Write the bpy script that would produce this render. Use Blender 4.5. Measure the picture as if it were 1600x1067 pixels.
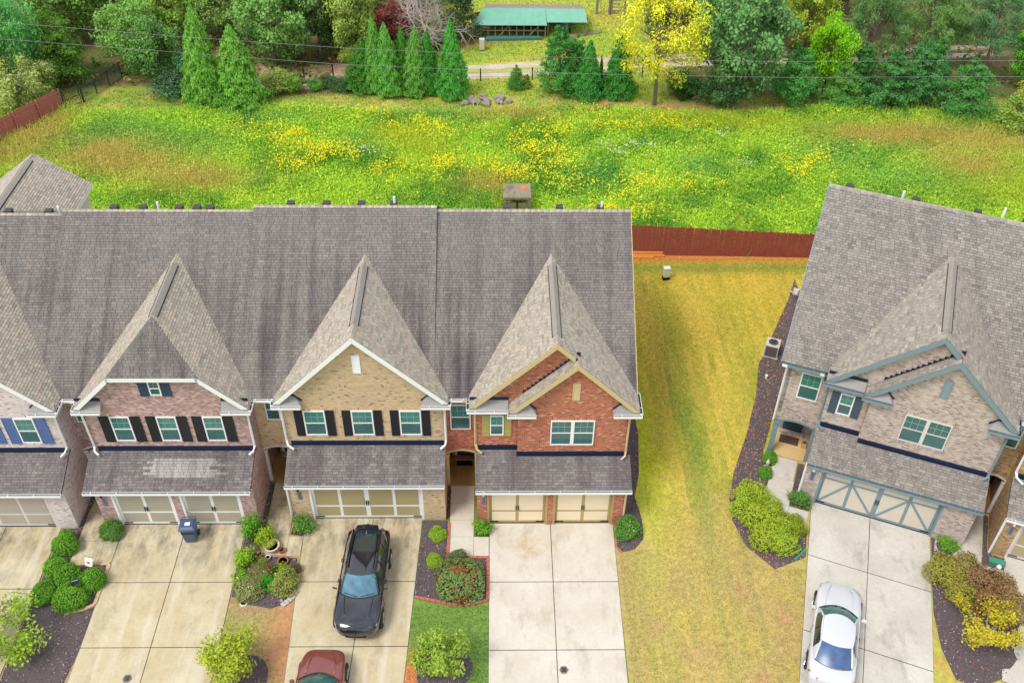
import bpy, bmesh, math, random
import numpy as np
from mathutils import Vector, Matrix

rnd = random.Random(11)
nrs = np.random.RandomState(5)
sc = bpy.context.scene
for _o in list(bpy.data.objects):
    bpy.data.objects.remove(_o)
col = sc.collection
R = math.radians

# ------------------------------------------------------------------ camera
def set_camera():
    f, th, roll, yaw = 1534.47 / 1600.0, R(41.266), R(0.772), R(1.196)
    c, s, ct, st, cr, sr = math.cos(yaw), math.sin(yaw), math.cos(th), math.sin(th), math.cos(roll), math.sin(roll)
    r0 = Vector((c, -s, 0)); fw = Vector((s * ct, c * ct, -st)); u0 = Vector((s * st, c * st, ct))
    rr = cr * r0 + sr * u0; uu = -sr * r0 + cr * u0
    cd = bpy.data.cameras.new('camera'); co = bpy.data.objects.new('camera', cd); col.objects.link(co)
    m = Matrix((rr, uu, -fw)).transposed().to_4x4(); m.translation = Vector((0, -27.816, 35.4175))
    co.matrix_world = m
    cd.sensor_width = 36; cd.lens = 36 * f; cd.clip_end = 900; cd.clip_start = 0.5
    sc.camera = co
set_camera()

# ------------------------------------------------------------------ sky and sun (bright overcast)
SUN_DIR = Vector((-0.50, -0.42, 1.0)).normalized()      # towards the sun
def set_world():
    w = bpy.data.worlds.new('World'); sc.world = w; w.use_nodes = True
    nt = w.node_tree; nt.nodes.clear()
    out = nt.nodes.new('ShaderNodeOutputWorld'); bg = nt.nodes.new('ShaderNodeBackground')
    sky = nt.nodes.new('ShaderNodeTexSky'); sky.sky_type = 'NISHITA'; sky.sun_disc = False
    sky.sun_elevation = math.asin(SUN_DIR.z); sky.sun_rotation = math.atan2(SUN_DIR.x, SUN_DIR.y)
    tc = nt.nodes.new('ShaderNodeTexCoord'); nz = nt.nodes.new('ShaderNodeTexNoise')
    nz.inputs['Scale'].default_value = 3.2; nz.inputs['Detail'].default_value = 5
    rp = nt.nodes.new('ShaderNodeValToRGB')
    rp.color_ramp.elements[0].position = 0.38; rp.color_ramp.elements[0].color = (4.6, 5.0, 5.7, 1)
    rp.color_ramp.elements[1].position = 0.66; rp.color_ramp.elements[1].color = (10.5, 10.6, 10.8, 1)
    mx = nt.nodes.new('ShaderNodeMix'); mx.data_type = 'RGBA'; mx.inputs[0].default_value = 0.78
    L = nt.links.new
    L(tc.outputs['Generated'], nz.inputs['Vector']); L(nz.outputs['Fac'], rp.inputs[0])
    L(sky.outputs[0], mx.inputs[6]); L(rp.outputs[0], mx.inputs[7]); L(mx.outputs[2], bg.inputs[0])
    bg.inputs[1].default_value = 0.088
    L(bg.outputs[0], out.inputs[0])
    sd = bpy.data.lights.new('sun', 'SUN'); so = bpy.data.objects.new('sun', sd); col.objects.link(so)
    sd.energy = 1.5; sd.angle = R(20); sd.color = (1.0, 0.95, 0.87)
    so.rotation_euler = (-SUN_DIR).to_track_quat('-Z', 'Y').to_euler(); so.location = (0, -20, 60)
set_world()
sc.view_settings.view_transform = 'Standard'
try: sc.view_settings.look = 'None'
except Exception: pass
sc.view_settings.gamma = 1.0; sc.view_settings.use_curve_mapping = False
sc.view_settings.exposure = 0.92

# ------------------------------------------------------------------ materials
def S(r, g, b, k=1.0):
    def q(c):
        c /= 255.0
        return (c / 12.92 if c <= 0.04045 else ((c + 0.055) / 1.055) ** 2.4) * k
    return (q(r), q(g), q(b), 1.0)

class NT:
    def __init__(self, name):
        self.m = bpy.data.materials.new(name); self.m.use_nodes = True
        self.nt = self.m.node_tree; self.nt.nodes.clear()
        self.out = self.n('ShaderNodeOutputMaterial'); self.b = self.n('ShaderNodeBsdfPrincipled')
        self.l(self.b.outputs[0], self.out.inputs[0])
    def n(self, t): return self.nt.nodes.new(t)
    def l(self, a, b): self.nt.links.new(a, b)
    def set(self, k, v): self.b.inputs[k].default_value = v
    def mix(self, fac, a, b, mode='MIX'):
        x = self.n('ShaderNodeMix'); x.data_type = 'RGBA'; x.blend_type = mode
        for i, v in ((0, fac), (6, a), (7, b)):
            if hasattr(v, 'is_linked'): self.l(v, x.inputs[i])
            else: x.inputs[i].default_value = v
        return x.outputs[2]
    def noise(self, scale, detail=4, vec=None, rough=0.55):
        x = self.n('ShaderNodeTexNoise'); x.inputs['Scale'].default_value = scale
        x.inputs['Detail'].default_value = detail; x.inputs['Roughness'].default_value = rough
        if vec is not None: self.l(vec, x.inputs['Vector'])
        return x.outputs['Fac']
    def pos(self): return self.n('ShaderNodeNewGeometry').outputs['Position']
    def obj(self): return self.n('ShaderNodeTexCoord').outputs['Object']
    def uv(self): return self.n('ShaderNodeTexCoord').outputs['UV']
    def vmul(self, v, k):
        x = self.n('ShaderNodeVectorMath'); x.operation = 'MULTIPLY'; self.l(v, x.inputs[0]); x.inputs[1].default_value = k
        return x.outputs[0]
    def ramp(self, fac, stops, interp='LINEAR'):
        x = self.n('ShaderNodeValToRGB'); x.color_ramp.interpolation = interp
        el = x.color_ramp.elements
        while len(el) < len(stops): el.new(0.5)
        for e, (p, c) in zip(el, stops):
            e.position = p; e.color = c if hasattr(c, '__len__') else (c, c, c, 1)
        self.l(fac, x.inputs[0]); return x.outputs[0]
    def attr(self, name, typ='GEOMETRY'):
        x = self.n('ShaderNodeAttribute'); x.attribute_name = name; x.attribute_type = typ; return x
    def bump(self, h, strength=0.3, dist=0.02):
        x = self.n('ShaderNodeBump'); x.inputs['Strength'].default_value = strength; x.inputs['Distance'].default_value = dist
        self.l(h, x.inputs['Height']); self.l(x.outputs[0], self.b.inputs['Normal'])
    def base(self, c): self.l(c, self.b.inputs['Base Color'])

def sc3(c, k): return (min(c[0] * k, 1), min(c[1] * k, 1), min(c[2] * k, 1), 1)

def mat_plain(name, c, rough=0.55, metal=0.0, var=0.10, scale=3.0, bump=0.0, coat=0.0):
    t = NT(name); p = t.pos(); f = t.noise(scale, 5, p)
    t.base(t.mix(f, sc3(c, 1 - var), sc3(c, 1 + var)))
    t.set('Roughness', rough); t.set('Metallic', metal)
    if coat: t.set('Coat Weight', coat); t.set('Coat Roughness', 0.04)
    if bump: t.bump(t.noise(scale * 9, 4, p), bump, 0.01)
    return t.m

def mat_brick(name, stops, mortar, smear=None):
    t = NT(name); uv = t.uv()
    x = t.n('ShaderNodeTexBrick'); t.l(uv, x.inputs['Vector'])
    x.inputs['Color1'].default_value = (0, 0, 0, 1); x.inputs['Color2'].default_value = (1, 1, 1, 1)
    x.inputs['Mortar'].default_value = (0.5, 0.5, 0.5, 1); x.inputs['Scale'].default_value = 1.0
    x.inputs['Mortar Size'].default_value = 0.0085; x.inputs['Mortar Smooth'].default_value = 0.2
    x.inputs['Brick Width'].default_value = 0.165; x.inputs['Row Height'].default_value = 0.072
    c = t.ramp(x.outputs['Color'], stops, 'CONSTANT')
    g = t.noise(40, 3, uv); c = t.mix(t.ramp(g, [(0.3, 0.0), (0.8, 0.35)]), c, sc3(mortar, 0.9))
    if smear is not None:
        s = t.noise(0.9, 4, uv); c = t.mix(t.ramp(s, [(0.5, 0.0), (0.72, 0.6)]), c, smear)
    c = t.mix(x.outputs['Fac'], c, mortar)
    w = t.noise(0.55, 3, uv); c = t.mix(t.ramp(w, [(0.35, 0.0), (0.75, 0.16)]), c, (0.05, 0.045, 0.04, 1))
    t.base(c); t.set('Roughness', 0.85)
    inv = t.n('ShaderNodeMath'); inv.operation = 'SUBTRACT'; inv.inputs[0].default_value = 1; t.l(x.outputs['Fac'], inv.inputs[1])
    t.bump(inv.outputs[0], 0.5, 0.008)
    return t.m

def mat_shingle(name, stops, stain, amount, lo=0.42, hi=0.68, ridge=False):
    t = NT(name); tone = t.attr('tone').outputs['Fac']; oc = t.n('ShaderNodeObjectInfo').outputs['Color']
    sep = t.n('ShaderNodeSeparateColor'); t.l(oc, sep.inputs[0])
    mu = t.n('ShaderNodeMath'); mu.operation = 'MULTIPLY'; t.l(tone, mu.inputs[0]); t.l(sep.outputs[0], mu.inputs[1])
    c = t.ramp(mu.outputs[0], stops)
    p = t.pos()
    gr = t.noise(22, 2, p); c = t.mix(t.ramp(gr, [(0.3, 0.0), (0.7, 0.30)]), c, sc3(stops[0][1], 0.6))
    s1 = t.noise(1.0, 5, t.vmul(p, (2.3, 0.12, 0.12)), 0.55); s2 = t.noise(0.30, 4, p, 0.6)
    s = t.mix(0.38, s1, s2)
    k = t.ramp(s, [(lo, 0.0), (hi, amount)])
    if ridge:      # algae has washed off the top courses
        sp = t.n('ShaderNodeSeparateXYZ'); t.l(p, sp.inputs[0]); dv = t.n('ShaderNodeMath'); dv.operation = 'DIVIDE'; t.l(sp.outputs[2], dv.inputs[0]); dv.inputs[1].default_value = 12.0
        rr = t.ramp(dv.outputs[0], [(0.55, 1.0), (0.92, 0.25)]); k = t.mix(1.0, k, rr, 'MULTIPLY')
    c = t.mix(k, c, stain)
    t.base(c); t.set('Roughness', 0.92); t.set('Specular IOR Level', 0.25)
    t.bump(t.noise(160, 2, p), 0.25, 0.004)
    return t.m

def mat_attr(name, rough=0.9, nscale=9.0, namt=0.3, bump=0.15, fine=60.0):
    t = NT(name); a = t.attr('col').outputs['Color']; p = t.pos()
    n1 = t.noise(nscale, 6, p, 0.65); n2 = t.noise(fine, 3, p)
    c = t.mix(t.ramp(n1, [(0.3, 1.0), (0.7, 0.0)]), a, (0, 0, 0, 1)); 
    m = t.n('ShaderNodeMix'); m.data_type = 'RGBA'; m.blend_type = 'MULTIPLY'; m.inputs[0].default_value = 1.0
    t.l(a, m.inputs[6]); t.l(t.ramp(n1, [(0.25, 1 - namt), (0.75, 1 + namt)]), m.inputs[7])
    m2 = t.n('ShaderNodeMix'); m2.data_type = 'RGBA'; m2.blend_type = 'MULTIPLY'; m2.inputs[0].default_value = 1.0
    t.l(m.outputs[2], m2.inputs[6]); t.l(t.ramp(n2, [(0.25, 1 - namt * 0.8), (0.75, 1 + namt * 0.8)]), m2.inputs[7])
    t.base(m2.outputs[2]); t.set('Roughness', rough); t.set('Specular IOR Level', 0.2)
    t.bump(n2, bump, 0.03)
    return t.m

def mat_leaf(name, trans=0.25, rough=0.6):
    t = NT(name); a = t.attr('col').outputs['Color']; oc = t.n('ShaderNodeObjectInfo').outputs['Color']
    c = t.mix(1.0, a, oc, 'MULTIPLY'); t.base(c); t.set('Roughness', rough); t.set('Specular IOR Level', 0.22)
    tr = t.n('ShaderNodeBsdfTranslucent'); t.l(c, tr.inputs[0])
    mx = t.n('ShaderNodeMixShader'); mx.inputs[0].default_value = trans
    t.l(t.b.outputs[0], mx.inputs[1]); t.l(tr.outputs[0], mx.inputs[2]); t.l(mx.outputs[0], t.out.inputs[0])
    return t.m

def mat_concrete(name, c1, c2, dirt, dirt_amt, soot=0.0, rust=None):
    t = NT(name); p = t.pos()
    a = t.noise(0.55, 6, p, 0.62); b = t.noise(7, 6, p, 0.7); d = t.noise(0.9, 7, t.vmul(p, (1.2, 0.6, 1)), 0.7); e = t.noise(45, 3, p)
    c = t.mix(t.ramp(a, [(0.38, 0.0), (0.62, 1.0)]), c1, c2)
    c = t.mix(t.ramp(b, [(0.45, 0.0), (0.8, 0.35)]), c, sc3(dirt, 1.6))
    c = t.mix(t.ramp(d, [(0.53, 0.0), (0.68, dirt_amt)]), c, dirt)
    c = t.mix(t.ramp(e, [(0.3, 0.16), (0.6, 0.0)]), c, dirt)
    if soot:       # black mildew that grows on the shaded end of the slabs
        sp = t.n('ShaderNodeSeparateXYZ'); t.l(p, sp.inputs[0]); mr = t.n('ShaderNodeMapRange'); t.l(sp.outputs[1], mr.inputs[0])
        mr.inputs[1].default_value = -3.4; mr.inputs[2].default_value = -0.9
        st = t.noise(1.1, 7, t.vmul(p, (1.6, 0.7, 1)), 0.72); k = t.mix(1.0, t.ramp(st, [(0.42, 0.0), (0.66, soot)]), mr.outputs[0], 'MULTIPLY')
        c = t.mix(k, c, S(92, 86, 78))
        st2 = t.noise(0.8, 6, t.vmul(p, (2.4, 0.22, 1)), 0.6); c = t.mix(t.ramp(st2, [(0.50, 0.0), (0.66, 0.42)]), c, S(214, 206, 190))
    if rust:
        vm = t.n('ShaderNodeVectorMath'); vm.operation = 'DISTANCE'; t.l(t.vmul(p, (1.0, 1.3, 0.0)), vm.inputs[0]); vm.inputs[1].default_value = (rust[0], rust[1] * 1.3, 0)
        rn = t.noise(2.2, 5, p, 0.7); k = t.mix(1.0, t.ramp(vm.outputs['Value'], [(0.15, 1.0), (1.0, 0.0)]), t.ramp(rn, [(0.36, 0.0), (0.62, 0.85)]), 'MULTIPLY')
        c = t.mix(k, c, S(182, 152, 106))
    t.base(c); t.set('Roughness', 0.88); t.bump(e, 0.2, 0.004)
    return t.m

def mat_window(name, c, clear):
    t = NT(name); p = t.pos(); n = t.noise(1.7, 3, p)
    t.base(t.mix(n, sc3(c, 0.7), sc3(c, 1.35))); t.set('Roughness', 0.04); t.set('IOR', 1.5); t.set('Coat Weight', 0.6); t.set('Coat Roughness', 0.02)
    tr = t.n('ShaderNodeBsdfTransparent'); tr.inputs[0].default_value = (0.62, 0.92, 0.87, 1)
    mx = t.n('ShaderNodeMixShader'); mx.inputs[0].default_value = clear
    t.l(t.b.outputs[0], mx.inputs[1]); t.l(tr.outputs[0], mx.inputs[2]); t.l(mx.outputs[0], t.out.inputs[0])
    return t.m

M = {}
M['white'] = mat_plain('white_trim', (0.80, 0.80, 0.79, 1), 0.45, var=0.05)
M['greywhite'] = mat_plain('pale_grey_trim', S(205, 200, 196), 0.5, var=0.05)
M['tan'] = mat_plain('tan_trim', S(196, 176, 130), 0.5, var=0.06)
M['olive'] = mat_plain('olive_tan_trim', S(168, 148, 96), 0.5, var=0.06)
M['khaki_shutter'] = mat_plain('khaki_shutter', S(170, 160, 92), 0.5, var=0.06)
M['slate'] = mat_plain('slate_blue_trim', S(118, 138, 146), 0.5, var=0.06)
M['slate_dark'] = mat_plain('dark_slate_shutter', S(62, 82, 98), 0.5, var=0.08)
M['blue'] = mat_plain('blue_shutter', S(82, 106, 158), 0.5, var=0.06)
M['navy'] = mat_plain('dark_blue_shutter', S(42, 66, 92), 0.5, var=0.08)
M['black'] = mat_plain('black_shutter', S(30, 30, 38), 0.45, var=0.15)
M['flash'] = mat_plain('dark_flashing', S(26, 40, 68), 0.35, metal=0.3, var=0.15)
M['felt'] = mat_plain('roof_felt', S(70, 66, 68), 0.95, var=0.15)
M['trough'] = mat_plain('gutter_trough', S(38, 40, 44), 0.8, var=0.3, scale=9)
M['panel_cream'] = mat_plain('cream_door_panel', S(226, 208, 178), 0.5, var=0.09, scale=1.3)
M['panel_khaki'] = mat_plain('khaki_door_panel', S(166, 152, 112), 0.5, var=0.09, scale=1.3)
M['panel_taupe'] = mat_plain('taupe_door_panel', S(166, 160, 142), 0.5, var=0.09, scale=1.3)
M['panel_grey'] = mat_plain('grey_door_panel', S(172, 162, 152), 0.5, var=0.09, scale=1.3)
M['panel_sand'] = mat_plain('sand_door_panel', S(200, 190, 174), 0.5, var=0.09, scale=1.3)
M['iron'] = mat_plain('black_iron', S(28, 27, 27), 0.45, metal=0.5, var=0.15)
M['plaque'] = mat_plain('grey_plaque', S(120, 130, 152), 0.5, var=0.2, scale=14)
M['blind'] = mat_plain('pale_blind', S(205, 222, 214), 0.8, var=0.05)
M['dark_room'] = mat_plain('dark_room', S(30, 44, 48), 0.8, var=0.4, scale=2)
M['muntin'] = mat_plain('pale_teal_grid', S(140, 184, 176), 0.5, var=0.04)
M['plaque_face'] = mat_plain('plaque_face', S(92, 100, 118), 0.5, var=0.1)
M['glass'] = mat_window('window_glass', S(92, 142, 138), 0.5)
M['glass_dark'] = mat_window('dim_window_glass', S(76, 114, 114), 0.36)
M['siding'] = mat_plain('cream_siding', S(208, 198, 182), 0.7, var=0.04)
M['concrete'] = mat_concrete('pale_concrete', S(208, 202, 190), S(198, 189, 174), S(146, 132, 108), 0.4, 0, (1.45, -1.3))
M['concrete_tan'] = mat_concrete('stained_concrete', S(200, 187, 156), S(188, 170, 134), S(120, 110, 92), 0.45, 0.8)
M['concrete_grey'] = mat_concrete('grey_concrete', S(202, 196, 186), S(188, 182, 170), S(122, 114, 104), 0.5)
M['concrete_old'] = mat_concrete('weathered_concrete', S(150, 138, 116), S(128, 116, 96), S(70, 62, 52), 0.7)
M['porch_rust'] = mat_concrete('rust_stained_slab', S(176, 142, 80), S(150, 104, 48), S(116, 88, 48), 0.7)
M['porch_tan'] = mat_concrete('tan_porch_slab', S(212, 184, 128), S(200, 168, 112), S(150, 120, 80), 0.4)
M['door'] = mat_plain('dark_teal_door', S(40, 66, 76), 0.4, var=0.1)
M['mat_brown'] = mat_plain('brown_doormat', S(84, 66, 62), 0.95, var=0.15, scale=30)
M['mat_black'] = mat_plain('black_doormat', S(16, 16, 17), 0.95, var=0.2, scale=30)
M['card'] = mat_plain('cardboard', S(186, 150, 104), 0.8, var=0.08)
M['mulch'] = mat_plain('mulch_soil', S(88, 77, 79), 0.95, var=0.5, scale=24, bump=0.8)
M['mulch_brown'] = mat_plain('brown_mulch_soil', S(88, 62, 50), 0.95, var=0.5, scale=24, bump=0.8)
M['edging_red'] = mat_plain('red_brick_edging', S(176, 104, 88), 0.9, var=0.25, scale=9, bump=0.3)
M['edging_tan'] = mat_plain('tan_stone_edging', S(196, 164, 132), 0.9, var=0.2, scale=7, bump=0.3)
M['edging_grey'] = mat_plain('grey_paver', S(182, 174, 164), 0.9, var=0.15, scale=7, bump=0.3)
M['fence'] = mat_plain('red_brown_fence', S(142, 70, 58), 0.8, var=0.45, scale=6.0)
M['fence_back'] = mat_plain('brown_fence_back', S(172, 102, 92), 0.8, var=0.14, scale=2.5)
M['timber'] = mat_plain('orange_timber', S(206, 138, 62), 0.85, var=0.15, scale=5)
M['wire'] = mat_plain('wire', S(136, 134, 134), 0.6)
M['wood_grey'] = mat_plain('grey_weathered_wood', S(138, 122, 108), 0.9, var=0.25, scale=5)
M['wood_dark'] = mat_plain('dark_shed_wood', S(72, 62, 56), 0.95, var=0.4, scale=3)
M['metal_green'] = mat_plain('green_metal_roof', S(118, 176, 152), 0.55, metal=0.0, var=0.18, scale=1.4)
M['metal_rust'] = mat_plain('rusty_metal_roof', S(140, 128, 120), 0.7, var=0.3, scale=1.6)
M['tarp'] = mat_plain('teal_tarp', S(64, 112, 116), 0.6, var=0.2, scale=2)
M['stone'] = mat_plain('grey_rock', S(142, 132, 128), 0.9, var=0.35, scale=3, bump=0.5)
M['bark'] = mat_plain('grey_bark', S(112, 98, 86), 0.95, var=0.4, scale=7, bump=0.6)
M['bark_pale'] = mat_plain('pale_bark', S(178, 164, 156), 0.95, var=0.25, scale=7, bump=0.4)
M['ground'] = mat_attr('ground_cover', namt=0.32, nscale=5.0, fine=42.0)
M['leaf'] = mat_leaf('foliage', 0.34)
M['grassblade'] = mat_leaf('grass_blades', 0.30)
M['petal'] = mat_leaf('petals', 0.2)
M['chip'] = mat_leaf('mulch_chips', 0.0, 0.95)
M['terracotta'] = mat_plain('terracotta', S(190, 106, 66), 0.8, var=0.12)
M['pot_pale'] = mat_plain('pale_pot', S(206, 190, 168), 0.7, var=0.1)
M['pot_red'] = mat_plain('dull_red_glaze', S(168, 96, 84), 0.4, var=0.1)
M['teal_box'] = mat_plain('teal_plastic', S(126, 188, 176), 0.5, var=0.06)
M['green_plastic'] = mat_plain('green_plastic', S(64, 140, 120), 0.45, var=0.08)
M['bin'] = mat_plain('blue_grey_bin', S(66, 84, 116), 0.45, var=0.06)
M['bin_dark'] = mat_plain('dark_bin_plastic', S(36, 42, 56), 0.5, var=0.1)
M['paper'] = mat_plain('white_label', S(236, 234, 228), 0.7, var=0.05)
M['red_paint'] = mat_plain('red_print', S(200, 60, 80), 0.6)
M['ac'] = mat_plain('pale_grey_metal', S(196, 190, 182), 0.5, metal=0.2, var=0.05)
M['ac_dark'] = mat_plain('grey_grille', S(112, 110, 110), 0.5, metal=0.4, var=0.1)
M['util'] = mat_plain('utility_green_grey', S(190, 200, 180), 0.55, var=0.06)
M['clay'] = mat_plain('orange_clay', S(198, 116, 64), 0.95, var=0.2, scale=4, bump=0.4)
M['chainlink'] = mat_plain('black_vinyl', S(46, 58, 66), 0.5, var=0.1)

BR_RED = mat_brick('red_brick', [(0, S(112, 58, 46)), (0.2, S(172, 88, 64)), (0.62, S(188, 104, 76)), (0.85, S(158, 80, 62)), (0.93, S(212, 150, 126))], S(196, 142, 112))
BR_TAN = mat_brick('tan_brick', [(0, S(120, 98, 76)), (0.06, S(188, 158, 122)), (0.4, S(206, 178, 142)), (0.7, S(194, 164, 128)), (0.9, S(210, 180, 154))], S(206, 184, 150))
BR_MAUVE = mat_brick('mauve_brick', [(0, S(128, 98, 95)), (0.16, S(168, 130, 126)), (0.6, S(188, 150, 144)), (0.85, S(210, 180, 174))], S(186, 162, 154))
BR_WHITE = mat_brick('whitewashed_brick', [(0, S(150, 128, 126)), (0.1, S(208, 192, 190)), (0.5, S(222, 208, 206)), (0.8, S(196, 178, 176))], S(222, 212, 210))
BR_MIX = mat_brick('mixed_grey_brick', [(0, S(112, 96, 92)), (0.14, S(160, 138, 128)), (0.5, S(180, 162, 152)), (0.8, S(194, 180, 172))], S(198, 182, 172), S(206, 194, 184))
BR_BROWN = mat_brick('brown_tan_brick', [(0, S(96, 72, 54)), (0.2, S(160, 122, 80)), (0.5, S(184, 146, 102)), (0.85, S(150, 112, 76))], S(196, 168, 128))

SH_DARK = mat_shingle('weathered_shingle', [(0.0, S(112, 106, 102)), (0.3, S(122, 116, 112)), (0.6, S(132, 126, 120)), (0.78, S(138, 126, 117)), (1.0, S(148, 142, 132))], S(66, 58, 62), 0.88, 0.45, 0.63, True)
SH_CLEAN = mat_shingle('light_shingle', [(0.0, S(144, 135, 123)), (0.35, S(166, 157, 143)), (0.62, S(186, 177, 160)), (0.78, S(184, 160, 143)), (1.0, S(202, 194, 174))], S(158, 151, 144), 0.35, 0.5, 0.75)
SH_GREY = mat_shingle('grey_shingle', [(0.0, S(116, 110, 105)), (0.4, S(140, 133, 126)), (0.75, S(156, 149, 140)), (1.0, S(168, 161, 150))], S(94, 88, 88), 0.60, 0.52, 0.74)
SH_GREY_L = mat_shingle('pale_grey_shingle', [(0.0, S(134, 125, 116)), (0.4, S(156, 147, 136)), (0.75, S(174, 165, 152)), (1.0, S(188, 179, 164))], S(140, 132, 126), 0.4, 0.52, 0.74)
SH_GARAGE = mat_shingle('streaked_shingle', [(0.0, S(104, 98, 97)), (0.4, S(122, 116, 114)), (0.7, S(136, 130, 126)), (0.9, S(146, 140, 134)), (1.0, S(180, 176, 172))], S(84, 72, 74), 0.72, 0.44, 0.66)

# ------------------------------------------------------------------ object helpers
def tag(o, label=None, cat=None, group=None, kind=None):
    if label: o['label'] = label
    if cat: o['category'] = cat
    if group: o['group'] = group
    if kind: o['kind'] = kind
    return o
def link(o, parent=None):
    col.objects.link(o)
    if parent is not None: o.parent = parent
    return o
def empty(name, loc=(0, 0, 0), rz=0.0, **kw):
    o = bpy.data.objects.new(name, None); o.location = loc; o.rotation_euler = (0, 0, rz); o.empty_display_size = 0.2
    link(o); return tag(o, **kw)
def copy_tree(o, parent=None):
    c = o.copy(); col.objects.link(c)
    if parent is not None: c.parent = parent
    for ch in o.children: copy_tree(ch, c)
    return c

class MB:
    def __init__(self): self.v = []; self.f = []
    def add(self, vs, fs):
        o = len(self.v); self.v += [tuple(p) for p in vs]; self.f += [tuple(i + o for i in f) for f in fs]; return self
    def box(self, x0, x1, y0, y1, z0, z1):
        return self.add([(x0, y0, z0), (x1, y0, z0), (x1, y1, z0), (x0, y1, z0), (x0, y0, z1), (x1, y0, z1), (x1, y1, z1), (x0, y1, z1)],
                        [(0, 3, 2, 1), (4, 5, 6, 7), (0, 1, 5, 4), (1, 2, 6, 5), (2, 3, 7, 6), (3, 0, 4, 7)])
    def prism(self, poly, ext):
        n = len(poly); e = Vector(ext); a = [Vector(p) for p in poly]; b = [p + e for p in a]
        nm = Vector((0, 0, 0))
        for i in range(n): nm += a[i].cross(a[(i + 1) % n])
        fl = nm.dot(e) > 0
        f0 = tuple(range(n)); f1 = tuple(range(n, 2 * n))
        fs = [f0[::-1] if fl else f0, f1 if fl else f1[::-1]]
        for i in range(n):
            j = (i + 1) % n; q = (i, j, n + j, n + i); fs.append(q if fl else q[::-1])
        return self.add(a + b, fs)
    def tube(self, pts, rad, n=6, cap=True):
        pts = [Vector(p) for p in pts]; k = len(pts)
        if not hasattr(rad, '__len__'): rad = [rad] * k
        vs = []; fs = []
        for i, p in enumerate(pts):
            d = (pts[min(i + 1, k - 1)] - pts[max(i - 1, 0)]).normalized()
            a = d.orthogonal().normalized() if abs(d.z) > 0.95 else d.cross(Vector((0, 0, 1))).normalized()
            b = d.cross(a)
            for j in range(n):
                t = 2 * math.pi * (j + 0.5) / n; vs.append(p + rad[i] * (math.cos(t) * a + math.sin(t) * b))
        for i in range(k - 1):
            for j in range(n):
                jj = (j + 1) % n; fs.append((i * n + j, i * n + jj, (i + 1) * n + jj, (i + 1) * n + j))
        if cap: fs.append(tuple(range(n))[::-1]); fs.append(tuple((k - 1) * n + j for j in range(n)))
        return self.add(vs, fs)
    def lathe(self, prof, n=16, c=(0, 0, 0)):
        vs = []; fs = []
        for r, z in prof:
            for j in range(n):
                t = 2 * math.pi * j / n; vs.append((c[0] + r * math.cos(t), c[1] + r * math.sin(t), c[2] + z))
        for i in range(len(prof) - 1):
            for j in range(n):
                jj = (j + 1) % n; fs.append((i * n + j, i * n + jj, (i + 1) * n + jj, (i + 1) * n + j))
        fs.append(tuple(range(n))[::-1]); fs.append(tuple((len(prof) - 1) * n + j for j in range(n)))
        return self.add(vs, fs)
    def mesh(self, name, mat, smooth=False, uv=None):
        me = bpy.data.meshes.new(name); me.from_pydata(self.v, [], self.f)
        if mat is not None: me.materials.append(mat)
        if smooth: me.polygons.foreach_set('use_smooth', [True] * len(me.polygons))
        if uv:
            ul = me.uv_layers.new(name='UVMap'); dat = np.zeros(len(me.loops) * 2)
            for p in me.polygons:
                nx, ny, nz = abs(p.normal.x), abs(p.normal.y), abs(p.normal.z)
                for li in p.loop_indices:
                    c = me.vertices[me.loops[li].vertex_index].co
                    a = (c.y, c.z) if nx > 0.7 else ((c.x, c.y) if nz > 0.75 else (c.x, c.z))
                    if uv == 'rot': a = (a[1], a[0])
                    dat[2 * li] = a[0] + 20.0; dat[2 * li + 1] = a[1] + 20.0
            ul.data.foreach_set('uv', dat)
        me.update(); return me
    def build(self, name, mat, parent=None, smooth=False, uv=None, loc=None, rz=0, bevel=0):
        o = bpy.data.objects.new(name, self.mesh(name, mat, smooth, uv)); link(o, parent)
        if loc is not None: o.location = loc
        if rz: o.rotation_euler = (0, 0, rz)
        if bevel:
            b = o.modifiers.new('bevel', 'BEVEL'); b.width = bevel; b.segments = 2; b.limit_method = 'ANGLE'
        return o
def B(name, mat, parent, *a, **kw): return MB().box(*a).build(name, mat, parent, **kw)

# terrain: the ground rises half a metre under the house on the far side of the lawn
def smooth(a, b, x):
    t = min(max((x - a) / (b - a), 0.0), 1.0); return t * t * (3 - 2 * t)
def H(x, y): return 0.52 * smooth(6.4, 10.7, x) * (1 - smooth(13.0, 19.5, y))
RBO = (13.754, 1.04, 0.52); RBA = R(-22.16)
def rb(x, y, z=0.0):
    c, s = math.cos(RBA), math.sin(RBA); return (RBO[0] + c * x - s * y, RBO[1] + s * x + c * y, RBO[2] + z)

def numesh(name, verts, faces, cols=None, mat=None, parent=None, k=4):
    """fast mesh of quads from numpy: verts (n,3), faces (m,k), cols (m,3) per face"""
    me = bpy.data.meshes.new(name); n, m = len(verts), len(faces)
    me.vertices.add(n); me.vertices.foreach_set('co', np.asarray(verts, np.float32).ravel())
    me.loops.add(m * k); me.loops.foreach_set('vertex_index', np.asarray(faces, np.int32).ravel())
    me.polygons.add(m); me.polygons.foreach_set('loop_start', np.arange(0, m * k, k, dtype=np.int32))
    me.polygons.foreach_set('loop_total', np.full(m, k, np.int32))
    if cols is not None:
        at = me.attributes.new('col', 'FLOAT_COLOR', 'FACE'); c4 = np.ones((m, 4), np.float32); c4[:, :3] = cols
        at.data.foreach_set('color', c4.ravel())
    if mat is not None: me.materials.append(mat)
    me.update(calc_edges=True); me.validate()
    return me

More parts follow.
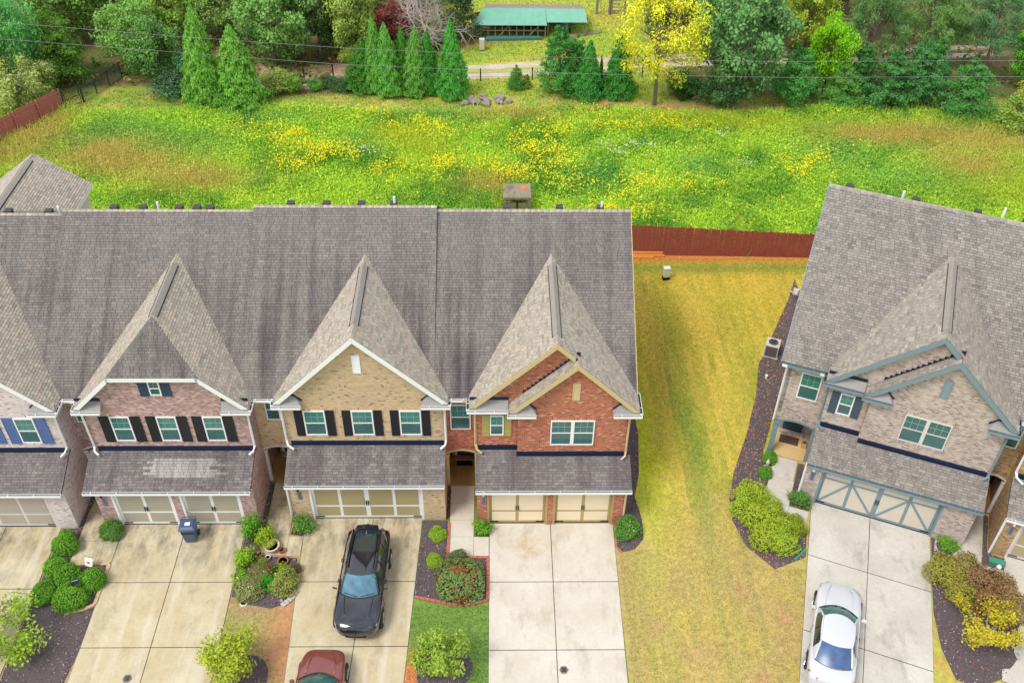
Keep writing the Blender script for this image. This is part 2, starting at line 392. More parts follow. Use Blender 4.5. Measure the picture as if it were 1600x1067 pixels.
# ================================================================== GROUND
def nz2(x, y, sc_, seed):
    """smooth value noise 0..1 on arrays"""
    rs = np.random.RandomState(seed); g = rs.rand(64, 64)
    x = np.asarray(x) / sc_; y = np.asarray(y) / sc_
    xi = np.floor(x).astype(int); yi = np.floor(y).astype(int); fx = x - xi; fy = y - yi
    fx = fx * fx * (3 - 2 * fx); fy = fy * fy * (3 - 2 * fy)
    a = g[xi % 64, yi % 64]; b = g[(xi + 1) % 64, yi % 64]; c = g[xi % 64, (yi + 1) % 64]; d = g[(xi + 1) % 64, (yi + 1) % 64]
    return (a * (1 - fx) + b * fx) * (1 - fy) + (c * (1 - fx) + d * fx) * fy
def fbm(x, y, sc_, seed, o=4):
    t = 0; a = 1; s = 0
    for i in range(o): t = t + a * nz2(x, y, sc_ / 2 ** i, seed + i * 7); s += a; a *= 0.55
    return t / s
def sst(a, b, x):
    t = np.clip((x - a) / (b - a), 0, 1); return t * t * (3 - 2 * t)
def lerp(a, b, t): return a + (b - a) * t[..., None]
def C3(r, g, b, k=1.0): return np.array(S(r, g, b, k)[:3])
def spot(x, y, cx, cy, rx, ry): return np.exp(-(((x - cx) / rx) ** 2 + ((y - cy) / ry) ** 2))

YEL = [(-17.1, 34.6), (-14.7, 33.7), (-11.8, 32.4), (-13.7, 29.9), (-9.5, 31.1), (-6.7, 29.1), (-3.5, 34.6), (-1.6, 29.9), (3.9, 34.7), (3.3, 31.6), (1.0, 29.1), (4.0, 27.9), (8.5, 35.6), (9.5, 27.6), (8.8, 25.3), (13.3, 27.6), (21.5, 31.3), (20.6, 29.2), (12.3, 36.1), (-3.3, 29.9), (-6.3, 35.5), (-8.7, 36.9), (3.0, 30.2), (-12.6, 31.3), (8.2, 24.2), (2.4, 33.0)]
WHT = [(7.3, 32.2), (9.4, 32.5), (10.7, 32.3), (16.8, 30.0), (16.1, 33.9), (-8.7, 31.7), (8.3, 31.4)]
DRY = [(-25.1, 30.6, 5, 2), (-26.9, 32.3, 3, 2), (-20.3, 28.6, 4, 1.6), (31.2, 34.9, 7, 1.6), (36.0, 33.6, 5, 1.8), (32.8, 30.5, 3, 2), (1.1, 37.6, 3.4, 1.0), (-0.7, 28.3, 2, 1.4), (27.4, 34.8, 4, 1.2), (-33.4, 33.0, 2.6, 3.5), (-32.0, 36.2, 1.6, 2.4)]
REED = [(-6.2, 34.2, 1.8, 1.6), (-4.7, 32.3, 1.5, 1.6), (-7.6, 34.6, 1.4, 1.2), (15.5, 36.5, 8, 0.9), (38, 27, 8, 2)]
DARK = [(-22.2, 33.2, 4, 2), (-16.6, 36.9, 3, 1), (-3.6, 37.6, 3.5, 1.1), (-9.7, 33.3, 2, 1.6), (6.7, 29.1, 2.5, 2), (29.0, 28.4, 6, 2.6), (23.5, 32.1, 3, 2), (-27, 35, 3, 2), (14, 30.5, 2, 1.5)]

def meadow_col(x, y):
    n = fbm(x, y, 2.6, 3); n2 = fbm(x, y, 0.9, 9)
    c = lerp(C3(112, 164, 52), C3(172, 206, 62), sst(0.26, 0.6, n))
    c = lerp(c, C3(196, 214, 76), 0.6 * sst(0.5, 0.78, n2))
    for cx, cy, rx, ry in DARK: c = lerp(c, C3(104, 166, 84), 0.6 * spot(x, y, cx, cy, rx, ry))
    for cx, cy, rx, ry in DRY: c = lerp(c, C3(196, 180, 98), np.clip(0.95 * spot(x, y, cx, cy, rx, ry) * (0.45 + n2), 0, 1))
    for cx, cy, rx, ry in REED: c = lerp(c, C3(190, 200, 64), 0.9 * spot(x, y, cx, cy, rx, ry))
    return c

def ground_col(x, y):
    n = fbm(x, y, 5.0, 21); n2 = fbm(x, y, 1.3, 33)
    # mown lawn beside the houses
    lawn = lerp(C3(194, 174, 72), C3(178, 172, 70), n)
    st = np.sin((x - 9.2 + 0.02 * y) * 1.75 + 1.2 * n) * 0.5 + 0.5
    lawn = lerp(lawn, C3(140, 152, 52), 0.65 * st * (0.35 + n2))
    fs = fbm(x * 3.2 + 0.15 * y, y * 0.22, 1.0, 61); lawn = lerp(lawn, C3(124, 142, 56), 0.42 * sst(0.5, 0.68, fs)); lawn = lerp(lawn, C3(206, 178, 92), 0.36 * sst(0.48, 0.32, fs))
    lawn = lerp(lawn, C3(184, 192, 50), np.clip(1.1 * spot(x, y, 6.9, 3.0, 1.0, 8.5) * (0.5 + n2), 0, 1))
    lawn = lerp(lawn, C3(124, 144, 60), 0.5 * np.exp(-((x - 9.4 - 0.25 * np.sin(y * 0.5)) / 0.5) ** 2) * sst(20, 6, y) * sst(-8, 2, y) * (0.45 + n2))
    lawn = lerp(lawn, C3(198, 164, 56), 0.75 * sst(7, 14, y) * n)
    lawn = lerp(lawn, C3(170, 148, 100), 0.8 * sst(4.0, -3.0, y) * (0.4 + 0.9 * n2))
    lawn = lerp(lawn, C3(186, 140, 100), 0.5 * sst(0.70, 0.84, n2) * sst(5.5, 7, x) * sst(9, 4, y))
    lawn = lerp(lawn, C3(192, 118, 66), 0.95 * np.clip(spot(x, y, 9.2, 20.6, 4, 0.55) + 0.8 * np.exp(-((y - 20.15) / 0.3) ** 2), 0, 1))
    lawn = lerp(lawn, C3(92, 120, 52), 0.55 * np.exp(-((y - 19.2) / 0.6) ** 2))
    # strips between the drives
    dirt = lerp(C3(164, 136, 100), C3(154, 146, 90), sst(0.35, 0.65, n2))
    dirt = lerp(dirt, C3(186, 124, 88), 0.7 * spot(x, y, -8.7, -5.6, 0.8, 2.4))
    green = lerp(C3(96, 128, 58), C3(116, 144, 66), n2)
    green = lerp(green, C3(196, 128, 80), np.clip(1.2 * spot(x, y, -3.4, -7.4, 0.5, 0.9), 0, 1))
    front = np.where((x < -5)[..., None], dirt, green)
    c = np.where(((x > 5.1))[..., None], lawn, front)
    rbx = (x - RBO[0]) * math.cos(RBA) + (y - RBO[1]) * math.sin(RBA)
    c = np.where(((rbx > 6.0) & (y < 3))[..., None], lerp(C3(186, 150, 88), C3(160, 170, 70), sst(0.3, 0.7, n2)), c)
    c = np.where(((y < 21.5) & (y > 1) & (x < 5.5))[..., None], lerp(C3(120, 104, 70), C3(120, 140, 60), n2), c)
    # meadow, mown strip, wood floor and grass by the shed
    mw = np.sqrt(0 * x + 1) * (20.7)
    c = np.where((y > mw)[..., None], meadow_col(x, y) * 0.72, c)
    strip = lerp(C3(138, 160, 62), C3(170, 164, 80), sst(0.35, 0.7, n2))
    strip = lerp(strip, C3(196, 160, 104), 0.7 * sst(3, 8, x) * sst(24, 14, x) * sst(38.3, 39.5, y) * (0.4 + n2))
    edge = 37.6 + 0.9 * np.sin(x * 0.23) - 0.9 * sst(4, 12, x) + 1.4 * (fbm(x, y, 3, 5) - 0.5)
    c = lerp(c, strip, sst(-0.5, 0.5, y - edge))
    floor = lerp(C3(112, 88, 62), C3(92, 104, 54), sst(0.35, 0.7, n2))
    far = lerp(C3(148, 168, 60), C3(174, 168, 72), sst(0.3, 0.7, n))
    wood = 1 - sst(-9, -5, x) * sst(14.5, 12.0, x)
    wood = np.clip(wood, 0, 1) * (1 - sst(62, 74, y + 10 * (n - 0.5))) * (1 - sst(46, 58, np.abs(x) + 8 * (n2 - 0.5))); far = lerp(far, np.broadcast_to(C3(128, 146, 66), far.shape), np.maximum(sst(62, 82, y), sst(44, 60, np.abs(x)))); e2 = 40.6 + 0.5 * np.sin(x * 0.4) + 1.2 * sst(-20, -26, x)
    c = lerp(c, lerp(far, floor, wood), sst(-0.6, 0.7, y - e2))
    c = lerp(c, C3(128, 70, 58), 0.8 * spot(x, y, -3.2, 50.3, 3.5, 1.0))
    # gravel track with two ruts
    ry = 45.3 + 0.11 * (x - 2) + 0.4 * np.sin(x * 0.12)
    for off in (-0.62, 0.85):
        c = lerp(c, lerp(C3(204, 190, 176), C3(176, 160, 140), n2), np.clip(1.5 * np.exp(-((y - ry - off) / 0.42) ** 4) * sst(-28, -22, x) * sst(44, 36, x), 0, 1))
    c = lerp(c, C3(190, 152, 126), 0.8 * sst(-9, -12, x) * sst(-24, -18, x) * np.exp(-((y - 45.0) / 1.1) ** 4))
    return c

def build_ground():
    xs = np.arange(-62, 66.01, 0.3); ys = np.arange(-16, 84.01, 0.3)
    X, Y = np.meshgrid(xs, ys, indexing='ij')
    hh = 0.52 * (lambda t: t * t * (3 - 2 * t))(np.clip((X - 6.4) / 4.3, 0, 1)) * (1 - sst(13.0, 19.5, Y))
    Z = hh + 0.05 * (fbm(X, Y, 1.4, 50) - 0.5) * sst(20.5, 22, Y)
    nx, ny = X.shape
    V = np.stack([X.ravel(), Y.ravel(), Z.ravel()], 1)
    i, j = np.meshgrid(np.arange(nx - 1), np.arange(ny - 1), indexing='ij')
    a = (i * ny + j).ravel(); F = np.stack([a, a + ny, a + ny + 1, a + 1], 1)
    cx = V[F].mean(1); me = numesh('ground', V, F, ground_col(cx[:, 0], cx[:, 1]), M['ground'])
    me.polygons.foreach_set('use_smooth', [True] * len(me.polygons))
    tag(link(bpy.data.objects.new('ground', me)), kind='structure')
    far = MB(); z = -0.05
    far.add([(-600, -600, z), (600, -600, z), (600, -15.9, z), (-600, -15.9, z), (-600, 83.9, z), (600, 83.9, z), (600, 800, z), (-600, 800, z), (-61.9, -15.9, z), (-61.9, 83.9, z), (65.9, -15.9, z), (65.9, 83.9, z)],
            [(0, 1, 2, 3), (4, 5, 6, 7), (3, 8, 9, 4), (10, 2, 5, 11)])
    o = far.build('terrain', mat_plain('far_grass', S(128, 146, 66), 0.95, var=0.25, scale=0.2)); tag(o, kind='structure')
build_ground()

# ================================================================== ROOF SHINGLES
def clip2(sub, clip):
    for i in range(len(clip)):
        a = clip[i]; b = clip[(i + 1) % len(clip)]; out = []
        def side(p): return (b[0] - a[0]) * (p[1] - a[1]) - (b[1] - a[1]) * (p[0] - a[0])
        for k in range(len(sub)):
            p = sub[k]; q = sub[(k + 1) % len(sub)]; sp = side(p); sq = side(q)
            if sp >= -1e-9: out.append(p)
            if (sp > 1e-9 and sq < -1e-9) or (sp < -1e-9 and sq > 1e-9):
                t = sp / (sp - sq); out.append((p[0] + t * (q[0] - p[0]), p[1] + t * (q[1] - p[1])))
        sub = out
        if len(sub) < 3: return []
    return sub
def area2(p): return 0.5 * sum(p[i][0] * p[(i + 1) % len(p)][1] - p[(i + 1) % len(p)][0] * p[i][1] for i in range(len(p)))

class Shingles:
    """joined shingles of a roof: one mesh, one tone per shingle"""
    def __init__(self): self.v = []; self.f = []; self.t = []
    def build(self, name, mat, parent):
        me = bpy.data.meshes.new(name); me.from_pydata(self.v, [], self.f); me.materials.append(mat)
        at = me.attributes.new('tone', 'FLOAT', 'FACE'); at.data.foreach_set('value', self.t)
        o = bpy.data.objects.new(name, me); link(o, parent); return tag(o, kind='stuff')
_sh_cache = {}
def lay_shingles(polys, sink=None, parent=None, mat=None, budget=0, expo=0.125, th=0.015, patch=None):
    p0 = [Vector(p) for p in polys[0]]
    n = (p0[1] - p0[0]).cross(p0[2] - p0[0]).normalized()
    if n.z < 0: n = -n
    e = Vector((0, 0, 1)).cross(n).normalized(); s = n.cross(e)
    if s.z < 0: e, s = -e, -s
    allp = [Vector(p) for q in polys for p in q]; O = min(allp, key=lambda p: p.z)
    flat = []
    for q in polys:
        f = [((Vector(p) - O).dot(e), (Vector(p) - O).dot(s)) for p in q]
        flat.append(f if area2(f) > 0 else f[::-1])
    us = [u for f in flat for u, v in f]; vs = [v for f in flat for u, v in f]
    k = 0; made = 0; v = min(vs)
    while v < max(vs) - 0.01:
        u = min(us) - rnd.random() * 0.3
        while u < max(us):
            w = rnd.choice((0.16, 0.2, 0.24, 0.24, 0.28, 0.34))
            tone = min(max(rnd.gauss(0.46, 0.17), 0), 0.89)
            if patch and patch(u, v): tone = min(1.0, 0.96 + 0.06 * rnd.random())
            rect = [(u + 0.0065, v), (u + w - 0.0065, v), (u + w - 0.0065, v + expo - 0.006), (u + 0.0065, v + expo - 0.006)]
            for f in flat:
                c = clip2(rect, f)
                if len(c) < 3 or area2(c) < 0.0012: continue
                hts = [0.004 + th * (1 - (q[1] - v) / expo) for q in c]
                if budget and made < budget:
                    c0 = c[0]; key = (tuple((round(q[0] - c0[0], 3), round(q[1] - v, 3)) for q in c))
                    if key not in _sh_cache or _sh_cache[key].materials[0] != mat:
                        mv = [(q[0] - c0[0], q[1] - v, h) for q, h in zip(c, hts)]; mf = [tuple(range(len(c)))]
                        nb = len(c)
                        mv += [(q[0] - c0[0], q[1] - v, 0.0) for q in c]
                        mf += [(i, nb + i, nb + (i + 1) % nb, (i + 1) % nb) for i in range(nb)]
                        me = bpy.data.meshes.new('shingle'); me.from_pydata(mv, [], mf); me.materials.append(mat)
                        at = me.attributes.new('tone', 'FLOAT', 'FACE'); at.data.foreach_set('value', [1.0] * len(mf)); _sh_cache[key] = me
                    o = bpy.data.objects.new('shingle', _sh_cache[key]); link(o, parent)
                    m = Matrix((e, s, n)).transposed().to_4x4(); m.translation = O + c0[0] * e + v * s
                    o.matrix_local = m; o.color = (tone, tone, tone, 1); made += 1
                else:
                    b = len(sink.v); nb = len(c)
                    sink.v += [tuple(O + q[0] * e + q[1] * s + h * n) for q, h in zip(c, hts)]
                    sink.f.append(tuple(range(b, b + nb))); sink.t.append(tone)
                    low = [i for i in range(nb) if abs(c[i][1] - v) < 1e-5 and abs(c[(i + 1) % nb][1] - v) < 1e-5]
                    for i in low:
                        j = (i + 1) % nb; b2 = len(sink.v)
                        sink.v += [tuple(O + c[i][0] * e + v * s), tuple(O + c[j][0] * e + v * s)]
                        sink.f.append((b + i, b2, b2 + 1, b + j)); sink.t.append(tone * 0.9)
            u += w
        v += expo
    return n
def deck(poly, name, parent, mat=None, th=0.09):
    p = [Vector(q) for q in poly]; n = (p[1] - p[0]).cross(p[2] - p[0]).normalized()
    if n.z < 0: n = -n
    return MB().prism([tuple(q - 0.002 * n) for q in p], tuple(-n * th)).build(name, mat or M['felt'], parent)

# ================================================================== HOUSE PARTS
def window(par, x, z, w, h, y, frame='white', double=False, grid=True, gl=None, room='blind', brick=None, head=True):
    """sash window: x, z lower left of the frame, set in the wall plane y (front towards -y)"""
    fw = 0.055; m = MB(); d0, d1 = y - 0.06, y - 0.002
    m.box(x, x + w, d0, d1, z, z + fw).box(x, x + w, d0, d1, z + h - fw, z + h).box(x, x + fw, d0, d1, z + fw, z + h - fw).box(x + w - fw, x + w, d0, d1, z + fw, z + h - fw)
    bays = [(x + fw, x + w - fw)]
    if double:
        c = x + w / 2; m.box(c - 0.075, c + 0.075, d0, d1, z + fw, z + h - fw); bays = [(x + fw, c - 0.075), (c + 0.075, x + w - fw)]
    zm = z + h * 0.5
    for a, b in bays: m.box(a, b, d0 + 0.01, d1, zm - 0.03, zm + 0.03)
    wo = m.build('window', M[frame], par)
    for a, b in bays:
        MB().box(a, b, y - 0.032, y - 0.026, z + fw, zm - 0.03).build('pane', M['glass_dark'], wo)
        MB().box(a, b, y - 0.040, y - 0.034, zm + 0.03, z + h - fw).build('pane', gl or M['glass'], wo)
        if grid:
            g = MB(); nb = 3 if b - a > 0.55 else 2
            for i in range(1, nb): q = a + (b - a) * i / nb; g.box(q - 0.007, q + 0.007, y - 0.048, y - 0.041, zm + 0.03, z + h - fw)
            q = (zm + z + h) / 2; g.box(a, b, y - 0.050, y - 0.0415, q - 0.007, q + 0.007)
            g.build('muntin', M['muntin'], wo)
        if room == 'blind':
            s = MB(); k = z + fw + rnd.choice((0, 0, 0.12, 0.35)) * h
            while k < z + h - fw - 0.02: s.box(a, b, y - 0.020, y - 0.014, k, k + 0.042); k += 0.05
            s.build('blind', M['blind'], wo)
        MB().box(a, b, y - 0.010, y - 0.004, z + fw, z + h - fw).build('window_backing', M['dark_room'], wo)
    if brick is not None:
        if head: MB().box(x - 0.1, x + w + 0.1, y - 0.012, y + 0.02, z + h + 0.004, z + h + 0.2).build('brick_header', brick, par, uv='rot')
        MB().box(x - 0.06, x + w + 0.06, y - 0.04, y + 0.02, z - 0.14, z - 0.004).build('brick_sill', brick, par, uv='rot')
    return wo
def shutter(par, x, z, w, h, y, mat):
    s = MB(); t0, t1 = y - 0.03, y - 0.004; r = 0.07
    s.box(x, x + w, t0, t1, z, z + h)
    for a, b in ((0.0, 0.035), (w - 0.035, w)): s.box(x + a, x + b, t0 - 0.02, t0 + 0.002, z, z + h)
    for q in (0.0, 0.18, 0.60, 0.93): s.box(x + 0.035, x + w - 0.035, t0 - 0.018, t0 + 0.002, z + h * q, z + h * q + r)
    o = s.build('shutter', M[mat], par)
    nb = 3; bw = (w - 0.07) / nb
    b = MB()
    for i in range(nb): b.box(x + 0.035 + i * bw + 0.008, x + 0.035 + (i + 1) * bw - 0.008, t0 - 0.01, t0 + 0.001, z + 0.05, z + h - 0.05)
    b.build('shutter_board', M[mat], o)
    return o
def gable_vent(par, x, z, w, h, y, mat):
    o = MB().box(x, x + w, y - 0.03, y - 0.003, z, z + 0.04).box(x, x + w, y - 0.03, y - 0.003, z + h - 0.04, z + h).box(x, x + 0.04, y - 0.03, y - 0.003, z + 0.04, z + h - 0.04).box(x + w - 0.04, x + w, y - 0.03, y - 0.003, z + 0.04, z + h - 0.04).build('gable_vent', M[mat], par)
    k = z + 0.05
    while k < z + h - 0.08:
        MB().prism([(x + 0.04, y - 0.026, k), (x + 0.04, y - 0.006, k + 0.055), (x + 0.04, y - 0.003, k + 0.05), (x + 0.04, y - 0.02, k - 0.005)], (w - 0.08, 0, 0)).build('louvre', M[mat], o); k += 0.075
    return o
def gutter(par, p0, p1, out, mat='white', hang=1.1):
    """open channel from p0 to p1 (points on the eave edge), out = horizontal unit vector away from the roof"""
    p0, p1, out = Vector(p0), Vector(p1), Vector(out); d = (p1 - p0); L = d.length; d.normalize(); up = Vector((0, 0, 1))
    def plate(o0, o1, z0, z1): return [p0 + out * o0 + up * z0, p0 + out * o1 + up * z0, p0 + out * o1 + up * z1, p0 + out * o0 + up * z1]
    m = MB()
    m.prism(plate(0.115, 0.13, -0.12, 0.0), d * L); m.prism(plate(0.0, 0.112, -0.12, -0.108), d * L); m.prism(plate(0.002, 0.012, -0.106, 0.0), d * L)
    for e_ in (0.0, L - 0.012):
        q = p0 + d * e_; m.prism([q + out * 0.0145 - up * 0.105, q + out * 0.1145 - up * 0.105, q + out * 0.1145 - up * 0.002, q + out * 0.0145 - up * 0.002], d * 0.012)
    k = 0.35
    while k < L - 0.1:
        q = p0 + d * k; m.prism([q + out * 0.0145 - up * 0.02, q + out * 0.1145 - up * 0.02, q + out * 0.1145 + up * 0.004, q + out * 0.0145 + up * 0.004], d * 0.025); k += hang
    g = m.build('gutter', M[mat], par)
    t = MB().prism([p0 + d * 0.015 + out * 0.016 - up * 0.104, p0 + d * 0.015 + out * 0.112 - up * 0.104, p0 + d * 0.015 + out * 0.112 - up * 0.07, p0 + d * 0.015 + out * 0.016 - up * 0.07], d * (L - 0.03))
    t.build('trough', M['trough'], g)
    return g
def downspout(par, pts, mat='white', r=0.05): return MB().tube(pts, r, 4).build('downspout', M[mat], par)
def flashing(par, x0, x1, y, z, h=0.2): return MB().box(x0, x1, y - 0.05, y - 0.004, z, z + h).box(x0, x1, y - 0.09, y - 0.052, z - 0.015, z + 0.012).build('flashing', M['flash'], par)

def garage_door(par, x0, x1, h, y, style, trim, panel, hw='iron'):
    """door leaf in the plane y; every panel, board and handle is a piece of its own"""
    w = x1 - x0
    dr = MB().box(x0, x1, y + 0.02, y + 0.08, 0.02, h).build('garage_door', M[trim], par)
    MB().box(x0 - 0.1, x0 - 0.003, y - 0.1, y + 0.018, 0.0, h).box(x1 + 0.003, x1 + 0.1, y - 0.1, y + 0.018, 0.0, h).box(x0 - 0.1, x1 + 0.1, y - 0.1, y + 0.018, h + 0.003, h + 0.06).build('door_casing', M[trim], dr)
    MB().box(x0 + 0.02, x1 - 0.02, y - 0.03, y + 0.018, 0.0, 0.035).build('door_seal', M['iron'], dr)
    n = max(2, int(round(w / 1.2))); lw = w / n; s = 0.11
    zr = 0.86
    for i in range(n):
        a, b = x0 + i * lw, x0 + (i + 1) * lw; pa, pb = a + (s if i % 2 == 0 else s * 0.65), b - (s if i % 2 else s * 0.65)
        rows = [(0.2, zr - 0.06), (zr + 0.06, h - 0.07)] if style != 'x' else [(0.2, h - 0.12)]
        for z0, z1 in rows: MB().box(pa, pb, y + 0.004, y + 0.018, z0, z1).build('door_panel', M[panel], dr)
        if style == 'x':
            z0, z1 = 0.2, h - 0.12
            zt = z1 - 0.32
            MB().box(pa, pb, y - 0.012, y + 0.0035, zt, zt + 0.09).build('brace', M[trim], dr)
            q0, q1 = ((pa, z0), (pb, zt)) if i % 2 == 0 else ((pa, zt), (pb, z0))
            dx, dz = q1[0] - q0[0], q1[1] - q0[1]; L = math.hypot(dx, dz); t = 0.055
            ex, ez = -dz / L * t, dx / L * t
            MB().prism([(q0[0] + ex, y - 0.014, q0[1] + ez), (q1[0] + ex, y - 0.014, q1[1] + ez), (q1[0] - ex, y - 0.014, q1[1] - ez), (q0[0] - ex, y - 0.014, q0[1] - ez)], (0, 0.017, 0)).build('brace', M[trim], dr)
    for i in range(1, n):
        if i == n // 2:
            c = x0 + i * lw
            for o_ in (-0.05, 0.05): MB().box(c + o_ - 0.014, c + o_ + 0.014, y - 0.05, y + 0.019, 0.95, 1.22).build('door_handle', M[hw], dr)
    for a in (x0 + 0.03, x1 - 0.4): MB().box(a, a + 0.37, y + 0.003, y + 0.0195, 0.1, 0.15).build('strap_hinge', M[hw], dr)
    return dr

def ridge_vent(par, x, y0, y1, z, sl, mat):
    """raised vent cap along a gable ridge (runs along y)"""
    w = 0.17; t = 0.035
    o = MB().prism([(x - w, y0, z - w * sl + t), (x, y0, z + t), (x + w, y0, z - w * sl + t), (x + w, y0, z - w * sl + 0.006), (x, y0, z + 0.012), (x - w, y0, z - w * sl + 0.006)], (0, y1 - y0, 0)).build('ridge_vent', mat, par)
    for s_ in (-1, 1):
        a = x + s_ * (w + 0.004)
        MB().box(min(a, a + s_ * 0.025), max(a, a + s_ * 0.025), y0, y1, z - w * sl - 0.02, z - w * sl + 0.03).build('vent_edge', M['iron'], o)
    return o
def ridge_caps(par, p0, p1, sl0, sl1, mat, step=0.16):
    """bent cap shingles over a ridge or hip from p0 up to p1; sl0/sl1 = side directions falling away left and right"""
    p0, p1 = Vector(p0), Vector(p1); d = p1 - p0; L = d.length; d.normalize(); k = 0.0; s = Shingles(); w = 0.15
    a, b = Vector(sl0).normalized(), Vector(sl1).normalized(); up = Vector((0, 0, 1))
    while k < L:
        q = p0 + d * k; r_ = p0 + d * min(k + step, L); t = min(max(rnd.gauss(0.5, 0.2), 0), 1); h0, h1 = 0.03, 0.018
        i = len(s.v)
        s.v += [tuple(q + a * w + up * (h0 - 0.012)), tuple(q + up * h0), tuple(q + b * w + up * (h0 - 0.012)), tuple(r_ + a * w + up * (h1 - 0.012)), tuple(r_ + up * h1), tuple(r_ + b * w + up * (h1 - 0.012)), tuple(q + a * w - up * 0.01), tuple(q - up * 0.0), tuple(q + b * w - up * 0.01)]
        s.f += [(i, i + 1, i + 4, i + 3), (i + 1, i + 2, i + 5, i + 4), (i, i + 6, i + 7, i + 1), (i + 1, i + 7, i + 8, i + 2)]; s.t += [t, t, t * 0.5, t * 0.5]
        k += step
    return s.build('ridge_cap', mat, par)

def townhouse(label, org, rz, P):
    root = empty('townhouse', org, rz, label=label, cat='house', group=P.get('group'))
    W, oy = P['W'], P.get('oy', 0.0); br = P['brick']; tr = P['trim']; gm = P.get('gut', 'white')
    ye, ze, yr, zr = 1.93 - oy, 6.135, 9.0 - oy, 10.93 + P.get('dz', 0.0); m = (zr - ze) / (yr - ye)
    y1, y2, y3 = P['y1'], P.get('y2', P['y1']), P['y3']
    xl, xr, w3 = P['xl'], P['xr'], P['w3']
    zg = lambda y: 2.64 + 0.43 * (y + 0.22)
    bq = lambda mb, name='brick_wall': mb.build(name, br, root, uv='box')
    # ---- garage front
    hd = 2.13; wl = MB(); edges = [0.0]
    for a, b in P['doors']: edges += [a, b]
    edges.append(W)
    for i in range(0, len(edges), 2): wl.box(edges[i], edges[i + 1], 0.0, 0.24, 0.0, hd)
    wl.box(0, W, 0.0, 0.24, hd, 2.6); bq(wl)
    MB().box(P['doors'][0][0] - 0.1, P['doors'][-1][1] + 0.1, -0.014, 0.0, hd + 0.065, hd + 0.29).build('soldier_course', br, root, uv='rot')
    for a, b in P['doors']:
        garage_door(root, a + 0.1, b - 0.1, hd, 0.11, P.get('dstyle', 'pan'), P['dtrim'], P['dpanel'])
        MB().box(a, b, -0.06, 0.24, 0.0, 0.02).build('door_threshold', M['concrete_old'], root)
    # ---- side walls of garage and upper floor
    for x0, ex, yu in ((0.0, 0.2, y2), (W - 0.2, 0.2, y1)):
        poly = [(x0, 0.245, 0), (x0, 0.245, 2.6), (x0, yu - 0.03, zg(yu) - 0.12), (x0, yu + 0.21, zg(yu)), (x0, yu + 0.21, 6.0), (x0, yr, 6.0), (x0, yr, 0)]
        bq(MB().prism(poly, (ex, 0, 0)))
    # ---- upper front walls
    G = P['gables']
    for g in G:
        yw = g['yw']; a, b = g['wx']; s_ = (g['za'] - g['ze']) / (g['xa'] - g['xl']); top = []
        zt = lambda x: g['za'] - 0.1 - abs(x - g['xa']) * s_
        if g.get('clip'):
            zc = g['clip'] - 0.08; dx = (g['za'] - 0.1 - zc) / s_; top = [(b, zt(b)), (g['xa'] + dx, zc), (g['xa'] - dx, zc), (a, zt(a))]
        else: top = [(b, zt(b)), (g['xa'], g['za'] - 0.1), (a, zt(a))]
        poly = [(a, yw, zg(yw) - 0.2), (b, yw, zg(yw) - 0.2)] + [(x, yw, z) for x, z in top]
        bq(MB().prism(poly, (0, 0.2, 0)), 'gable_wall')
        flashing(root, g['fx'][0], g['fx'][1], yw, zg(yw) + 0.02)
        for bz in g.get('belt', []): MB().box(g['xa'] - (g['za'] - bz) / s_ + 0.75, g['xa'] + (g['za'] - bz) / s_ - 0.75, yw - 0.012, yw, bz - 0.1, bz + 0.1).build('brick_belt', br, root, uv='rot')
    # ---- recessed entry bay with the porch below
    pts = [(w3, 2.30)] + [(w3 + (0 - w3) * t, 2.32 + 0.2 * math.sin(math.pi * t)) for t in [i / 12 for i in range(1, 12)]] + [(0.0, 2.30), (0.0, 6.2), (w3, 6.2)]
    bq(MB().prism([(x, y3, z) for x, z in pts], (0, 0.22, 0)))
    arch = MB()
    for i in range(12):
        t0, t1 = i / 12, (i + 1) / 12; f_ = lambda t: (w3 + (0 - w3) * t, 2.32 + 0.2 * math.sin(math.pi * t) - 0.004)
        a, b = f_(t0), f_(t1); arch.prism([(a[0], y3 - 0.03, a[1]), (b[0], y3 - 0.03, b[1]), (b[0], y3 - 0.03, b[1] - 0.1), (a[0], y3 - 0.03, a[1] - 0.1)], (0, 0.24, 0))
    arch.build('arch_trim', M[P['ptrim']], root)
    MB().box(w3, 0.0, y3 - 0.012, y3, 2.56, 2.78).build('soldier_course', br, root, uv='rot')
    for x in (w3 + 0.005, -0.135):
        MB().box(x, x + 0.13, y3 - 0.02, y3 + 0.12, 0.0, 2.2).box(x - 0.004, x + 0.16, y3 - 0.05, y3 + 0.14, 2.06, 2.2).build('porch_post', M[P['ptrim']], root)
    yb_ = y3 + 1.75
    MB().box(w3, -0.003, y3 - 0.03, yb_, 0.0, 0.10).build('porch_floor', M[P.get('porch', 'porch_rust')], root)
    bq(MB().box(w3 + 0.2, 0.0, yb_, yb_ + 0.2, 0.0, 2.7))
    MB().box(w3, 0.0, y3 + 0.225, yb_ + 0.2, 2.62, 2.7).build('porch_ceiling', M[tr], root)
    if not P.get('open_left'): bq(MB().box(w3 - 0.2, w3 - 0.002, y3 + 0.0, yb_ + 0.2, 0.0, 6.2))
    fd = MB().box(w3 + 0.42, w3 + 1.34, yb_ - 0.05, yb_ - 0.002, 0.1, 2.15).build('front_door', M['door'], root)
    MB().box(w3 + 0.32, w3 + 0.415, yb_ - 0.07, yb_ - 0.002, 0.1, 2.25).box(w3 + 1.345, w3 + 1.44, yb_ - 0.07, yb_ - 0.002, 0.1, 2.25).box(w3 + 0.415, w3 + 1.345, yb_ - 0.07, yb_ - 0.002, 2.155, 2.25).build('door_frame', M[tr], fd)
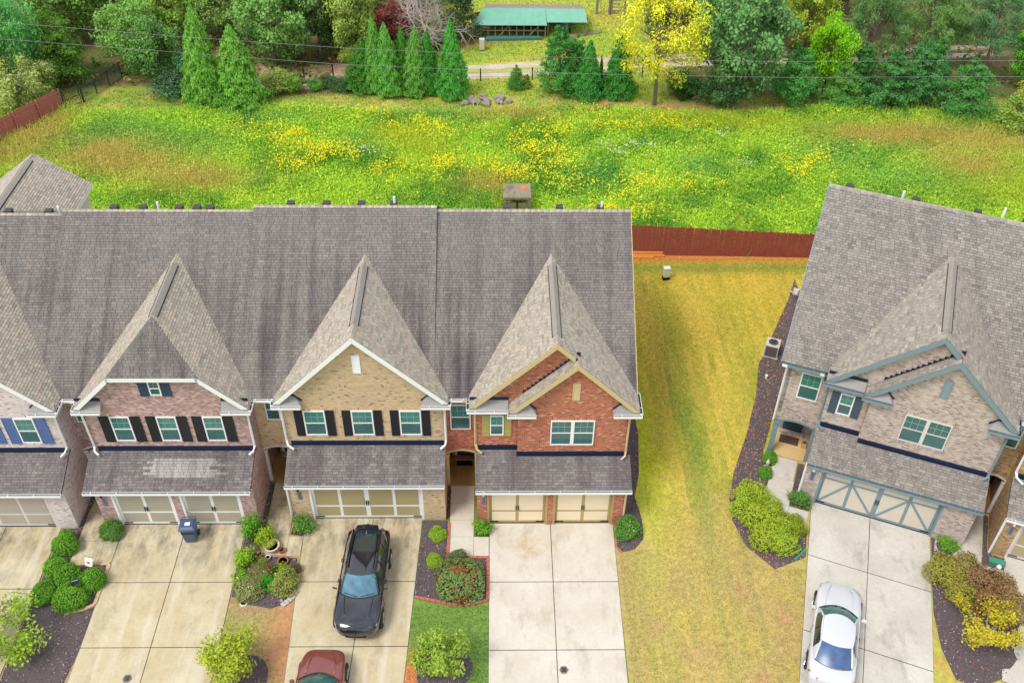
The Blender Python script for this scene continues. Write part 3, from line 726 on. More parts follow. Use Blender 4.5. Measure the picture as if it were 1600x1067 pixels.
    MB().box(w3 + 0.52, w3 + 0.85, yb_ - 0.065, yb_ - 0.052, 1.0, 1.9).box(w3 + 0.91, w3 + 1.24, yb_ - 0.065, yb_ - 0.052, 1.0, 1.9).box(w3 + 0.52, w3 + 1.24, yb_ - 0.065, yb_ - 0.052, 0.3, 0.8).build('door_panel', M['door'], fd)
    MB().tube([(w3 + 1.26, yb_ - 0.11, 1.05), (w3 + 1.26, yb_ - 0.052, 1.05)], 0.03, 8).build('door_knob', M['iron'], fd)
    MB().box(w3 + 0.3, w3 + 1.46, yb_ - 0.3, yb_ - 0.075, 0.102, 0.22).build('door_step', br, root, uv='box')
    # ---- back and gable-end walls
    yb = 2 * yr - ye - 0.35
    if P.get('end') == 'right':
        x = xr - 0.4; bq(MB().prism([(x, y3, 0), (x, yb, 0), (x, yb, ze - 0.1), (x, yr, zr - 0.25), (x, y3, ze - 0.05)], (-0.2, 0, 0)))
        MB().prism([(xr + 0.004, ye, ze - 0.17), (xr + 0.004, ye, ze - 0.003), (xr + 0.004, yr, zr - 0.003), (xr + 0.004, yr, zr - 0.22)], (0.03, 0, 0)).build('rake_board', M[tr], root)
    if P.get('end') == 'left':
        x = xl + 0.3; bq(MB().prism([(x, y3, 2.3), (x, yb_, 2.3), (x, yb_, -0.6), (x, yb, -0.6), (x, yb, ze - 0.1), (x, yr, zr - 0.25), (x, y3, ze - 0.05)], (0.2, 0, 0)))
        MB().prism([(xl - 0.004, ye, ze - 0.17), (xl - 0.004, ye, ze - 0.003), (xl - 0.004, yr, zr - 0.003), (xl - 0.004, yr, zr - 0.22)], (-0.03, 0, 0)).build('rake_board', M[tr], root)
    bq(MB().box(xl + 0.3, xr - 0.4, yb - 0.2, yb, -0.6, ze - 0.05))
    # ---- main roof
    front = [(xl, ye, ze), (xr, ye, ze), (xr, yr, zr), (xl, yr, zr)]
    back = [(xr, 2 * yr - ye, ze), (xl, 2 * yr - ye, ze), (xl, yr, zr), (xr, yr, zr)]
    mr = deck(front, 'main_roof', root); deck(back, 'rear_roof', root)
    sh = Shingles(); lay_shingles([front], sh); sh.build('roof_shingles', P['sh_main'], mr)
    sb = Shingles(); lay_shingles([back], sb, expo=0.27); sb.build('roof_shingles', P['sh_main'], mr)
    ridge_caps(root, (xl, yr, zr), (xr, yr, zr), (0, -1, -m), (0, 1, -m), P['sh_gable'], 0.28)
    for vx, kind in P.get('vents', []):
        if kind == 'box': MB().box(vx - 0.16, vx + 0.16, yr + 0.3, yr + 0.6, zr - 0.4, zr - 0.11).build('roof_vent', M['felt'], root)
        else: MB().tube([(vx, yr + 0.4, zr - 0.4), (vx, yr + 0.4, zr + kind)], 0.055, 8).build('vent_pipe', M['white'], root)
    # ---- gable roofs
    zm = lambda y: ze + m * (y - ye)
    ym = lambda z: ye + (z - ze) / m
    for gi, g in enumerate(G):
        a, b, xa, e0, za, yf = g['xl'], g['xr'], g['xa'], g['ze'], g['za'], g['yf']
        s_ = (za - e0) / (xa - a); sg = Shingles(); gs = P['sh_gable']
        yR = g.get('yback') or ym(za); yE = g.get('yback') or max(ym(e0), yf + 0.3)
        nm = 'gable_roof'
        if g.get('clip'):
            zc = g['clip']; dx = (za - zc) / s_; yh = yf + g['hip']
            Lp = [(a, yf, e0), (xa - dx, yf, zc), (xa, yh, za), (xa, yR, za), (a, yE, e0)]
            Rp = [(b, yf, e0), (b, yE, e0), (xa, yR, za), (xa, yh, za), (xa + dx, yf, zc)]
            Hp = [(xa - dx, yf, zc), (xa + dx, yf, zc), (xa, yh, za)]
            go = deck(Lp, nm, root); deck(Rp, nm, root); hp = deck(Hp, 'hip_roof', root)
            lay_shingles([Lp], sg); lay_shingles([Rp], sg)
            hs = Shingles(); lay_shingles([Hp], hs); hs.build('roof_shingles', P['sh_main'], hp)
            for sx in (-1, 1):
                ridge_caps(root, (xa + sx * dx, yf, zc), (xa, yh, za), (sx, 0, -s_), (-sx * 0.3, -1, -1.0), SH_GARAGE)
            ridge_caps(root, (xa, yh, za), (xa, yR, za), (-1, 0, -s_), (1, 0, -s_), gs)
            y0 = yh + 0.15
        elif g.get('merge'):            # front gable of the pair: left slope only, right slope is shared
            Lp = [(a, yf, e0), (xa, yf, za), (xa, yR, za), (a, yR, e0)]
            go = deck(Lp, nm, root); lay_shingles([Lp], sg); y0 = None
        elif g.get('shared'):           # rear gable of the pair: its right slope comes forward over the front gable
            q = g['shared']
            Lp = [(a, yf, e0), (xa, yf, za), (xa, yR, za), (a, yE, e0)]
            R1 = [(b, q['yf'], e0), (b, q['yf'] + 0.5, e0), (q['xa'], q['yf'] + 0.5, q['za']), (q['xa'], q['yf'], q['za'])]
            yq = q['yf'] + 0.5
            R1 = [(b, q['yf'], e0), (b, yf, e0), (q['xa'], yf, q['za']), (q['xa'], q['yf'], q['za'])]
            R2 = [(b, yf, e0), (b, yE, e0), (xa, yR, za), (xa, yf, za)]
            go = deck(Lp, nm, root); deck(R1, nm, root); deck(R2, nm, root)
            lay_shingles([Lp], sg); lay_shingles([R1, R2], sg)
            ridge_caps(root, (xa, yf, za), (xa, yR, za), (-1, 0, -s_), (1, 0, -s_), gs); y0 = yf + 0.55
        else:
            Lp = [(a, yf, e0), (xa, yf, za), (xa, yR, za), (a, yE, e0)]; Rp = [(b, yf, e0), (b, yE, e0), (xa, yR, za), (xa, yf, za)]
            go = deck(Lp, nm, root); deck(Rp, nm, root); lay_shingles([Lp], sg); lay_shingles([Rp], sg)
            ridge_caps(root, (xa, yf, za), (xa, yR, za), (-1, 0, -s_), (1, 0, -s_), gs); y0 = yf + 0.9
        sg.build('roof_shingles', gs, go)
        if y0 is not None: ridge_vent(root, xa, y0, yR - 0.75, za + 0.02, s_, SH_GARAGE_PLAIN)
        # rake boards
        d = 0.27; yb0 = yf - 0.035
        def rake(pp): MB().prism([(x, yb0, z) for x, z in pp], (0, 0.033, 0)).build('rake_board', M[g.get('trim', tr)], root)
        if g.get('clip'):
            rake([(a, e0), (xa - dx, zc), (xa - dx, zc - d), (a + d / s_, e0)]); rake([(b, e0), (b - d / s_, e0), (xa + dx, zc - d), (xa + dx, zc)])
            rake([(xa - dx + 0.003, zc), (xa + dx - 0.003, zc), (xa + dx - 0.003, zc - 0.18), (xa - dx + 0.003, zc - 0.18)])
        else:
            rake([(a, e0), (xa - 0.002, za), (xa - 0.002, za - d), (a + d / s_, e0)])
            xe, zz = (b, e0) if not g.get('shared') else (g['rend'], za - (g['rend'] - xa) * s_)
            if g.get('shared'): rake([(xe, zz), (xe, zz - d), (xa + 0.002, za - d), (xa + 0.002, za)])
            else: rake([(b, e0), (b - d / s_, e0), (xa + 0.002, za - d), (xa + 0.002, za)])
        # soffit under the overhang
        # eave returns
        for (x0, x1, full) in g.get('returns', []):
            sgn = 1 if x1 > x0 else -1; zb, zt = e0 - 0.12, e0 + 0.20; yw = g['yw']; yy = yf - 0.03
            A, Bv, Cv, D, E_ = (x0, yy, zb), (x1, yy, zb), (x1, yw - 0.003, zt), (x0 + (0 if full else sgn * 0.28), yw - 0.003, zt), (x0, yw - 0.003, zb)
            vs = [A, Bv, Cv, D, E_, (x1, yw - 0.003, zb)]
            ro = MB().add(vs, [(0, 1, 2, 3), (0, 3, 4), (0, 4, 5, 1), (1, 5, 2), (2, 5, 4, 3)]).build('eave_return', M['shingle_plain'], root)
            if full: MB().box(min(x0, x1), max(x0, x1) , yw - 0.03, yw - 0.004, zt + 0.002, zt + 0.16).build('flashing', M['flash'], ro)
            else:
                MB().tube([(x0 - sgn * 0.01, yw - 0.03, zb + 0.06), (D[0], yw - 0.03, zt + 0.03), (x1 - sgn * 0.5, yw - 0.03, zt + 0.04)], 0.035, 4).build('flashing', M['flash'], ro)
            p, q = (x0, x1) if x0 < x1 else (x1, x0)
            gutter(root, (p - (0.12 if sgn < 0 else 0), yy, zb + 0.02), (q + (0.12 if sgn > 0 else 0), yy, zb + 0.02), (0, -1, 0), gm, 0.8)
        for sd in g.get('side_gutters', 'lr'):
            if sd == 'l': gutter(root, (a, yf - 0.02, e0 - 0.06), (a, ye + 0.3 if not g.get('yback') else g['yback'], e0 - 0.06), (-1, 0, 0), gm, 1.2)
            else: gutter(root, (b, yf - 0.02, e0 - 0.06), (b, ye + 0.3, e0 - 0.06), (1, 0, 0), gm, 1.2)
    a_, b_ = P['entry_gutter']
    gutter(root, (a_, ye, ze - 0.03), (b_, ye, ze - 0.03), (0, -1, 0), gm, 0.5)
    MB().box(a_, a_ + 0.22, ye - 0.15, ye - 0.132, ze - 0.16, ze - 0.02).box(b_ - 0.24, b_, ye - 0.15, ye - 0.132, ze - 0.16, ze - 0.02).build('gutter_guard', M[P.get('guard', gm)], root)
    # ---- garage roof, its shingles each a piece
    for k, (a, b, yt, pr) in enumerate(P['garage_roof']):
        gp = [(a, -0.22, zg(-0.22)), (b, -0.22, zg(-0.22)), (b, yt, zg(yt)), (a, yt, zg(yt))]
        gr = deck(gp, 'garage_roof', root, th=0.08); ss = Shingles()
        lay_shingles([gp], ss, parent=gr, mat=P['sh_garage'], budget=pr, patch=P.get('patch'))
        if ss.v: ss.build('roof_shingles', P['sh_garage'], gr)
    ga, gb = P['garage_roof'][0][0], P['garage_roof'][-1][1]
    gutter(root, (ga, -0.22, zg(-0.22) - 0.005), (gb, -0.22, zg(-0.22) - 0.005), (0, -1, 0), gm, 1.1)
    MB().box(0.0, W, -0.2, -0.003, 2.5, 2.56).build('soffit', M[tr], root)
    # ---- windows, shutters, vents, lamps
    for q in P['windows']:
        window(root, q['x'], q['z'], q['w'], q['h'], q['y'], q.get('frame', 'white'), q.get('double', False), q.get('grid', True), M[q.get('gl', 'glass')], q.get('room', 'blind'), br, q.get('head', True))
        if q.get('sh'):
            sw = q.get('sw', 0.36)
            if q.get('sides', 'lr').find('l') >= 0: shutter(root, q['x'] - sw - 0.03, q['z'] - 0.06, sw, q['h'] + 0.06, q['y'], q['sh'])
            if q.get('sides', 'lr').find('r') >= 0: shutter(root, q['x'] + q['w'] + 0.03, q['z'] - 0.06, sw, q['h'] + 0.06, q['y'], q['sh'])
    for (x, z, w, h, y, mt) in P.get('gvents', []): gable_vent(root, x, z, w, h, y, mt)
    for pts_, mt in P.get('spouts', []): downspout(root, pts_, mt)
    px = P.get('plaque')
    if px is not None:
        po = MB().box(px, px + 0.19, -0.02, -0.003, 1.45, 2.0).build('house_number_plaque', M['plaque'], root, bevel=0.006)
        MB().box(px + 0.03, px + 0.16, -0.024, -0.0205, 1.5, 1.95).build('plaque_face', M['plaque_face'], po)
        MB().tube([(px + 0.08, -0.003, 2.26), (px + 0.08, -0.1, 2.3)], 0.025, 6).tube([(px + 0.08, -0.1, 2.34), (px + 0.08, -0.1, 2.16)], [0.03, 0.07], 8).build('wall_lamp', M[P.get('lamp', 'white')], root)
    return root

M['shingle_plain'] = mat_plain('plain_shingle_grey', S(150, 146, 142), 0.92, var=0.15, scale=7)
SH_GARAGE_PLAIN = mat_plain('vent_shingle', S(146, 138, 130), 0.92, var=0.18, scale=6)

# ================================================================== THE HOUSES
def win3(x0s, z, w, h, y, sh, **k): return [dict(x=x, z=z, w=w, h=h, y=y, sh=sh, **k) for x in x0s]
GRP = 'brick townhouses along the row'

# red brick end house with a pair of stepped gables
q1 = dict(xl=1.40, xr=6.86, xa=4.148, ze=6.2, za=8.908, yf=0.98, yw=1.277, wx=(1.77, 6.47), fx=(1.74, 6.42), merge=True, yback=1.556,
          returns=[(2.52, 1.42, False), (5.75, 6.84, False)], side_gutters='r', trim='tan')
q2 = dict(xl=-0.29, xr=6.86, xa=3.285, ze=6.2, za=9.77, yf=1.26, yw=1.558, wx=(0.0, 4.4), fx=(0.06, 1.74), shared=q1, rend=4.04, returns=[(1.36, -0.27, True)], side_gutters='l', trim='tan')
red = townhouse('red brick end townhouse with stepped double gable and two cream garage doors', (-0.864, 0, 0), 0, dict(
    W=6.47, y1=1.277, y2=1.558, y3=2.33, xl=-1.79, xr=6.85, w3=-1.43, brick=BR_RED, trim='tan', ptrim='tan', guard='tan', end='right', group=GRP,
    doors=[(0.44, 3.12), (3.36, 6.04)], dtrim='olive', dpanel='panel_cream', gables=[q2, q1], entry_gutter=(-1.4, -0.32),
    sh_main=SH_DARK, sh_gable=SH_CLEAN, sh_garage=SH_GARAGE, garage_roof=[(-0.05, 1.76, 1.55, 110), (1.765, 6.72, 1.27, 190)],
    windows=[dict(x=-1.17, z=3.84, w=0.9, h=1.53, y=2.33), dict(x=0.57, z=4.28, w=0.6, h=1.2, y=1.558, sh='khaki_shutter', sw=0.3), dict(x=3.17, z=3.95, w=1.88, h=1.5, y=1.277, double=True, gl='glass_dark')],
    gvents=[(4.0, 6.63, 0.33, 0.99, 1.277, 'tan')], plaque=0.2, lamp='pot_pale', vents=[(1.3, 'box'), (3.7, 'box'), (5.55, 'box'), (5.6, 0.16)],
    spouts=[([(-0.06, 1.5, 6.0), (-0.06, 1.5, 3.75), (0.0, 1.3, 3.6), (0.22, 1.2, 3.48)], 'tan'), ([(6.5, 1.2, 6.0), (6.5, 1.2, 3.6), (6.46, 1.05, 3.42), (6.3, 0.95, 3.3)], 'tan'), ([(6.52, -0.05, 2.5), (6.52, -0.05, 0.1)], 'tan')]))
def stair_flash():
    m = MB(); n = 14; s_ = 0.985
    for i in range(n):
        x = 1.95 + i * 0.165; z = 6.2 + (x - 1.40) * s_
        m.box(x, x + 0.163, 1.535, 1.553, z + 0.03 - 0.163 * s_ , z + 0.03 + 0.19)
    m.build('step_flashing', M['flash'], red)
    MB().box(1.385, 1.41, 1.0, 1.5, 6.1, 6.2).build('flashing', M['flash'], red)
stair_flash()

# tan brick house, three black-shuttered windows
tan = townhouse('tan brick townhouse with white gable trim and black shutters above one wide garage door', (-9.12, 0.32, 0), 0, dict(
    W=6.83, oy=0.32, y1=1.53, y3=2.28, xl=-1.63, xr=6.47, w3=-1.46, brick=BR_TAN, trim='white', ptrim='greywhite', dz=0.2, group=GRP,
    doors=[(0.86, 5.86)], dtrim='white', dpanel='panel_khaki',
    gables=[dict(xl=-0.27, xr=7.07, xa=3.36, ze=6.17, za=9.83, yf=1.23, yw=1.53, wx=(0, 6.83), fx=(0.1, 6.8), belt=[6.92], returns=[(0.87, -0.25, False), (5.93, 7.05, False)])], entry_gutter=(-1.42, -0.33),
    sh_main=SH_DARK, sh_gable=SH_CLEAN, sh_garage=SH_GARAGE, garage_roof=[(-0.07, 6.86, 1.52, 300)],
    windows=[dict(x=-0.98, z=4.19, w=0.62, h=1.25, y=2.28, gl='glass_dark', room='dark')] + win3((0.83, 2.88, 4.94), 4.0, 0.93, 1.48, 1.53, 'black'),
    gvents=[(3.2, 7.65, 0.34, 1.0, 1.53, 'white')], plaque=0.36, lamp='iron', vents=[(-0.1, 'box'), (1.5, 'box'), (3.05, 'box'), (4.5, 'box'), (4.55, 0.2)],
    spouts=[([(-0.06, 1.42, 6.0), (-0.06, 1.42, 3.75), (0.0, 1.25, 3.6), (0.25, 1.15, 3.45)], 'white'), ([(6.9, 1.42, 6.0), (6.9, 1.42, 3.72), (6.86, 1.25, 3.58), (6.66, 1.15, 3.45)], 'white'), ([(-0.05, -0.06, 2.5), (-0.05, -0.06, 0.1)], 'white')]))

# mauve brick house with a clipped gable
mauve = townhouse('mauve brick townhouse with clipped gable roof, dark shutters and two white-trimmed garage doors', (-17.45, 0, 0), 0, dict(
    W=6.87, y1=1.54, y3=2.6, xl=-1.80, xr=6.70, w3=-1.22, brick=BR_MAUVE, trim='white', ptrim='white', dz=-0.04, group=GRP,
    doors=[(0.66, 3.3), (3.62, 6.26)], dtrim='white', dpanel='panel_taupe',
    gables=[dict(xl=-0.17, xr=7.08, xa=3.45, ze=6.17, za=9.76, clip=7.92, hip=1.72, yf=1.24, yw=1.54, wx=(0, 6.87), fx=(0.08, 6.84), returns=[(0.93, -0.15, True), (5.94, 7.06, True)])], entry_gutter=(-1.2, -0.3),
    sh_main=SH_DARK, sh_gable=SH_CLEAN, sh_garage=SH_GARAGE, garage_roof=[(-0.3, 6.86, 1.53, 300)], patch=lambda u, v: 2.4 + 0.3 * (int(v / 0.125) % 2) < u < 5.9 - 0.3 * (int(v / 0.125) % 3) and 0.5 < v < 1.5,
    windows=[dict(x=-0.98, z=4.05, w=0.58, h=1.25, y=2.6, gl='glass_dark')] + win3((1.03, 3.0, 4.95), 3.98, 0.84, 1.47, 1.54, 'black', sw=0.42) + [dict(x=3.1, z=6.72, w=0.48, h=0.8, y=1.54, sh='navy', sw=0.38, room='dark', gl='glass_dark', head=False)],
    plaque=0.26, lamp='iron', vents=[(0.3, 'box'), (1.6, 'box'), (2.3, 0.14), (3.2, 'box'), (4.6, 'box'), (4.0, 'box')],
    spouts=[([(-0.05, 1.45, 6.0), (-0.02, 1.45, 3.7), (0.02, 1.25, 3.56), (0.2, 1.15, 3.45)], 'white'), ([(6.92, 1.45, 6.0), (6.92, 1.45, 3.72), (6.88, 1.25, 3.58), (6.7, 1.15, 3.45)], 'white')]))

# whitewashed house at the edge
white = townhouse('whitewashed brick townhouse with bright blue shutters, cut off at the picture edge', (-25.52, -0.1, 0), 0, dict(
    W=6.85, oy=-0.1, y1=1.55, y3=2.6, xl=-1.80, xr=6.27, w3=-1.22, brick=BR_WHITE, trim='greywhite', ptrim='greywhite', dz=-0.25, group=GRP,
    doors=[(0.80, 5.98)], dtrim='greywhite', dpanel='panel_grey',
    gables=[dict(xl=-0.15, xr=7.12, xa=3.48, ze=6.15, za=9.72, yf=1.25, yw=1.55, wx=(0, 6.85), fx=(0.08, 6.82), returns=[(0.9, -0.13, False), (6.02, 7.1, False)], trim='white')], entry_gutter=(-1.2, -0.3),
    sh_main=SH_DARK, sh_gable=SH_CLEAN, sh_garage=SH_GARAGE, garage_roof=[(-0.1, 6.9, 1.54, 300)],
    windows=win3((1.03, 3.06, 5.09), 3.95, 0.84, 1.5, 1.55, 'blue', sw=0.46), plaque=0.26, vents=[(3.6, 'box'), (5.4, 'box'), (5.9, 0.1)],
    spouts=[([(6.9, 1.46, 6.0), (6.9, 1.46, 3.75), (6.86, 1.25, 3.6), (6.68, 1.15, 3.46)], 'white')]))
# right-hand shutter on the flank window behind the corner, and the rear wing
def rear_wing():
    x0, zr_, y0, y1 = 1.2, 8.6, 10.0, 17.8; ze_ = 6.75; hw = 2.6
    Lp = [(x0 - hw, y0, ze_), (x0, y0, zr_), (x0, y1, zr_), (x0 - hw, y1, ze_)]; Rp = [(x0 + hw, y0, ze_), (x0 + hw, y1, ze_), (x0, y1, zr_), (x0, y0, zr_)]
    d_ = deck(Lp, 'wing_roof', white); deck(Rp, 'wing_roof', white)
    s = Shingles(); lay_shingles([Lp], s); lay_shingles([Rp], s); s.build('roof_shingles', SH_CLEAN, d_)
    ridge_vent(white, x0, y0 + 0.5, y1 - 0.6, zr_ + 0.02, 0.71, SH_GARAGE_PLAIN)
    MB().box(x0 - hw + 0.25, x0 + hw - 0.25, y0, y1 - 0.35, 0.0, ze_ - 0.12).build('siding_wall', M['siding'], white)
    MB().box(x0 + hw - 0.02, x0 + hw + 0.02, y0, y1, ze_ - 0.14, ze_ - 0.02).build('eave_board', M['white'], white)
rear_wing()

# grey brick house across the lawn, turned to the street, and its neighbour
g1 = dict(xl=1.42, xr=7.42, xa=4.42, ze=6.27, za=9.12, yf=0.98, yw=1.277, wx=(1.74, 7.12), fx=(1.74, 7.08), merge=True, yback=1.556,
          returns=[(2.54, 1.44, False), (6.3, 7.40, False)], side_gutters='r', trim='slate')
g2 = dict(xl=-0.22, xr=7.42, xa=3.60, ze=6.27, za=9.90, yf=1.26, yw=1.558, wx=(0.0, 4.7), fx=(0.06, 1.72), shared=g1, rend=4.36, returns=[(1.38, -0.2, True)], side_gutters='l', trim='slate')
grey = townhouse('grey mixed brick townhouse with slate blue trim and cross-braced garage door across the lawn', RBO, RBA, dict(
    W=7.12, y1=1.277, y2=1.558, y3=2.33, xl=-2.2, xr=7.5, w3=-1.84, brick=BR_MIX, trim='slate', ptrim='slate', guard='white', gut='slate', end='left', endz=2.7, dz=0.1, group=GRP, open_left=True,
    doors=[(0.66, 5.82)], dtrim='slate', dpanel='panel_sand', dstyle='x', gables=[g2, g1], entry_gutter=(-2.15, -0.28), porch='porch_tan',
    sh_main=SH_GREY, sh_gable=SH_GREY_L, sh_garage=SH_GREY, garage_roof=[(-0.06, 1.76, 1.55, 110), (1.765, 7.25, 1.27, 190)],
    windows=[dict(x=-1.24, z=3.98, w=0.9, h=1.53, y=2.33, frame='white'), dict(x=0.52, z=4.36, w=0.6, h=1.2, y=1.558, sh='slate_dark', sw=0.32), dict(x=3.22, z=4.06, w=1.88, h=1.5, y=1.277, double=True, gl='glass_dark', frame='greywhite')],
    gvents=[(4.16, 6.87, 0.33, 1.0, 1.277, 'slate')], plaque=0.22, lamp='white', vents=[(-1.3, 'box'), (1.6, 'box'), (1.0, 0.14), (4.2, 'box'), (5.2, 0.3), (6.2, 'box')],
    spouts=[([(-0.06, 1.5, 6.05), (-0.06, 1.5, 3.75), (0.0, 1.3, 3.6), (0.22, 1.2, 3.48)], 'slate'), ([(7.16, 1.2, 6.05), (7.16, 1.2, 3.6), (7.12, 1.05, 3.42), (6.95, 0.95, 3.3)], 'slate'), ([(-0.05, -0.05, 2.5), (-0.05, -0.05, 0.1), (0.25, -0.35, 0.05)], 'white'), ([(-1.93, 2.28, 6.0), (-1.93, 2.28, 2.3)], 'white')]))
def stair_flash2():
    m = MB()
    for i in range(15):
        x = 1.97 + i * 0.17; z = 6.27 + (x - 1.42) * 0.95
        m.box(x, x + 0.168, 1.535, 1.553, z + 0.03 - 0.168 * 0.95, z + 0.03 + 0.19)
    m.build('step_flashing', M['flash'], grey)
    # porch corner post of the open side
    MB().box(-1.86, -1.62, 2.30, 2.54, 0.0, 2.3).box(-1.9, -1.58, 2.26, 2.58, 2.1, 2.22).box(-1.9, -1.58, 2.26, 2.58, 0.0, 0.16).build('porch_column', M['slate'], grey)
stair_flash2()
nx, ny, nz_ = rb(8.2, 0.08); 
brown = townhouse('brown and tan brick townhouse corner with white downspout at the picture edge', rb(8.2, 0.08), RBA, dict(
    W=6.85, y1=1.53, y3=2.28, xl=-0.69, xr=7.2, w3=-1.06, brick=BR_BROWN, trim='white', ptrim='greywhite', group=GRP, porch='porch_rust',
    doors=[(0.66, 5.9)], dtrim='greywhite', dpanel='panel_khaki',
    gables=[dict(xl=-0.27, xr=7.12, xa=3.42, ze=6.17, za=9.83, yf=1.23, yw=1.53, wx=(0, 6.85), fx=(0.1, 6.8), returns=[(0.87, -0.25, False), (5.93, 7.1, False)])], entry_gutter=(-0.9, -0.33),
    sh_main=SH_GREY, sh_gable=SH_GREY, sh_garage=SH_GREY, garage_roof=[(-0.07, 6.9, 1.52, 200)],
    windows=[dict(x=-0.98, z=4.25, w=0.72, h=1.25, y=2.28)] + win3((0.9, 3.0, 5.0), 4.0, 0.9, 1.5, 1.53, 'black'), plaque=0.3,
    spouts=[([(-0.06, 1.42, 6.0), (-0.06, 1.42, 3.75), (0.0, 1.25, 3.6), (0.3, 1.1, 3.45)], 'white'), ([(0.02, -0.06, 2.5), (0.02, -0.06, 0.1)], 'white')]))

# ================================================================== DRIVES, WALKS, BEDS
def slab(quad, mat, parent, z0=-0.05, z1=0.03, gap=0.017, name='concrete_slab'):
    c = Vector((sum(p[0] for p in quad) / len(quad), sum(p[1] for p in quad) / len(quad), 0)); q = []
    for p in quad:
        d = c - Vector((p[0], p[1], 0)); d = d.normalized() * gap * 1.4; q.append((p[0] + d.x, p[1] + d.y, z0))
    return MB().prism(q, (0, 0, z1 - z0)).build(name, M[mat], parent)
def drive(name, xa, xj, xb, ys, mat, loc=(0, 0, 0), rz=0, skew=(0, 0, 0), z=0.03):
    r = tag(empty(name, loc, rz), kind='structure')
    X = lambda k, y: (xa, xj, xb)[k] + skew[k] * y
    MB().prism([(X(0, ys[0]), ys[0], -0.06), (X(2, ys[0]), ys[0], -0.06), (X(2, ys[-1]), ys[-1], -0.06), (X(0, ys[-1]), ys[-1], -0.06)], (0, 0, 0.07)).build('joint_bed', M['trough'], r)
    for i in range(len(ys) - 1):
        for k in (0, 1):
            a, b = ys[i], ys[i + 1]
            slab([(X(k, b), b), (X(k + 1, b), b), (X(k + 1, a), a), (X(k, a), a)], mat, r, z1=z)
    return r
drive('driveway', -0.33, 2.42, 5.25, (0.1, -3.05, -6.3, -9.5, -12.7), 'concrete', skew=(0, 0.002, 0.012))
drive('driveway', -8.62, -5.58, -3.36, (0.42, -3.0, -6.1, -9.2, -12.5), 'concrete_tan', skew=(-0.04, 0.03, 0.035))
drive('driveway', -16.66, -13.9, -11.22, (0.1, -3.0, -6.1, -9.2, -12.5), 'concrete_tan', skew=(0.01, 0, -0.008))
drive('driveway', -25.0, -21.9, -19.44, (0.0, -3.3, -6.4, -9.6), 'concrete_tan')
drive('driveway', 0.62, 3.22, 5.80, (0.1, -2.98, -6.8, -10.2, -13.5), 'concrete_grey', RBO, RBA, skew=(-0.1, -0.075, -0.085))
drive('driveway', 0.66, 3.3, 5.9, (0.1, -3.0, -6.3), 'concrete_grey', rb(8.2, 0.08), RBA)
def walk(quads, mat, loc=(0, 0, 0), rz=0):
    r = tag(empty('walkway', loc, rz), kind='structure')
    for q in quads: slab(q, mat, r, -0.05, 0.032, 0.008, 'paving_slab')
def rect(x0, x1, y0, y1): return [(x0, y0), (x1, y0), (x1, y1), (x0, y1)]
walk([rect(-2.12, -1.02, 1.24, 2.29), rect(-2.12, -1.02, 0.28, 1.24), rect(-2.12, -1.02, -0.66, 0.28), rect(-2.12, -1.02, -1.7, -0.66), rect(-1.02, -0.34, -1.7, -0.66)], 'concrete')
walk([rect(-10.35, -9.3, 1.14, 2.55), rect(-10.3, -9.22, -0.5, 1.14), rect(-10.3, -9.22, -1.62, -0.5), rect(-9.22, -8.585, -1.66, -0.6)], 'concrete_tan')
walk([rect(-18.42, -17.5, 0.8, 2.55), rect(-18.46, -17.42, -0.82, 0.8), rect(-18.46, -17.42, -2.0, -0.82), rect(-17.42, -16.68, -1.98, -0.84)], 'concrete_tan')
walk([rect(-1.44, -0.36, 0.94, 2.28), rect(-1.44, -0.30, -0.58, 0.94), rect(-1.36, -0.28, -1.62, -0.58), rect(-0.28, 0.60, -1.4, -0.60)], 'concrete_grey', RBO, RBA)
walk([rect(6.98, 7.95, 0.6, 2.3), rect(6.98, 7.95, -0.72, 0.6), rect(6.0, 6.98, -0.9, 0.0), rect(6.98, 8.85, -1.6, -0.72)], 'concrete_grey', RBO, RBA)

def leafquads(P, N, size, asp, cols, jitter=0.7, rs=nrs):
    """quads (leaf or chip sized) at P with normals near N"""
    n = len(P); r = rs.normal(size=(n, 3)); nn = N + jitter * r; nn /= np.linalg.norm(nn, axis=1)[:, None] + 1e-9
    t = rs.normal(size=(n, 3)); t -= (t * nn).sum(1)[:, None] * nn; t /= np.linalg.norm(t, axis=1)[:, None] + 1e-9
    b = np.cross(nn, t); s = (np.asarray(size) * np.ones(n))[:, None]
    V = np.empty((n, 4, 3)); V[:, 0] = P - t * s * 0.5; V[:, 1] = P + b * s * asp * 0.5; V[:, 2] = P + t * s * 0.5; V[:, 3] = P - b * s * asp * 0.5
    return V.reshape(-1, 3), np.arange(4 * n).reshape(n, 4), cols
def inpoly(P, poly):
    x, y = P[:, 0], P[:, 1]; c = np.zeros(len(P), bool); n = len(poly)
    for i in range(n):
        x0, y0 = poly[i]; x1, y1 = poly[(i + 1) % n]
        if y0 == y1: continue
        k = ((y0 > y) != (y1 > y)) & (x < (x1 - x0) * (y - y0) / (y1 - y0) + x0); c ^= k
    return c
CHIP = [C3(92, 80, 84), C3(122, 108, 112), C3(66, 56, 60), C3(150, 134, 132), C3(106, 92, 104), C3(130, 100, 86)]
CHIPB = [C3(110, 72, 52), C3(150, 100, 64), C3(70, 54, 48), C3(176, 130, 84), C3(64, 52, 52)]
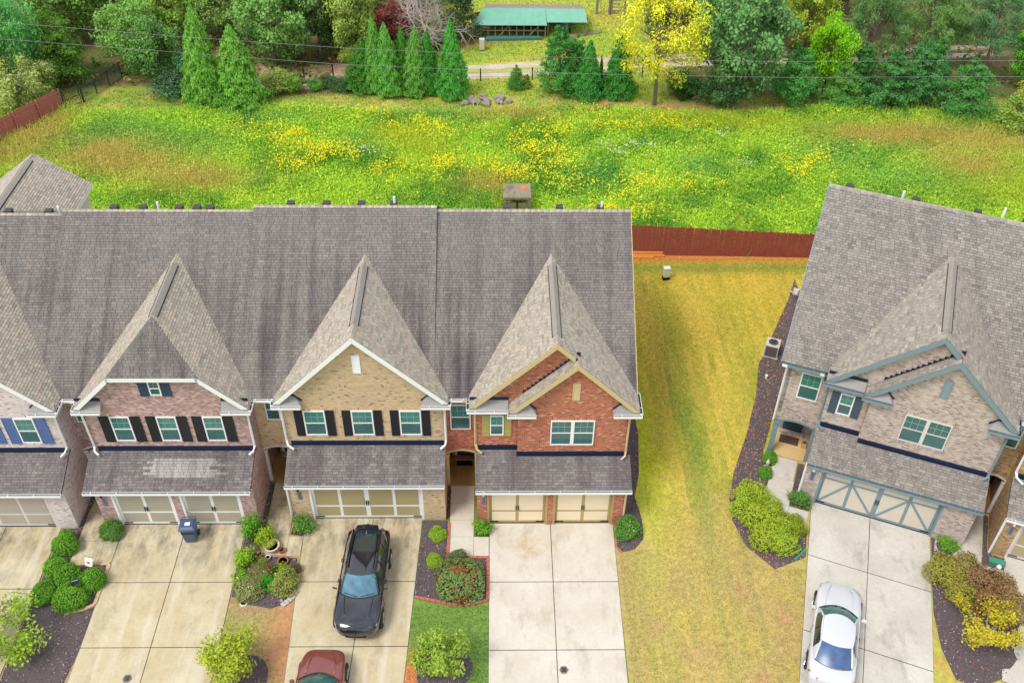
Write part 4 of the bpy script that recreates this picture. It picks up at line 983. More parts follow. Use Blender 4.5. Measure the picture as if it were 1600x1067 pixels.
def bed(poly, chips=CHIP, mat='mulch', dens=130, z=0.05, world=True):
    r = tag(empty('mulch_bed'), kind='structure')
    bm = bmesh.new(); f = bm.faces.new([bm.verts.new((x, y, 0)) for x, y in poly]); bm.normal_update()
    if f.normal.z < 0: f.normal_flip()
    for axis in (0, 1):
        lo, hi = min(p[axis] for p in poly), max(p[axis] for p in poly); q = lo + 0.4
        while q < hi:
            co = [0, 0, 0]; no = [0, 0, 0]; co[axis] = q; no[axis] = 1
            bmesh.ops.bisect_plane(bm, geom=bm.verts[:] + bm.edges[:] + bm.faces[:], plane_co=co, plane_no=no); q += 0.4
    edge = {v for e in bm.edges if e.is_boundary for v in e.verts}
    for v in bm.verts: v.co.z = H(v.co.x, v.co.y) + (0.004 if v in edge else z * (0.7 + 0.6 * rnd.random()))
    me = bpy.data.meshes.new('soil'); bm.to_mesh(me); bm.free(); me.materials.append(M[mat]); link(bpy.data.objects.new('soil', me), r)
    xs = [p[0] for p in poly]; ys = [p[1] for p in poly]; A = (max(xs) - min(xs)) * (max(ys) - min(ys)); n = int(A * dens)
    P = np.stack([nrs.uniform(min(xs), max(xs), n), nrs.uniform(min(ys), max(ys), n), np.zeros(n)], 1); P = P[inpoly(P, poly)]
    P[:, 2] = [H(a, b) for a, b in P[:, :2]] + z * nrs.uniform(0.6, 1.5, len(P))
    N = np.zeros_like(P); N[:, 2] = 1
    c = np.array([chips[k] for k in nrs.randint(len(chips), size=len(P))]) * nrs.uniform(0.7, 1.7, (len(P), 1))
    me = numesh('mulch_chips', *leafquads(P, N, nrs.uniform(0.05, 0.13, len(P)), 0.4, c, 0.35), M['chip']); tag(link(bpy.data.objects.new('mulch_chips', me), r), kind='stuff')
    return r
def spl(pts, k=6):
    out = []; n = len(pts)
    for i in range(n):
        p0, p1, p2, p3 = [Vector(pts[(i + d) % n]) for d in (-1, 0, 1, 2)]
        for j in range(k):
            t = j / k; q = 0.5 * ((2 * p1) + (p2 - p0) * t + (2 * p0 - 5 * p1 + 4 * p2 - p3) * t * t + (3 * p1 - p0 - 3 * p2 + p3) * t ** 3); out.append((q.x, q.y))
    return out
bed([(-3.32, 0.26), (-2.2, 0.26), (-2.16, -1.72), (-0.42, -1.76), (-0.40, -3.95), (-0.9, -4.1), (-1.4, -4.16), (-2.1, -4.08), (-2.8, -3.9), (-3.48, -3.72)])
bed(spl([(-3.15, -7.0), (-2.75, -6.5), (-2.1, -6.3), (-1.3, -6.4), (-0.95, -7.0), (-1.3, -7.8), (-2.2, -8.1), (-3.0, -7.8)], 4))
bed([(5.36, 0.0), (5.62, 0.0), (5.62, 8.5), (6.9, 8.2), (7.0, 5.5), (6.75, 3.0), (6.4, 1.6), (6.6, 0.3), (6.55, -0.8), (6.1, -1.35), (5.6, -1.5), (5.28, -1.2)])
bed([(-11.18, -0.05), (-10.56, -0.05), (-10.56, 2.4), (-10.36, 2.4), (-10.36, -1.62), (-8.7, -1.74), (-8.52, -2.7), (-8.5, -3.5), (-8.9, -4.1), (-9.4, -4.3), (-10.4, -4.1), (-11.16, -3.7)])
bed([(-19.38, -0.1), (-18.66, -0.1), (-18.62, 2.4), (-18.5, 2.4), (-18.5, -2.05), (-16.76, -2.02), (-16.74, -4.1), (-16.70, -6.1), (-16.9, -7.9), (-19.38, -8.5)])
bed(spl([(-11.0, -7.0), (-10.4, -6.6), (-9.5, -6.5), (-9.0, -7.2), (-9.2, -8.2), (-10.2, -8.7), (-11.0, -8.2)], 4))
bed([(-0.95, 0.0), (-0.34, 0.0), (-0.34, -0.62), (-0.95, -0.62)], CHIPB, 'mulch_brown')
bed([(-9.1, 0.28), (-8.64, 0.28), (-8.64, -0.58), (-9.18, -0.48)], CHIPB, 'mulch_brown')
bed([(-17.4, 0.0), (-16.7, 0.0), (-16.7, -0.8), (-17.38, -0.8)])
bed([(-2.27, 0.3), (-2.13, 0.3), (-2.13, 2.25), (-2.27, 2.25)], CHIPB, 'mulch_brown', 300)
e1 = [rb(*p)[:2] for p in ((-2.0, 15), (-2.0, 2.2), (-1.46, 2.2), (-1.40, -0.6), (-0.3, -1.64), (0.66, -1.5), (0.86, -3.15))]
bed(e1 + [(11.9, -2.8), (10.9, -1.6), (10.55, -0.2), (10.62, 1.0), (11.1, 2.6), (12.2, 5.1), (13.2, 7.8), (13.8, 10.1), (14.7, 11.8), (16.6, 15.6), (17.6, 18.0)], CHIP + [C3(176, 120, 70), C3(160, 104, 66), C3(190, 140, 90)], 'mulch', 190)
bed([rb(*p)[:2] for p in ((5.85, 0.0), (6.95, 0.0), (6.95, -0.9), (8.9, -1.62), (9.6, -2.4), (9.5, -5.0), (8.8, -6.2), (7.9, -6.9), (7.2, -6.8), (6.6, -5.6), (6.2, -4.0), (6.05, -2.6))], CHIP + [C3(120, 70, 56)])
bed([rb(*p)[:2] for p in ((7.98, 2.2), (8.18, 2.2), (8.18, 0.05), (8.9, 0.0), (8.86, -0.68), (7.98, -0.68))])
bed([rb(*p)[:2] for p in ((-0.32, 2.2), (-0.02, 2.2), (-0.02, 0.0), (0.6, 0.0), (0.6, -0.55), (-0.28, -0.55))])

def edging(name, label, pts, mat, w=0.12, l=0.22, h=0.09, cat='edging', **kw):
    r = empty(name, (pts[0][0], pts[0][1], H(*pts[0])), label=label, cat=cat, **kw); o = Vector((pts[0][0], pts[0][1], 0))
    for a, b in zip(pts[:-1], pts[1:]):
        a, b = Vector((*a, 0)), Vector((*b, 0)); d = b - a; n = max(1, int(d.length / l)); st = d.length / n; d.normalize()
        for i in range(n):
            c = a + d * (st * (i + 0.5)); bx = bpy.data.objects.new('brick', _bk(mat, w, st - 0.016, h)); link(bx, r)
            bx.location = (c.x - o.x, c.y - o.y, H(c.x, c.y) - r.location.z + rnd.uniform(-0.01, 0.01)); bx.rotation_euler = (0, 0, math.atan2(d.y, d.x) + rnd.uniform(-0.06, 0.06))
_bkc = {}
def _bk(mat, w, l, h):
    k = (mat, w, round(l, 2), h)
    if k not in _bkc: _bkc[k] = MB().box(-round(l, 2) / 2, round(l, 2) / 2, -w / 2, w / 2, -0.03, h).mesh('brick', M[mat])
    return _bkc[k]
edging('brick_edging', 'red brick edging round the rose bed between walk and pale drive', [(-2.14, 0.1), (-2.14, -1.79), (-0.38, -1.79), (-0.38, -3.95), (-0.9, -4.12), (-1.4, -4.2), (-2.1, -4.12), (-2.8, -3.95), (-3.46, -3.78)], 'edging_red')
edging('stone_edging', 'tan stone edging round the bed of clipped round shrubs', [(-18.3, -2.06), (-16.72, -2.06), (-16.74, -4.1), (-17.1, -4.32), (-17.85, -4.52)], 'edging_tan', 0.14, 0.34)
edging('brick_edging', 'row of pale grey pavers set askew at the flower bed corner', [(-8.95, -4.2), (-8.62, -3.85), (-8.42, -3.45)], 'edging_grey', 0.22, 0.15, 0.08)
edging('brick_edging', 'thin red edging strip along the right side of the pale drive', [(5.3, 0.0), (5.3, -1.25), (5.5, -1.52)], 'edging_red', 0.07, 0.3, 0.06)

# ================================================================== PLANTS
def crown_cols(n, base, var, clump=None, rs=nrs):
    k = 1 + var * rs.normal(size=(n, 1)); c = np.clip(k, 0.35, 1.9) * np.asarray(base)
    if clump is not None: c = c * clump[:, None]  # clump shading painted into the leaf colours: lighter tops, darker insides
    return np.clip(c, 0.003, 0.9)
def leafmesh(name, parts, mat=None):
    V, F, Cc, o = [], [], [], 0
    for v, f, c in parts: V.append(v); F.append(f + o); Cc.append(c); o += len(v)
    return numesh(name, np.concatenate(V), np.concatenate(F), np.concatenate(Cc), mat or M['leaf'])
def sphere_pts(n, rs=nrs):
    p = rs.normal(size=(n, 3)); return p / np.linalg.norm(p, axis=1)[:, None]
def ball_shrub(n=6000, leaf=0.125, bump=0.12, seed=1, low=-0.35, asp=0.6):
    rs = np.random.RandomState(seed); d = sphere_pts(n, rs); d = d[d[:, 2] > low]
    lump = 1 + bump * (np.sin(3.1 * d[:, 0] + seed) * np.sin(2.7 * d[:, 1] + 1.3 * seed) + 0.6 * np.sin(7 * d[:, 2] + 5 * d[:, 0]))
    r = lump * rs.uniform(0.80, 1.03, len(d)); P = d * r[:, None]; P[:, 2] = P[:, 2] + 0.5
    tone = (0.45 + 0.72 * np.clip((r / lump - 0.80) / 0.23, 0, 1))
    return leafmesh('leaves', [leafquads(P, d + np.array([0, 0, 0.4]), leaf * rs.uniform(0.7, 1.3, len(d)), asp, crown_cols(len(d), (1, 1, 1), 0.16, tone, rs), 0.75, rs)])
def loose_shrub(n=2200, leaf=0.15, seed=3, spikes=16):
    rs = np.random.RandomState(seed); P = []; N = []
    for k in range(spikes):
        a = rs.uniform(0, 6.283); tilt = rs.uniform(0.05, 0.95); L = rs.uniform(0.75, 1.1)
        d = np.array([math.cos(a) * tilt, math.sin(a) * tilt, 1.1 - 0.4 * tilt]); d /= np.linalg.norm(d)
        m = n // spikes; t = rs.uniform(0.2, 1, m); q = d * (t * L)[:, None] + rs.normal(size=(m, 3)) * 0.13; P.append(q); N.append(np.tile(d, (m, 1)) * 0.4 + np.array([0, 0, 0.6]))
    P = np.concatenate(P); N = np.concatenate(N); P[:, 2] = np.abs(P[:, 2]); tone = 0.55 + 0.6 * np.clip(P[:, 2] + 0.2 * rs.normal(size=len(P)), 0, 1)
    return leafmesh('leaves', [leafquads(P, N, leaf * rs.uniform(0.6, 1.3, len(P)), 0.5, crown_cols(len(P), (1, 1, 1), 0.2, tone, rs), 0.6, rs)])
BALL = [ball_shrub(seed=s) for s in (1, 2, 5)]; LOOSE = [loose_shrub(seed=s) for s in (3, 8)]; FINE = [ball_shrub(4600, 0.15, 0.2, s, -0.2, 0.45) for s in (11, 12)]
STEM = MB()
for k in range(7):
    a = k * 0.9; STEM.tube([(0, 0, -0.05), (0.16 * math.cos(a), 0.16 * math.sin(a), 0.25), (0.42 * math.cos(a), 0.42 * math.sin(a), 0.7)], [0.035, 0.025, 0.012], 5)
STEM = STEM.mesh('stem', M['bark'])
def G4(c): return (c[0], c[1], c[2], 1)
def shrub(name, label, x, y, r, h, mesh, c, cat='shrub', group=None, extra=None, rz=None, z=None):
    if mesh in LOOSE: r *= 1.5; h *= 1.15
    o = empty(name, (x, y, H(x, y) if z is None else z), rnd.uniform(0, 6.28) if rz is None else rz, label=label, cat=cat, group=group)
    l = bpy.data.objects.new('leaves', mesh); link(l, o); l.scale = (r, r, h / 1.45); l.color = c
    s = bpy.data.objects.new('stem', STEM); link(s, o); s.scale = (r, r, h)
    if extra:
        rs = np.random.RandomState(int(abs(x * 31 + y * 7))); n, cc, sz = extra
        d = sphere_pts(n, rs); d = d[d[:, 2] > -0.1]; P = d * np.array([r, r, h * 0.62]) * rs.uniform(0.86, 1.04, (len(d), 1)); P[:, 2] += h * 0.36
        cs = np.array([cc[i] for i in rs.randint(len(cc), size=len(d))])
        me = leafmesh('flowers', [leafquads(P, d, sz, 0.9, cs, 0.5, rs)], M['petal']); tag(link(bpy.data.objects.new('flowers', me), o), kind='stuff')
    return o
LG, YG, DG = S(124, 184, 56, 1.0), S(170, 204, 62, 1.0), S(108, 158, 70, 1.0)
for (x, y, r, h, l) in [(-18.82, -1.2, 0.56, 0.85, 'clipped round shrub nearest the white garage corner, beside the walk slab'),
                        (-18.85, -2.42, 0.50, 0.75, 'clipped round shrub against the drive edge, between the corner shrub and the big cluster'),
                        (-18.15, -2.95, 0.62, 0.85, 'lime green clipped shrub behind the small dark sign, topmost of the cluster'),
                        (-17.07, -3.05, 0.55, 0.8, 'clipped round shrub beside the tan stone edging, under the white flag'),
                        (-17.7, -3.95, 0.66, 0.85, 'clipped round shrub in front of the small dark sign'),
                        (-18.85, -3.7, 0.54, 0.75, 'darker clipped round shrub on the drive side of the cluster')]:
    shrub('round_shrub', l, x, y, r, h, BALL[rnd.randrange(3)], sc3(LG, rnd.uniform(0.85, 1.15)), group='clipped round shrubs in the left bed')
shrub('round_shrub', 'small round shrub between walk and mauve garage pier', -17.04, -0.45, 0.5, 0.75, BALL[1], sc3(DG, 1.15))
shrub('leafy_shrub', 'glossy green shrub in front of the tan brick garage corner', -8.62, -0.15, 0.52, 0.95, LOOSE[0], sc3(DG, 1.15), extra=(14, [C3(206, 190, 160)], 0.07))
shrub('leafy_shrub', 'bright green shrub at the red brick garage pier by the walk', -0.62, -0.33, 0.40, 0.75, LOOSE[1], sc3(LG, 1.1))
shrub('leafy_shrub', 'round green shrub with yellow leaves at the corner of the red brick house', 5.82, -0.45, 0.58, 0.85, BALL[2], sc3(DG, 1.15), extra=(60, [C3(170, 200, 60), C3(196, 190, 70)], 0.09))
shrub('low_shrub', 'small lime shrub nearer the tan garage in the dark mulch', -2.62, -0.6, 0.40, 0.42, BALL[0], sc3(YG, 1.05), group='lime shrubs by the walk')
shrub('low_shrub', 'small lime shrub beside the rose bush in the dark mulch', -2.70, -2.03, 0.37, 0.4, BALL[1], sc3(YG, 1.0), group='lime shrubs by the walk')
shrub('rose_bush', 'big rose bush dotted with red and orange blooms in brick-edged bed', -1.55, -3.25, 0.98, 0.95, FINE[0], S(136, 168, 92), extra=(520, [C3(222, 72, 56), C3(206, 56, 82), C3(226, 104, 70), C3(190, 64, 64)], 0.11))
shrub('rose_bush', 'small grey-green bush at the walk corner behind the red rose bush', -1.72, -2.0, 0.42, 0.6, FINE[1], S(128, 146, 90))
shrub('flower_clump', 'magenta flowers at the brick edging corner beside the rose bush', -1.0, -2.4, 0.22, 0.35, LOOSE[0], S(90, 110, 50), cat='flowers', extra=(40, [C3(200, 40, 90), C3(220, 60, 110)], 0.08))
shrub('flower_clump', 'pink flowers at the curved brick edging below the rose bush', -1.5, -4.0, 0.24, 0.3, LOOSE[1], S(90, 110, 50), cat='flowers', extra=(26, [C3(214, 50, 110)], 0.08))
shrub('tall_shrub', 'tall bright green shrub against the mauve garage wall', -10.72, -0.55, 0.52, 1.5, LOOSE[0], sc3(LG, 1.0))
shrub('tall_shrub', 'yellow-green leafy shrub beside the potted bowl on the walk', -10.2, -0.9, 0.46, 1.1, LOOSE[1], S(176, 204, 50))
shrub('leafy_shrub', 'lime leafy shrub at the drive edge of the flower bed', -10.82, -2.0, 0.5, 0.85, LOOSE[0], S(160, 204, 54))
shrub('leafy_shrub', 'small lime shrub with yellow blooms below the taller lime shrub', -10.88, -2.9, 0.36, 0.55, LOOSE[1], S(140, 196, 50), extra=(14, [C3(236, 206, 60)], 0.09))
shrub('fern', 'bright green fern in the middle of the flower bed', -9.65, -3.15, 0.40, 0.6, LOOSE[1], S(76, 178, 48), cat='fern')
shrub('rose_bush', 'faded rose bush with pale blooms at the drive side of the flower bed', -10.45, -3.5, 0.58, 0.6, FINE[0], S(168, 178, 106), extra=(40, [C3(226, 170, 150), C3(236, 214, 190)], 0.08))
shrub('rose_bush', 'sprawling dull rose bush beside the grey pavers', -8.95, -3.2, 0.62, 0.65, FINE[1], S(170, 182, 90), extra=(40, [C3(190, 120, 90), C3(214, 190, 150)], 0.07))
shrub('flower_clump', 'yellow and green flower clump below the round clay bowl', -9.15, -2.6, 0.34, 0.5, LOOSE[0], S(150, 200, 48), cat='flowers', extra=(46, [C3(240, 200, 50), C3(250, 220, 80)], 0.09))
shrub('flower_clump', 'red flowers beside the yellow flower clump', -9.62, -2.55, 0.26, 0.4, LOOSE[1], S(96, 120, 60), cat='flowers', extra=(40, [C3(222, 70, 60), C3(236, 110, 90)], 0.09))
shrub('flower_clump', 'dusty pink flower clump at the walk edge near the tan drive', -8.7, -2.5, 0.3, 0.45, FINE[1], S(130, 128, 90), cat='flowers', extra=(24, [C3(206, 110, 120)], 0.07))
shrub('flower_clump', 'low pale pink blooming clump between the fern and the faded roses', -10.05, -2.75, 0.42, 0.5, FINE[0], S(160, 160, 96), cat='flowers', extra=(50, [C3(232, 190, 180), C3(220, 150, 140)], 0.08))
shrub('leafy_shrub', 'olive leafy clump by the terracotta pot at the walk end', -10.15, -2.15, 0.32, 0.45, LOOSE[1], S(150, 160, 70))
shrub('flower_clump', 'orange-tinged low clump along the drive edge near the grey pavers', -8.75, -2.95, 0.3, 0.4, LOOSE[0], S(170, 150, 76), cat='flowers', extra=(24, [C3(226, 130, 80)], 0.08))
# far side of the lawn
shrub('small_shrub', 'small round lime shrub by the porch, nearer the house', *rb(-1.62, 1.85)[:2], 0.34, 0.5, BALL[0], sc3(LG, 1.05), group='round shrubs by the porch walk')
shrub('small_shrub', 'small round lime shrub beside the white ornament, nearer the yellow hedge', *rb(-1.66, 0.85)[:2], 0.34, 0.5, BALL[1], sc3(LG, 1.0), group='round shrubs by the porch walk')
shrub('leafy_shrub', 'dense green shrub at the foot of the grey brick garage pier', *rb(0.12, -0.3)[:2], 0.50, 0.85, LOOSE[0], sc3(DG, 1.15))
shrub('leafy_shrub', 'small bright shrub at the right pier of the cross-braced garage', *rb(6.5, -0.3)[:2], 0.42, 0.6, LOOSE[1], sc3(LG, 1.1))
HED = [(11.55, 0.95, 0.7, 0.9), (11.2, 0.3, 0.7, 0.95), (11.75, -0.4, 0.8, 1.0), (12.15, 0.1, 0.65, 0.85), (11.9, -1.3, 0.75, 0.95), (12.5, -1.6, 0.65, 0.85), (12.6, -0.7, 0.6, 0.8)]
def hedge(name, label, spots, c, meshes, extra=None):
    x0, y0 = spots[0][:2]; o = empty(name, (x0, y0, H(x0, y0)), label=label, cat='hedge')
    for i, (x, y, r, h) in enumerate(spots):
        l = bpy.data.objects.new('leaves', meshes[i % len(meshes)]); link(l, o); l.location = (x - x0, y - y0, 0); l.scale = (r, r, h / 1.45); l.rotation_euler = (0, 0, i * 1.7)
        l.color = sc3(c[i % len(c)], rnd.uniform(0.9, 1.1))
        s = bpy.data.objects.new('stem', STEM); link(s, o); s.location = (x - x0, y - y0, 0); s.scale = (r, r, h)
    return o
hedge('flowering_hedge', 'yellow-green spreading hedge on the lawn side of the grey driveway', HED, [S(192, 212, 66), S(180, 206, 66)], FINE)
shrub('low_shrub', 'round yellow-green shrub touching the grey driveway, end of the yellow hedge', *rb(0.1, -1.95)[:2], 0.52, 0.75, FINE[0], S(164, 184, 44))
RH = [rb(*p)[:2] + q for p, q in (((6.45, -2.0), (0.75, 1.0)), ((7.2, -1.75), (0.75, 1.05)), ((7.9, -2.1), (0.8, 1.1)), ((8.6, -2.2), (0.75, 1.0)), ((9.0, -2.9), (0.7, 0.95)), ((7.1, -2.7), (0.7, 0.9)), ((8.2, -2.9), (0.7, 1.0)))]
hedge('flowering_hedge', 'dusky red and green hedge between the grey driveway and its neighbour', RH, [S(176, 174, 76), S(176, 160, 92), S(172, 138, 96), S(168, 136, 92), S(172, 152, 90), S(180, 172, 76), S(170, 128, 92)], FINE)

def small_tree(name, label, x, y, h, r, c, seed, n=2600, leaf=0.13, sparse=False, lean=(0, 0)):
    rs = np.random.RandomState(seed); o = empty(name, (x, y, H(x, y)), label=label, cat='tree')
    tr = MB(); tips = []
    nb = 9 if sparse else 15
    for k in range(nb):
        a = 6.283 * k / nb + rs.uniform(-0.3, 0.3); q = rs.uniform(0.35, 1.0); zt = h * rs.uniform(0.45, 0.95)
        tip = np.array([math.cos(a) * r * q + lean[0], math.sin(a) * r * q + lean[1], zt]); mid = tip * np.array([0.35, 0.35, 0.55])
        tr.tube([(0, 0, 0), tuple(mid), tuple(tip)], [0.04, 0.025, 0.008], 5); tips.append(tip); tips.append(mid * 0.35 + tip * 0.65)
    tips.append(np.array([lean[0], lean[1], h * 0.9])); P = []; T = []
    for t in tips:
        m = n // len(tips); d = sphere_pts(m, rs); rad = r * (0.30 if sparse else 0.36) * rs.uniform(0.7, 1.2)
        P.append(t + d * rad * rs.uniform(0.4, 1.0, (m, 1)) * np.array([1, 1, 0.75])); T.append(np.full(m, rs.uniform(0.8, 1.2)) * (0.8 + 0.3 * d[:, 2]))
    P = np.concatenate(P); T = np.concatenate(T); P[:, 2] = np.maximum(P[:, 2], 0.12)
    N = P - np.array([0, 0, h * 0.4]); N /= np.linalg.norm(N, axis=1)[:, None]
    tr.build('trunk', M['bark_pale'] if sparse else M['bark'], o)
    me = leafmesh('crown', [leafquads(P, N + np.array([0, 0, 0.5]), leaf * rs.uniform(0.6, 1.3, len(P)), 0.55, crown_cols(len(P), (1, 1, 1), 0.2, T, rs), 0.7, rs)])
    l = bpy.data.objects.new('crown', me); link(l, o); l.color = c; return o
small_tree('small_tree', 'round yellow-green young tree on the strip between the two tan drives', -10.35, -7.3, 2.2, 1.25, S(196, 212, 70), 41, 4200)
small_tree('small_tree', 'lime green young tree in the mulch ring beside the pale drive', -2.3, -7.15, 2.15, 1.05, S(176, 206, 80), 42, 3600)
small_tree('small_tree', 'sparse light green tree reaching over the drive by the white house', -19.9, -6.3, 2.0, 2.0, S(184, 216, 76), 43, 3400, 0.15, True, (0.2, 0.4))
small_tree('small_tree', 'sparse yellow-leaved tree leaning over the mulch in front of the red hedge', *rb(8.1, -4.7)[:2], 1.9, 1.5, S(220, 206, 60), 44, 2600, 0.13, True)

# ---- grass: blades on the mown lawn and the front strips
def grass(name, x0, x1, y0, y1, dens, hmin, hmax, w, test, colf, lean=0.35, mat='grassblade', zoff=0.0):
    n = int((x1 - x0) * (y1 - y0) * dens); x = nrs.uniform(x0, x1, n); y = nrs.uniform(y0, y1, n); k = test(x, y); x, y = x[k], y[k]; n = len(x)
    z = 0.52 * sst(6.4, 10.7, x) * (1 - sst(13.0, 19.5, y)) + zoff; hh = nrs.uniform(hmin, hmax, n); a = nrs.uniform(0, 6.283, n)
    ux, uy = np.cos(a) * w, np.sin(a) * w; lx, ly = nrs.normal(size=n) * lean * hh, nrs.normal(size=n) * lean * hh
    V = np.empty((n, 4, 3)); V[:, 0] = np.stack([x - ux, y - uy, z], 1); V[:, 1] = np.stack([x + ux, y + uy, z], 1)
    V[:, 2] = np.stack([x + ux * 0.3 + lx, y + uy * 0.3 + ly, z + hh], 1); V[:, 3] = np.stack([x - ux * 0.3 + lx, y - uy * 0.3 + ly, z + hh], 1)
    c = colf(x, y) * nrs.uniform(0.72, 1.3, (n, 1))
    me = numesh(name, V.reshape(-1, 3), np.arange(4 * n).reshape(n, 4), np.clip(c, 0, 0.95), M[mat]); return tag(link(bpy.data.objects.new(name, me)), kind='stuff')
def lawn_test(x, y):
    lx = 5.32 + (y < -1.6) * 0.05 + 1.6 * ((y > -1.4) & (y < 8.4)) ; c, s = math.cos(RBA), math.sin(RBA)
    P = np.stack([x, y], 1); u = (x - RBO[0]) * c + (y - RBO[1]) * s; v = -(x - RBO[0]) * s + (y - RBO[1]) * c
    return (x > lx) & (y < 20.1) & ~((u > 0.6 - 0.1 * np.minimum(v, 0)) & (v < 0)) & ~((u > -2.2)&(v > -3.0)) & ~inpoly(P, [(11.9, -2.8), (10.9, -1.6), (10.55, -0.2), (10.62, 1.0), (11.1, 2.6), (12.2, 5.1), (13.2, 7.8), (13.8, 10.1), (14.7, 11.8), (16.6, 15.6), (17.6, 18.0), (22, 18), (20, -3)])
grass('lawn_grass', 5.2, 19.0, -10.5, 20.3, 420, 0.025, 0.06, 0.010, lawn_test, ground_col)
grass('lawn_grass', -3.55, -0.36, -9.5, -4.2, 260, 0.03, 0.07, 0.014, lambda x, y: ~((spot(x, y, -2.1, -7.2, 1.1, 0.85) > 0.37)) & (x > -3.4 - 0.035 * (-y)), ground_col)
grass('strip_grass', -11.1, -8.4, -9.5, -4.3, 120, 0.03, 0.08, 0.014, lambda x, y: (spot(x, y, -10.0, -7.6, 1.1, 1.0) < 0.37) & (spot(x, y, -8.7, -5.6, 0.6, 1.6) < 0.5), ground_col)
# ---- the wild meadow behind the houses
def build_meadow():
    parts = []
    n = 120000; x = nrs.uniform(-40, 46, n); y = nrs.uniform(20.7, 38.8, n); h = 0.25 + 0.55 * fbm(x, y, 2.0, 71)
    k = (y > 20.75) & (y < 38.4 + 0.5 * np.sin(x * 0.3)); x, y, h = x[k], y[k], h[k]; n = len(x)
    c0 = meadow_col(x, y) * 1.03
    reed = np.zeros(n)
    for cx, cy, rx, ry in REED: reed = np.maximum(reed, spot(x, y, cx, cy, rx, ry))
    dry = np.zeros(n)
    for cx, cy, rx, ry in DRY: dry = np.maximum(dry, spot(x, y, cx, cy, rx, ry))
    z0 = 0.52 * sst(6.4, 10.7, x) * (1 - sst(13.0, 19.5, y))
    for j in range(3):
        px = x + nrs.normal(size=n) * 0.13; py = y + nrs.normal(size=n) * 0.13; hz = h * nrs.uniform(0.25, 1.0, n)
        P = np.stack([px, py, z0 + hz], 1); N = np.stack([nrs.normal(size=n) * 0.5, nrs.normal(size=n) * 0.5 - 0.2, np.ones(n)], 1)
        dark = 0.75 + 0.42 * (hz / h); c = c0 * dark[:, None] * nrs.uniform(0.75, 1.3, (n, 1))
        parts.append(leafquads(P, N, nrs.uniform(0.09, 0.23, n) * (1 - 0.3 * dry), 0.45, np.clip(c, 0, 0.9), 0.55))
    # upright stems (reeds, dry grass)
    m = 48000; i = nrs.choice(n, m, p=(0.5 + reed * 3 + dry * 2) / (0.5 + reed * 3 + dry * 2).sum()); px = x[i] + nrs.normal(size=m) * 0.2; py = y[i] + nrs.normal(size=m) * 0.2; hh = h[i] * nrs.uniform(0.9, 1.7, m)
    a = nrs.uniform(0, 6.283, m); ux, uy = np.cos(a) * 0.022, np.sin(a) * 0.022; lx, ly = nrs.normal(size=m) * 0.14, nrs.normal(size=m) * 0.14; zz = z0[i]
    V = np.empty((m, 4, 3)); V[:, 0] = np.stack([px - ux, py - uy, zz], 1); V[:, 1] = np.stack([px + ux, py + uy, zz], 1); V[:, 2] = np.stack([px + lx + ux * .4, py + ly, zz + hh], 1); V[:, 3] = np.stack([px + lx - ux * .4, py + ly, zz + hh], 1)
    parts.append((V.reshape(-1, 3), np.arange(4 * m).reshape(m, 4), np.clip(c0[i] * 1.12 * nrs.uniform(0.8, 1.3, (m, 1)), 0, 0.9)))
    tag(link(bpy.data.objects.new('meadow_plants', leafmesh('meadow_plants', parts))), kind='stuff')
    # flower heads
    P = []; Cc = []
    for cx, cy in YEL:
        m = 900; q = np.stack([cx + nrs.normal(size=m) * 1.2, cy + nrs.normal(size=m) * 0.65, nrs.uniform(0.55, 1.0, m)], 1); P.append(q)
        Cc.append(np.tile(C3(252, 232, 40), (m, 1)) * nrs.uniform(0.6, 1.05, (m, 1)) * np.array([1, 1, 1]))
    m = 1200; P.append(np.stack([nrs.uniform(-24, 26, m), nrs.uniform(22, 37, m), nrs.uniform(0.5, 0.9, m)], 1)); Cc.append(np.tile(C3(240, 230, 70), (m, 1)))
    P = np.concatenate(P); Cc = np.concatenate(Cc); keep = nrs.rand(len(P)) < 2.6 * (fbm(P[:, 0], P[:, 1], 0.9, 91) - 0.33); P, Cc = P[keep], Cc[keep]
    P[:, 2] += 0.52 * sst(6.4, 10.7, P[:, 0]) * (1 - sst(13.0, 19.5, P[:, 1])); N = np.zeros_like(P); N[:, 2] = 1
    tag(link(bpy.data.objects.new('goldenrod_flowers', leafmesh('goldenrod_flowers', [leafquads(P, N, nrs.uniform(0.07, 0.17, len(P)), 0.6, np.clip(1.15 * Cc, 0, 0.95), 0.6)], M['petal']))), kind='stuff')
    P = np.concatenate([np.stack([cx + nrs.normal(size=30) * 0.40, cy + nrs.normal(size=30) * 0.28, nrs.uniform(0.8, 1.0, 30)], 1) for cx, cy in WHT]); N = np.zeros_like(P); N[:, 2] = 1
    tag(link(bpy.data.objects.new('white_wildflowers', leafmesh('white_wildflowers', [leafquads(P, N, 0.13, 0.9, np.tile(C3(196, 200, 176), (len(P), 1)), 0.4)], M['petal']))), kind='stuff')
build_meadow()
grass('mown_grass', -36, 44, 37.0, 41.5, 55, 0.06, 0.16, 0.03, lambda x, y: fbm(x, y, 2, 8) > 0.3, ground_col)
grass('field_grass', -9, 13, 41, 62, 40, 0.06, 0.16, 0.035, lambda x, y: np.abs(y - 45.4 - 0.11 * (x - 2)) > 1.4, ground_col)

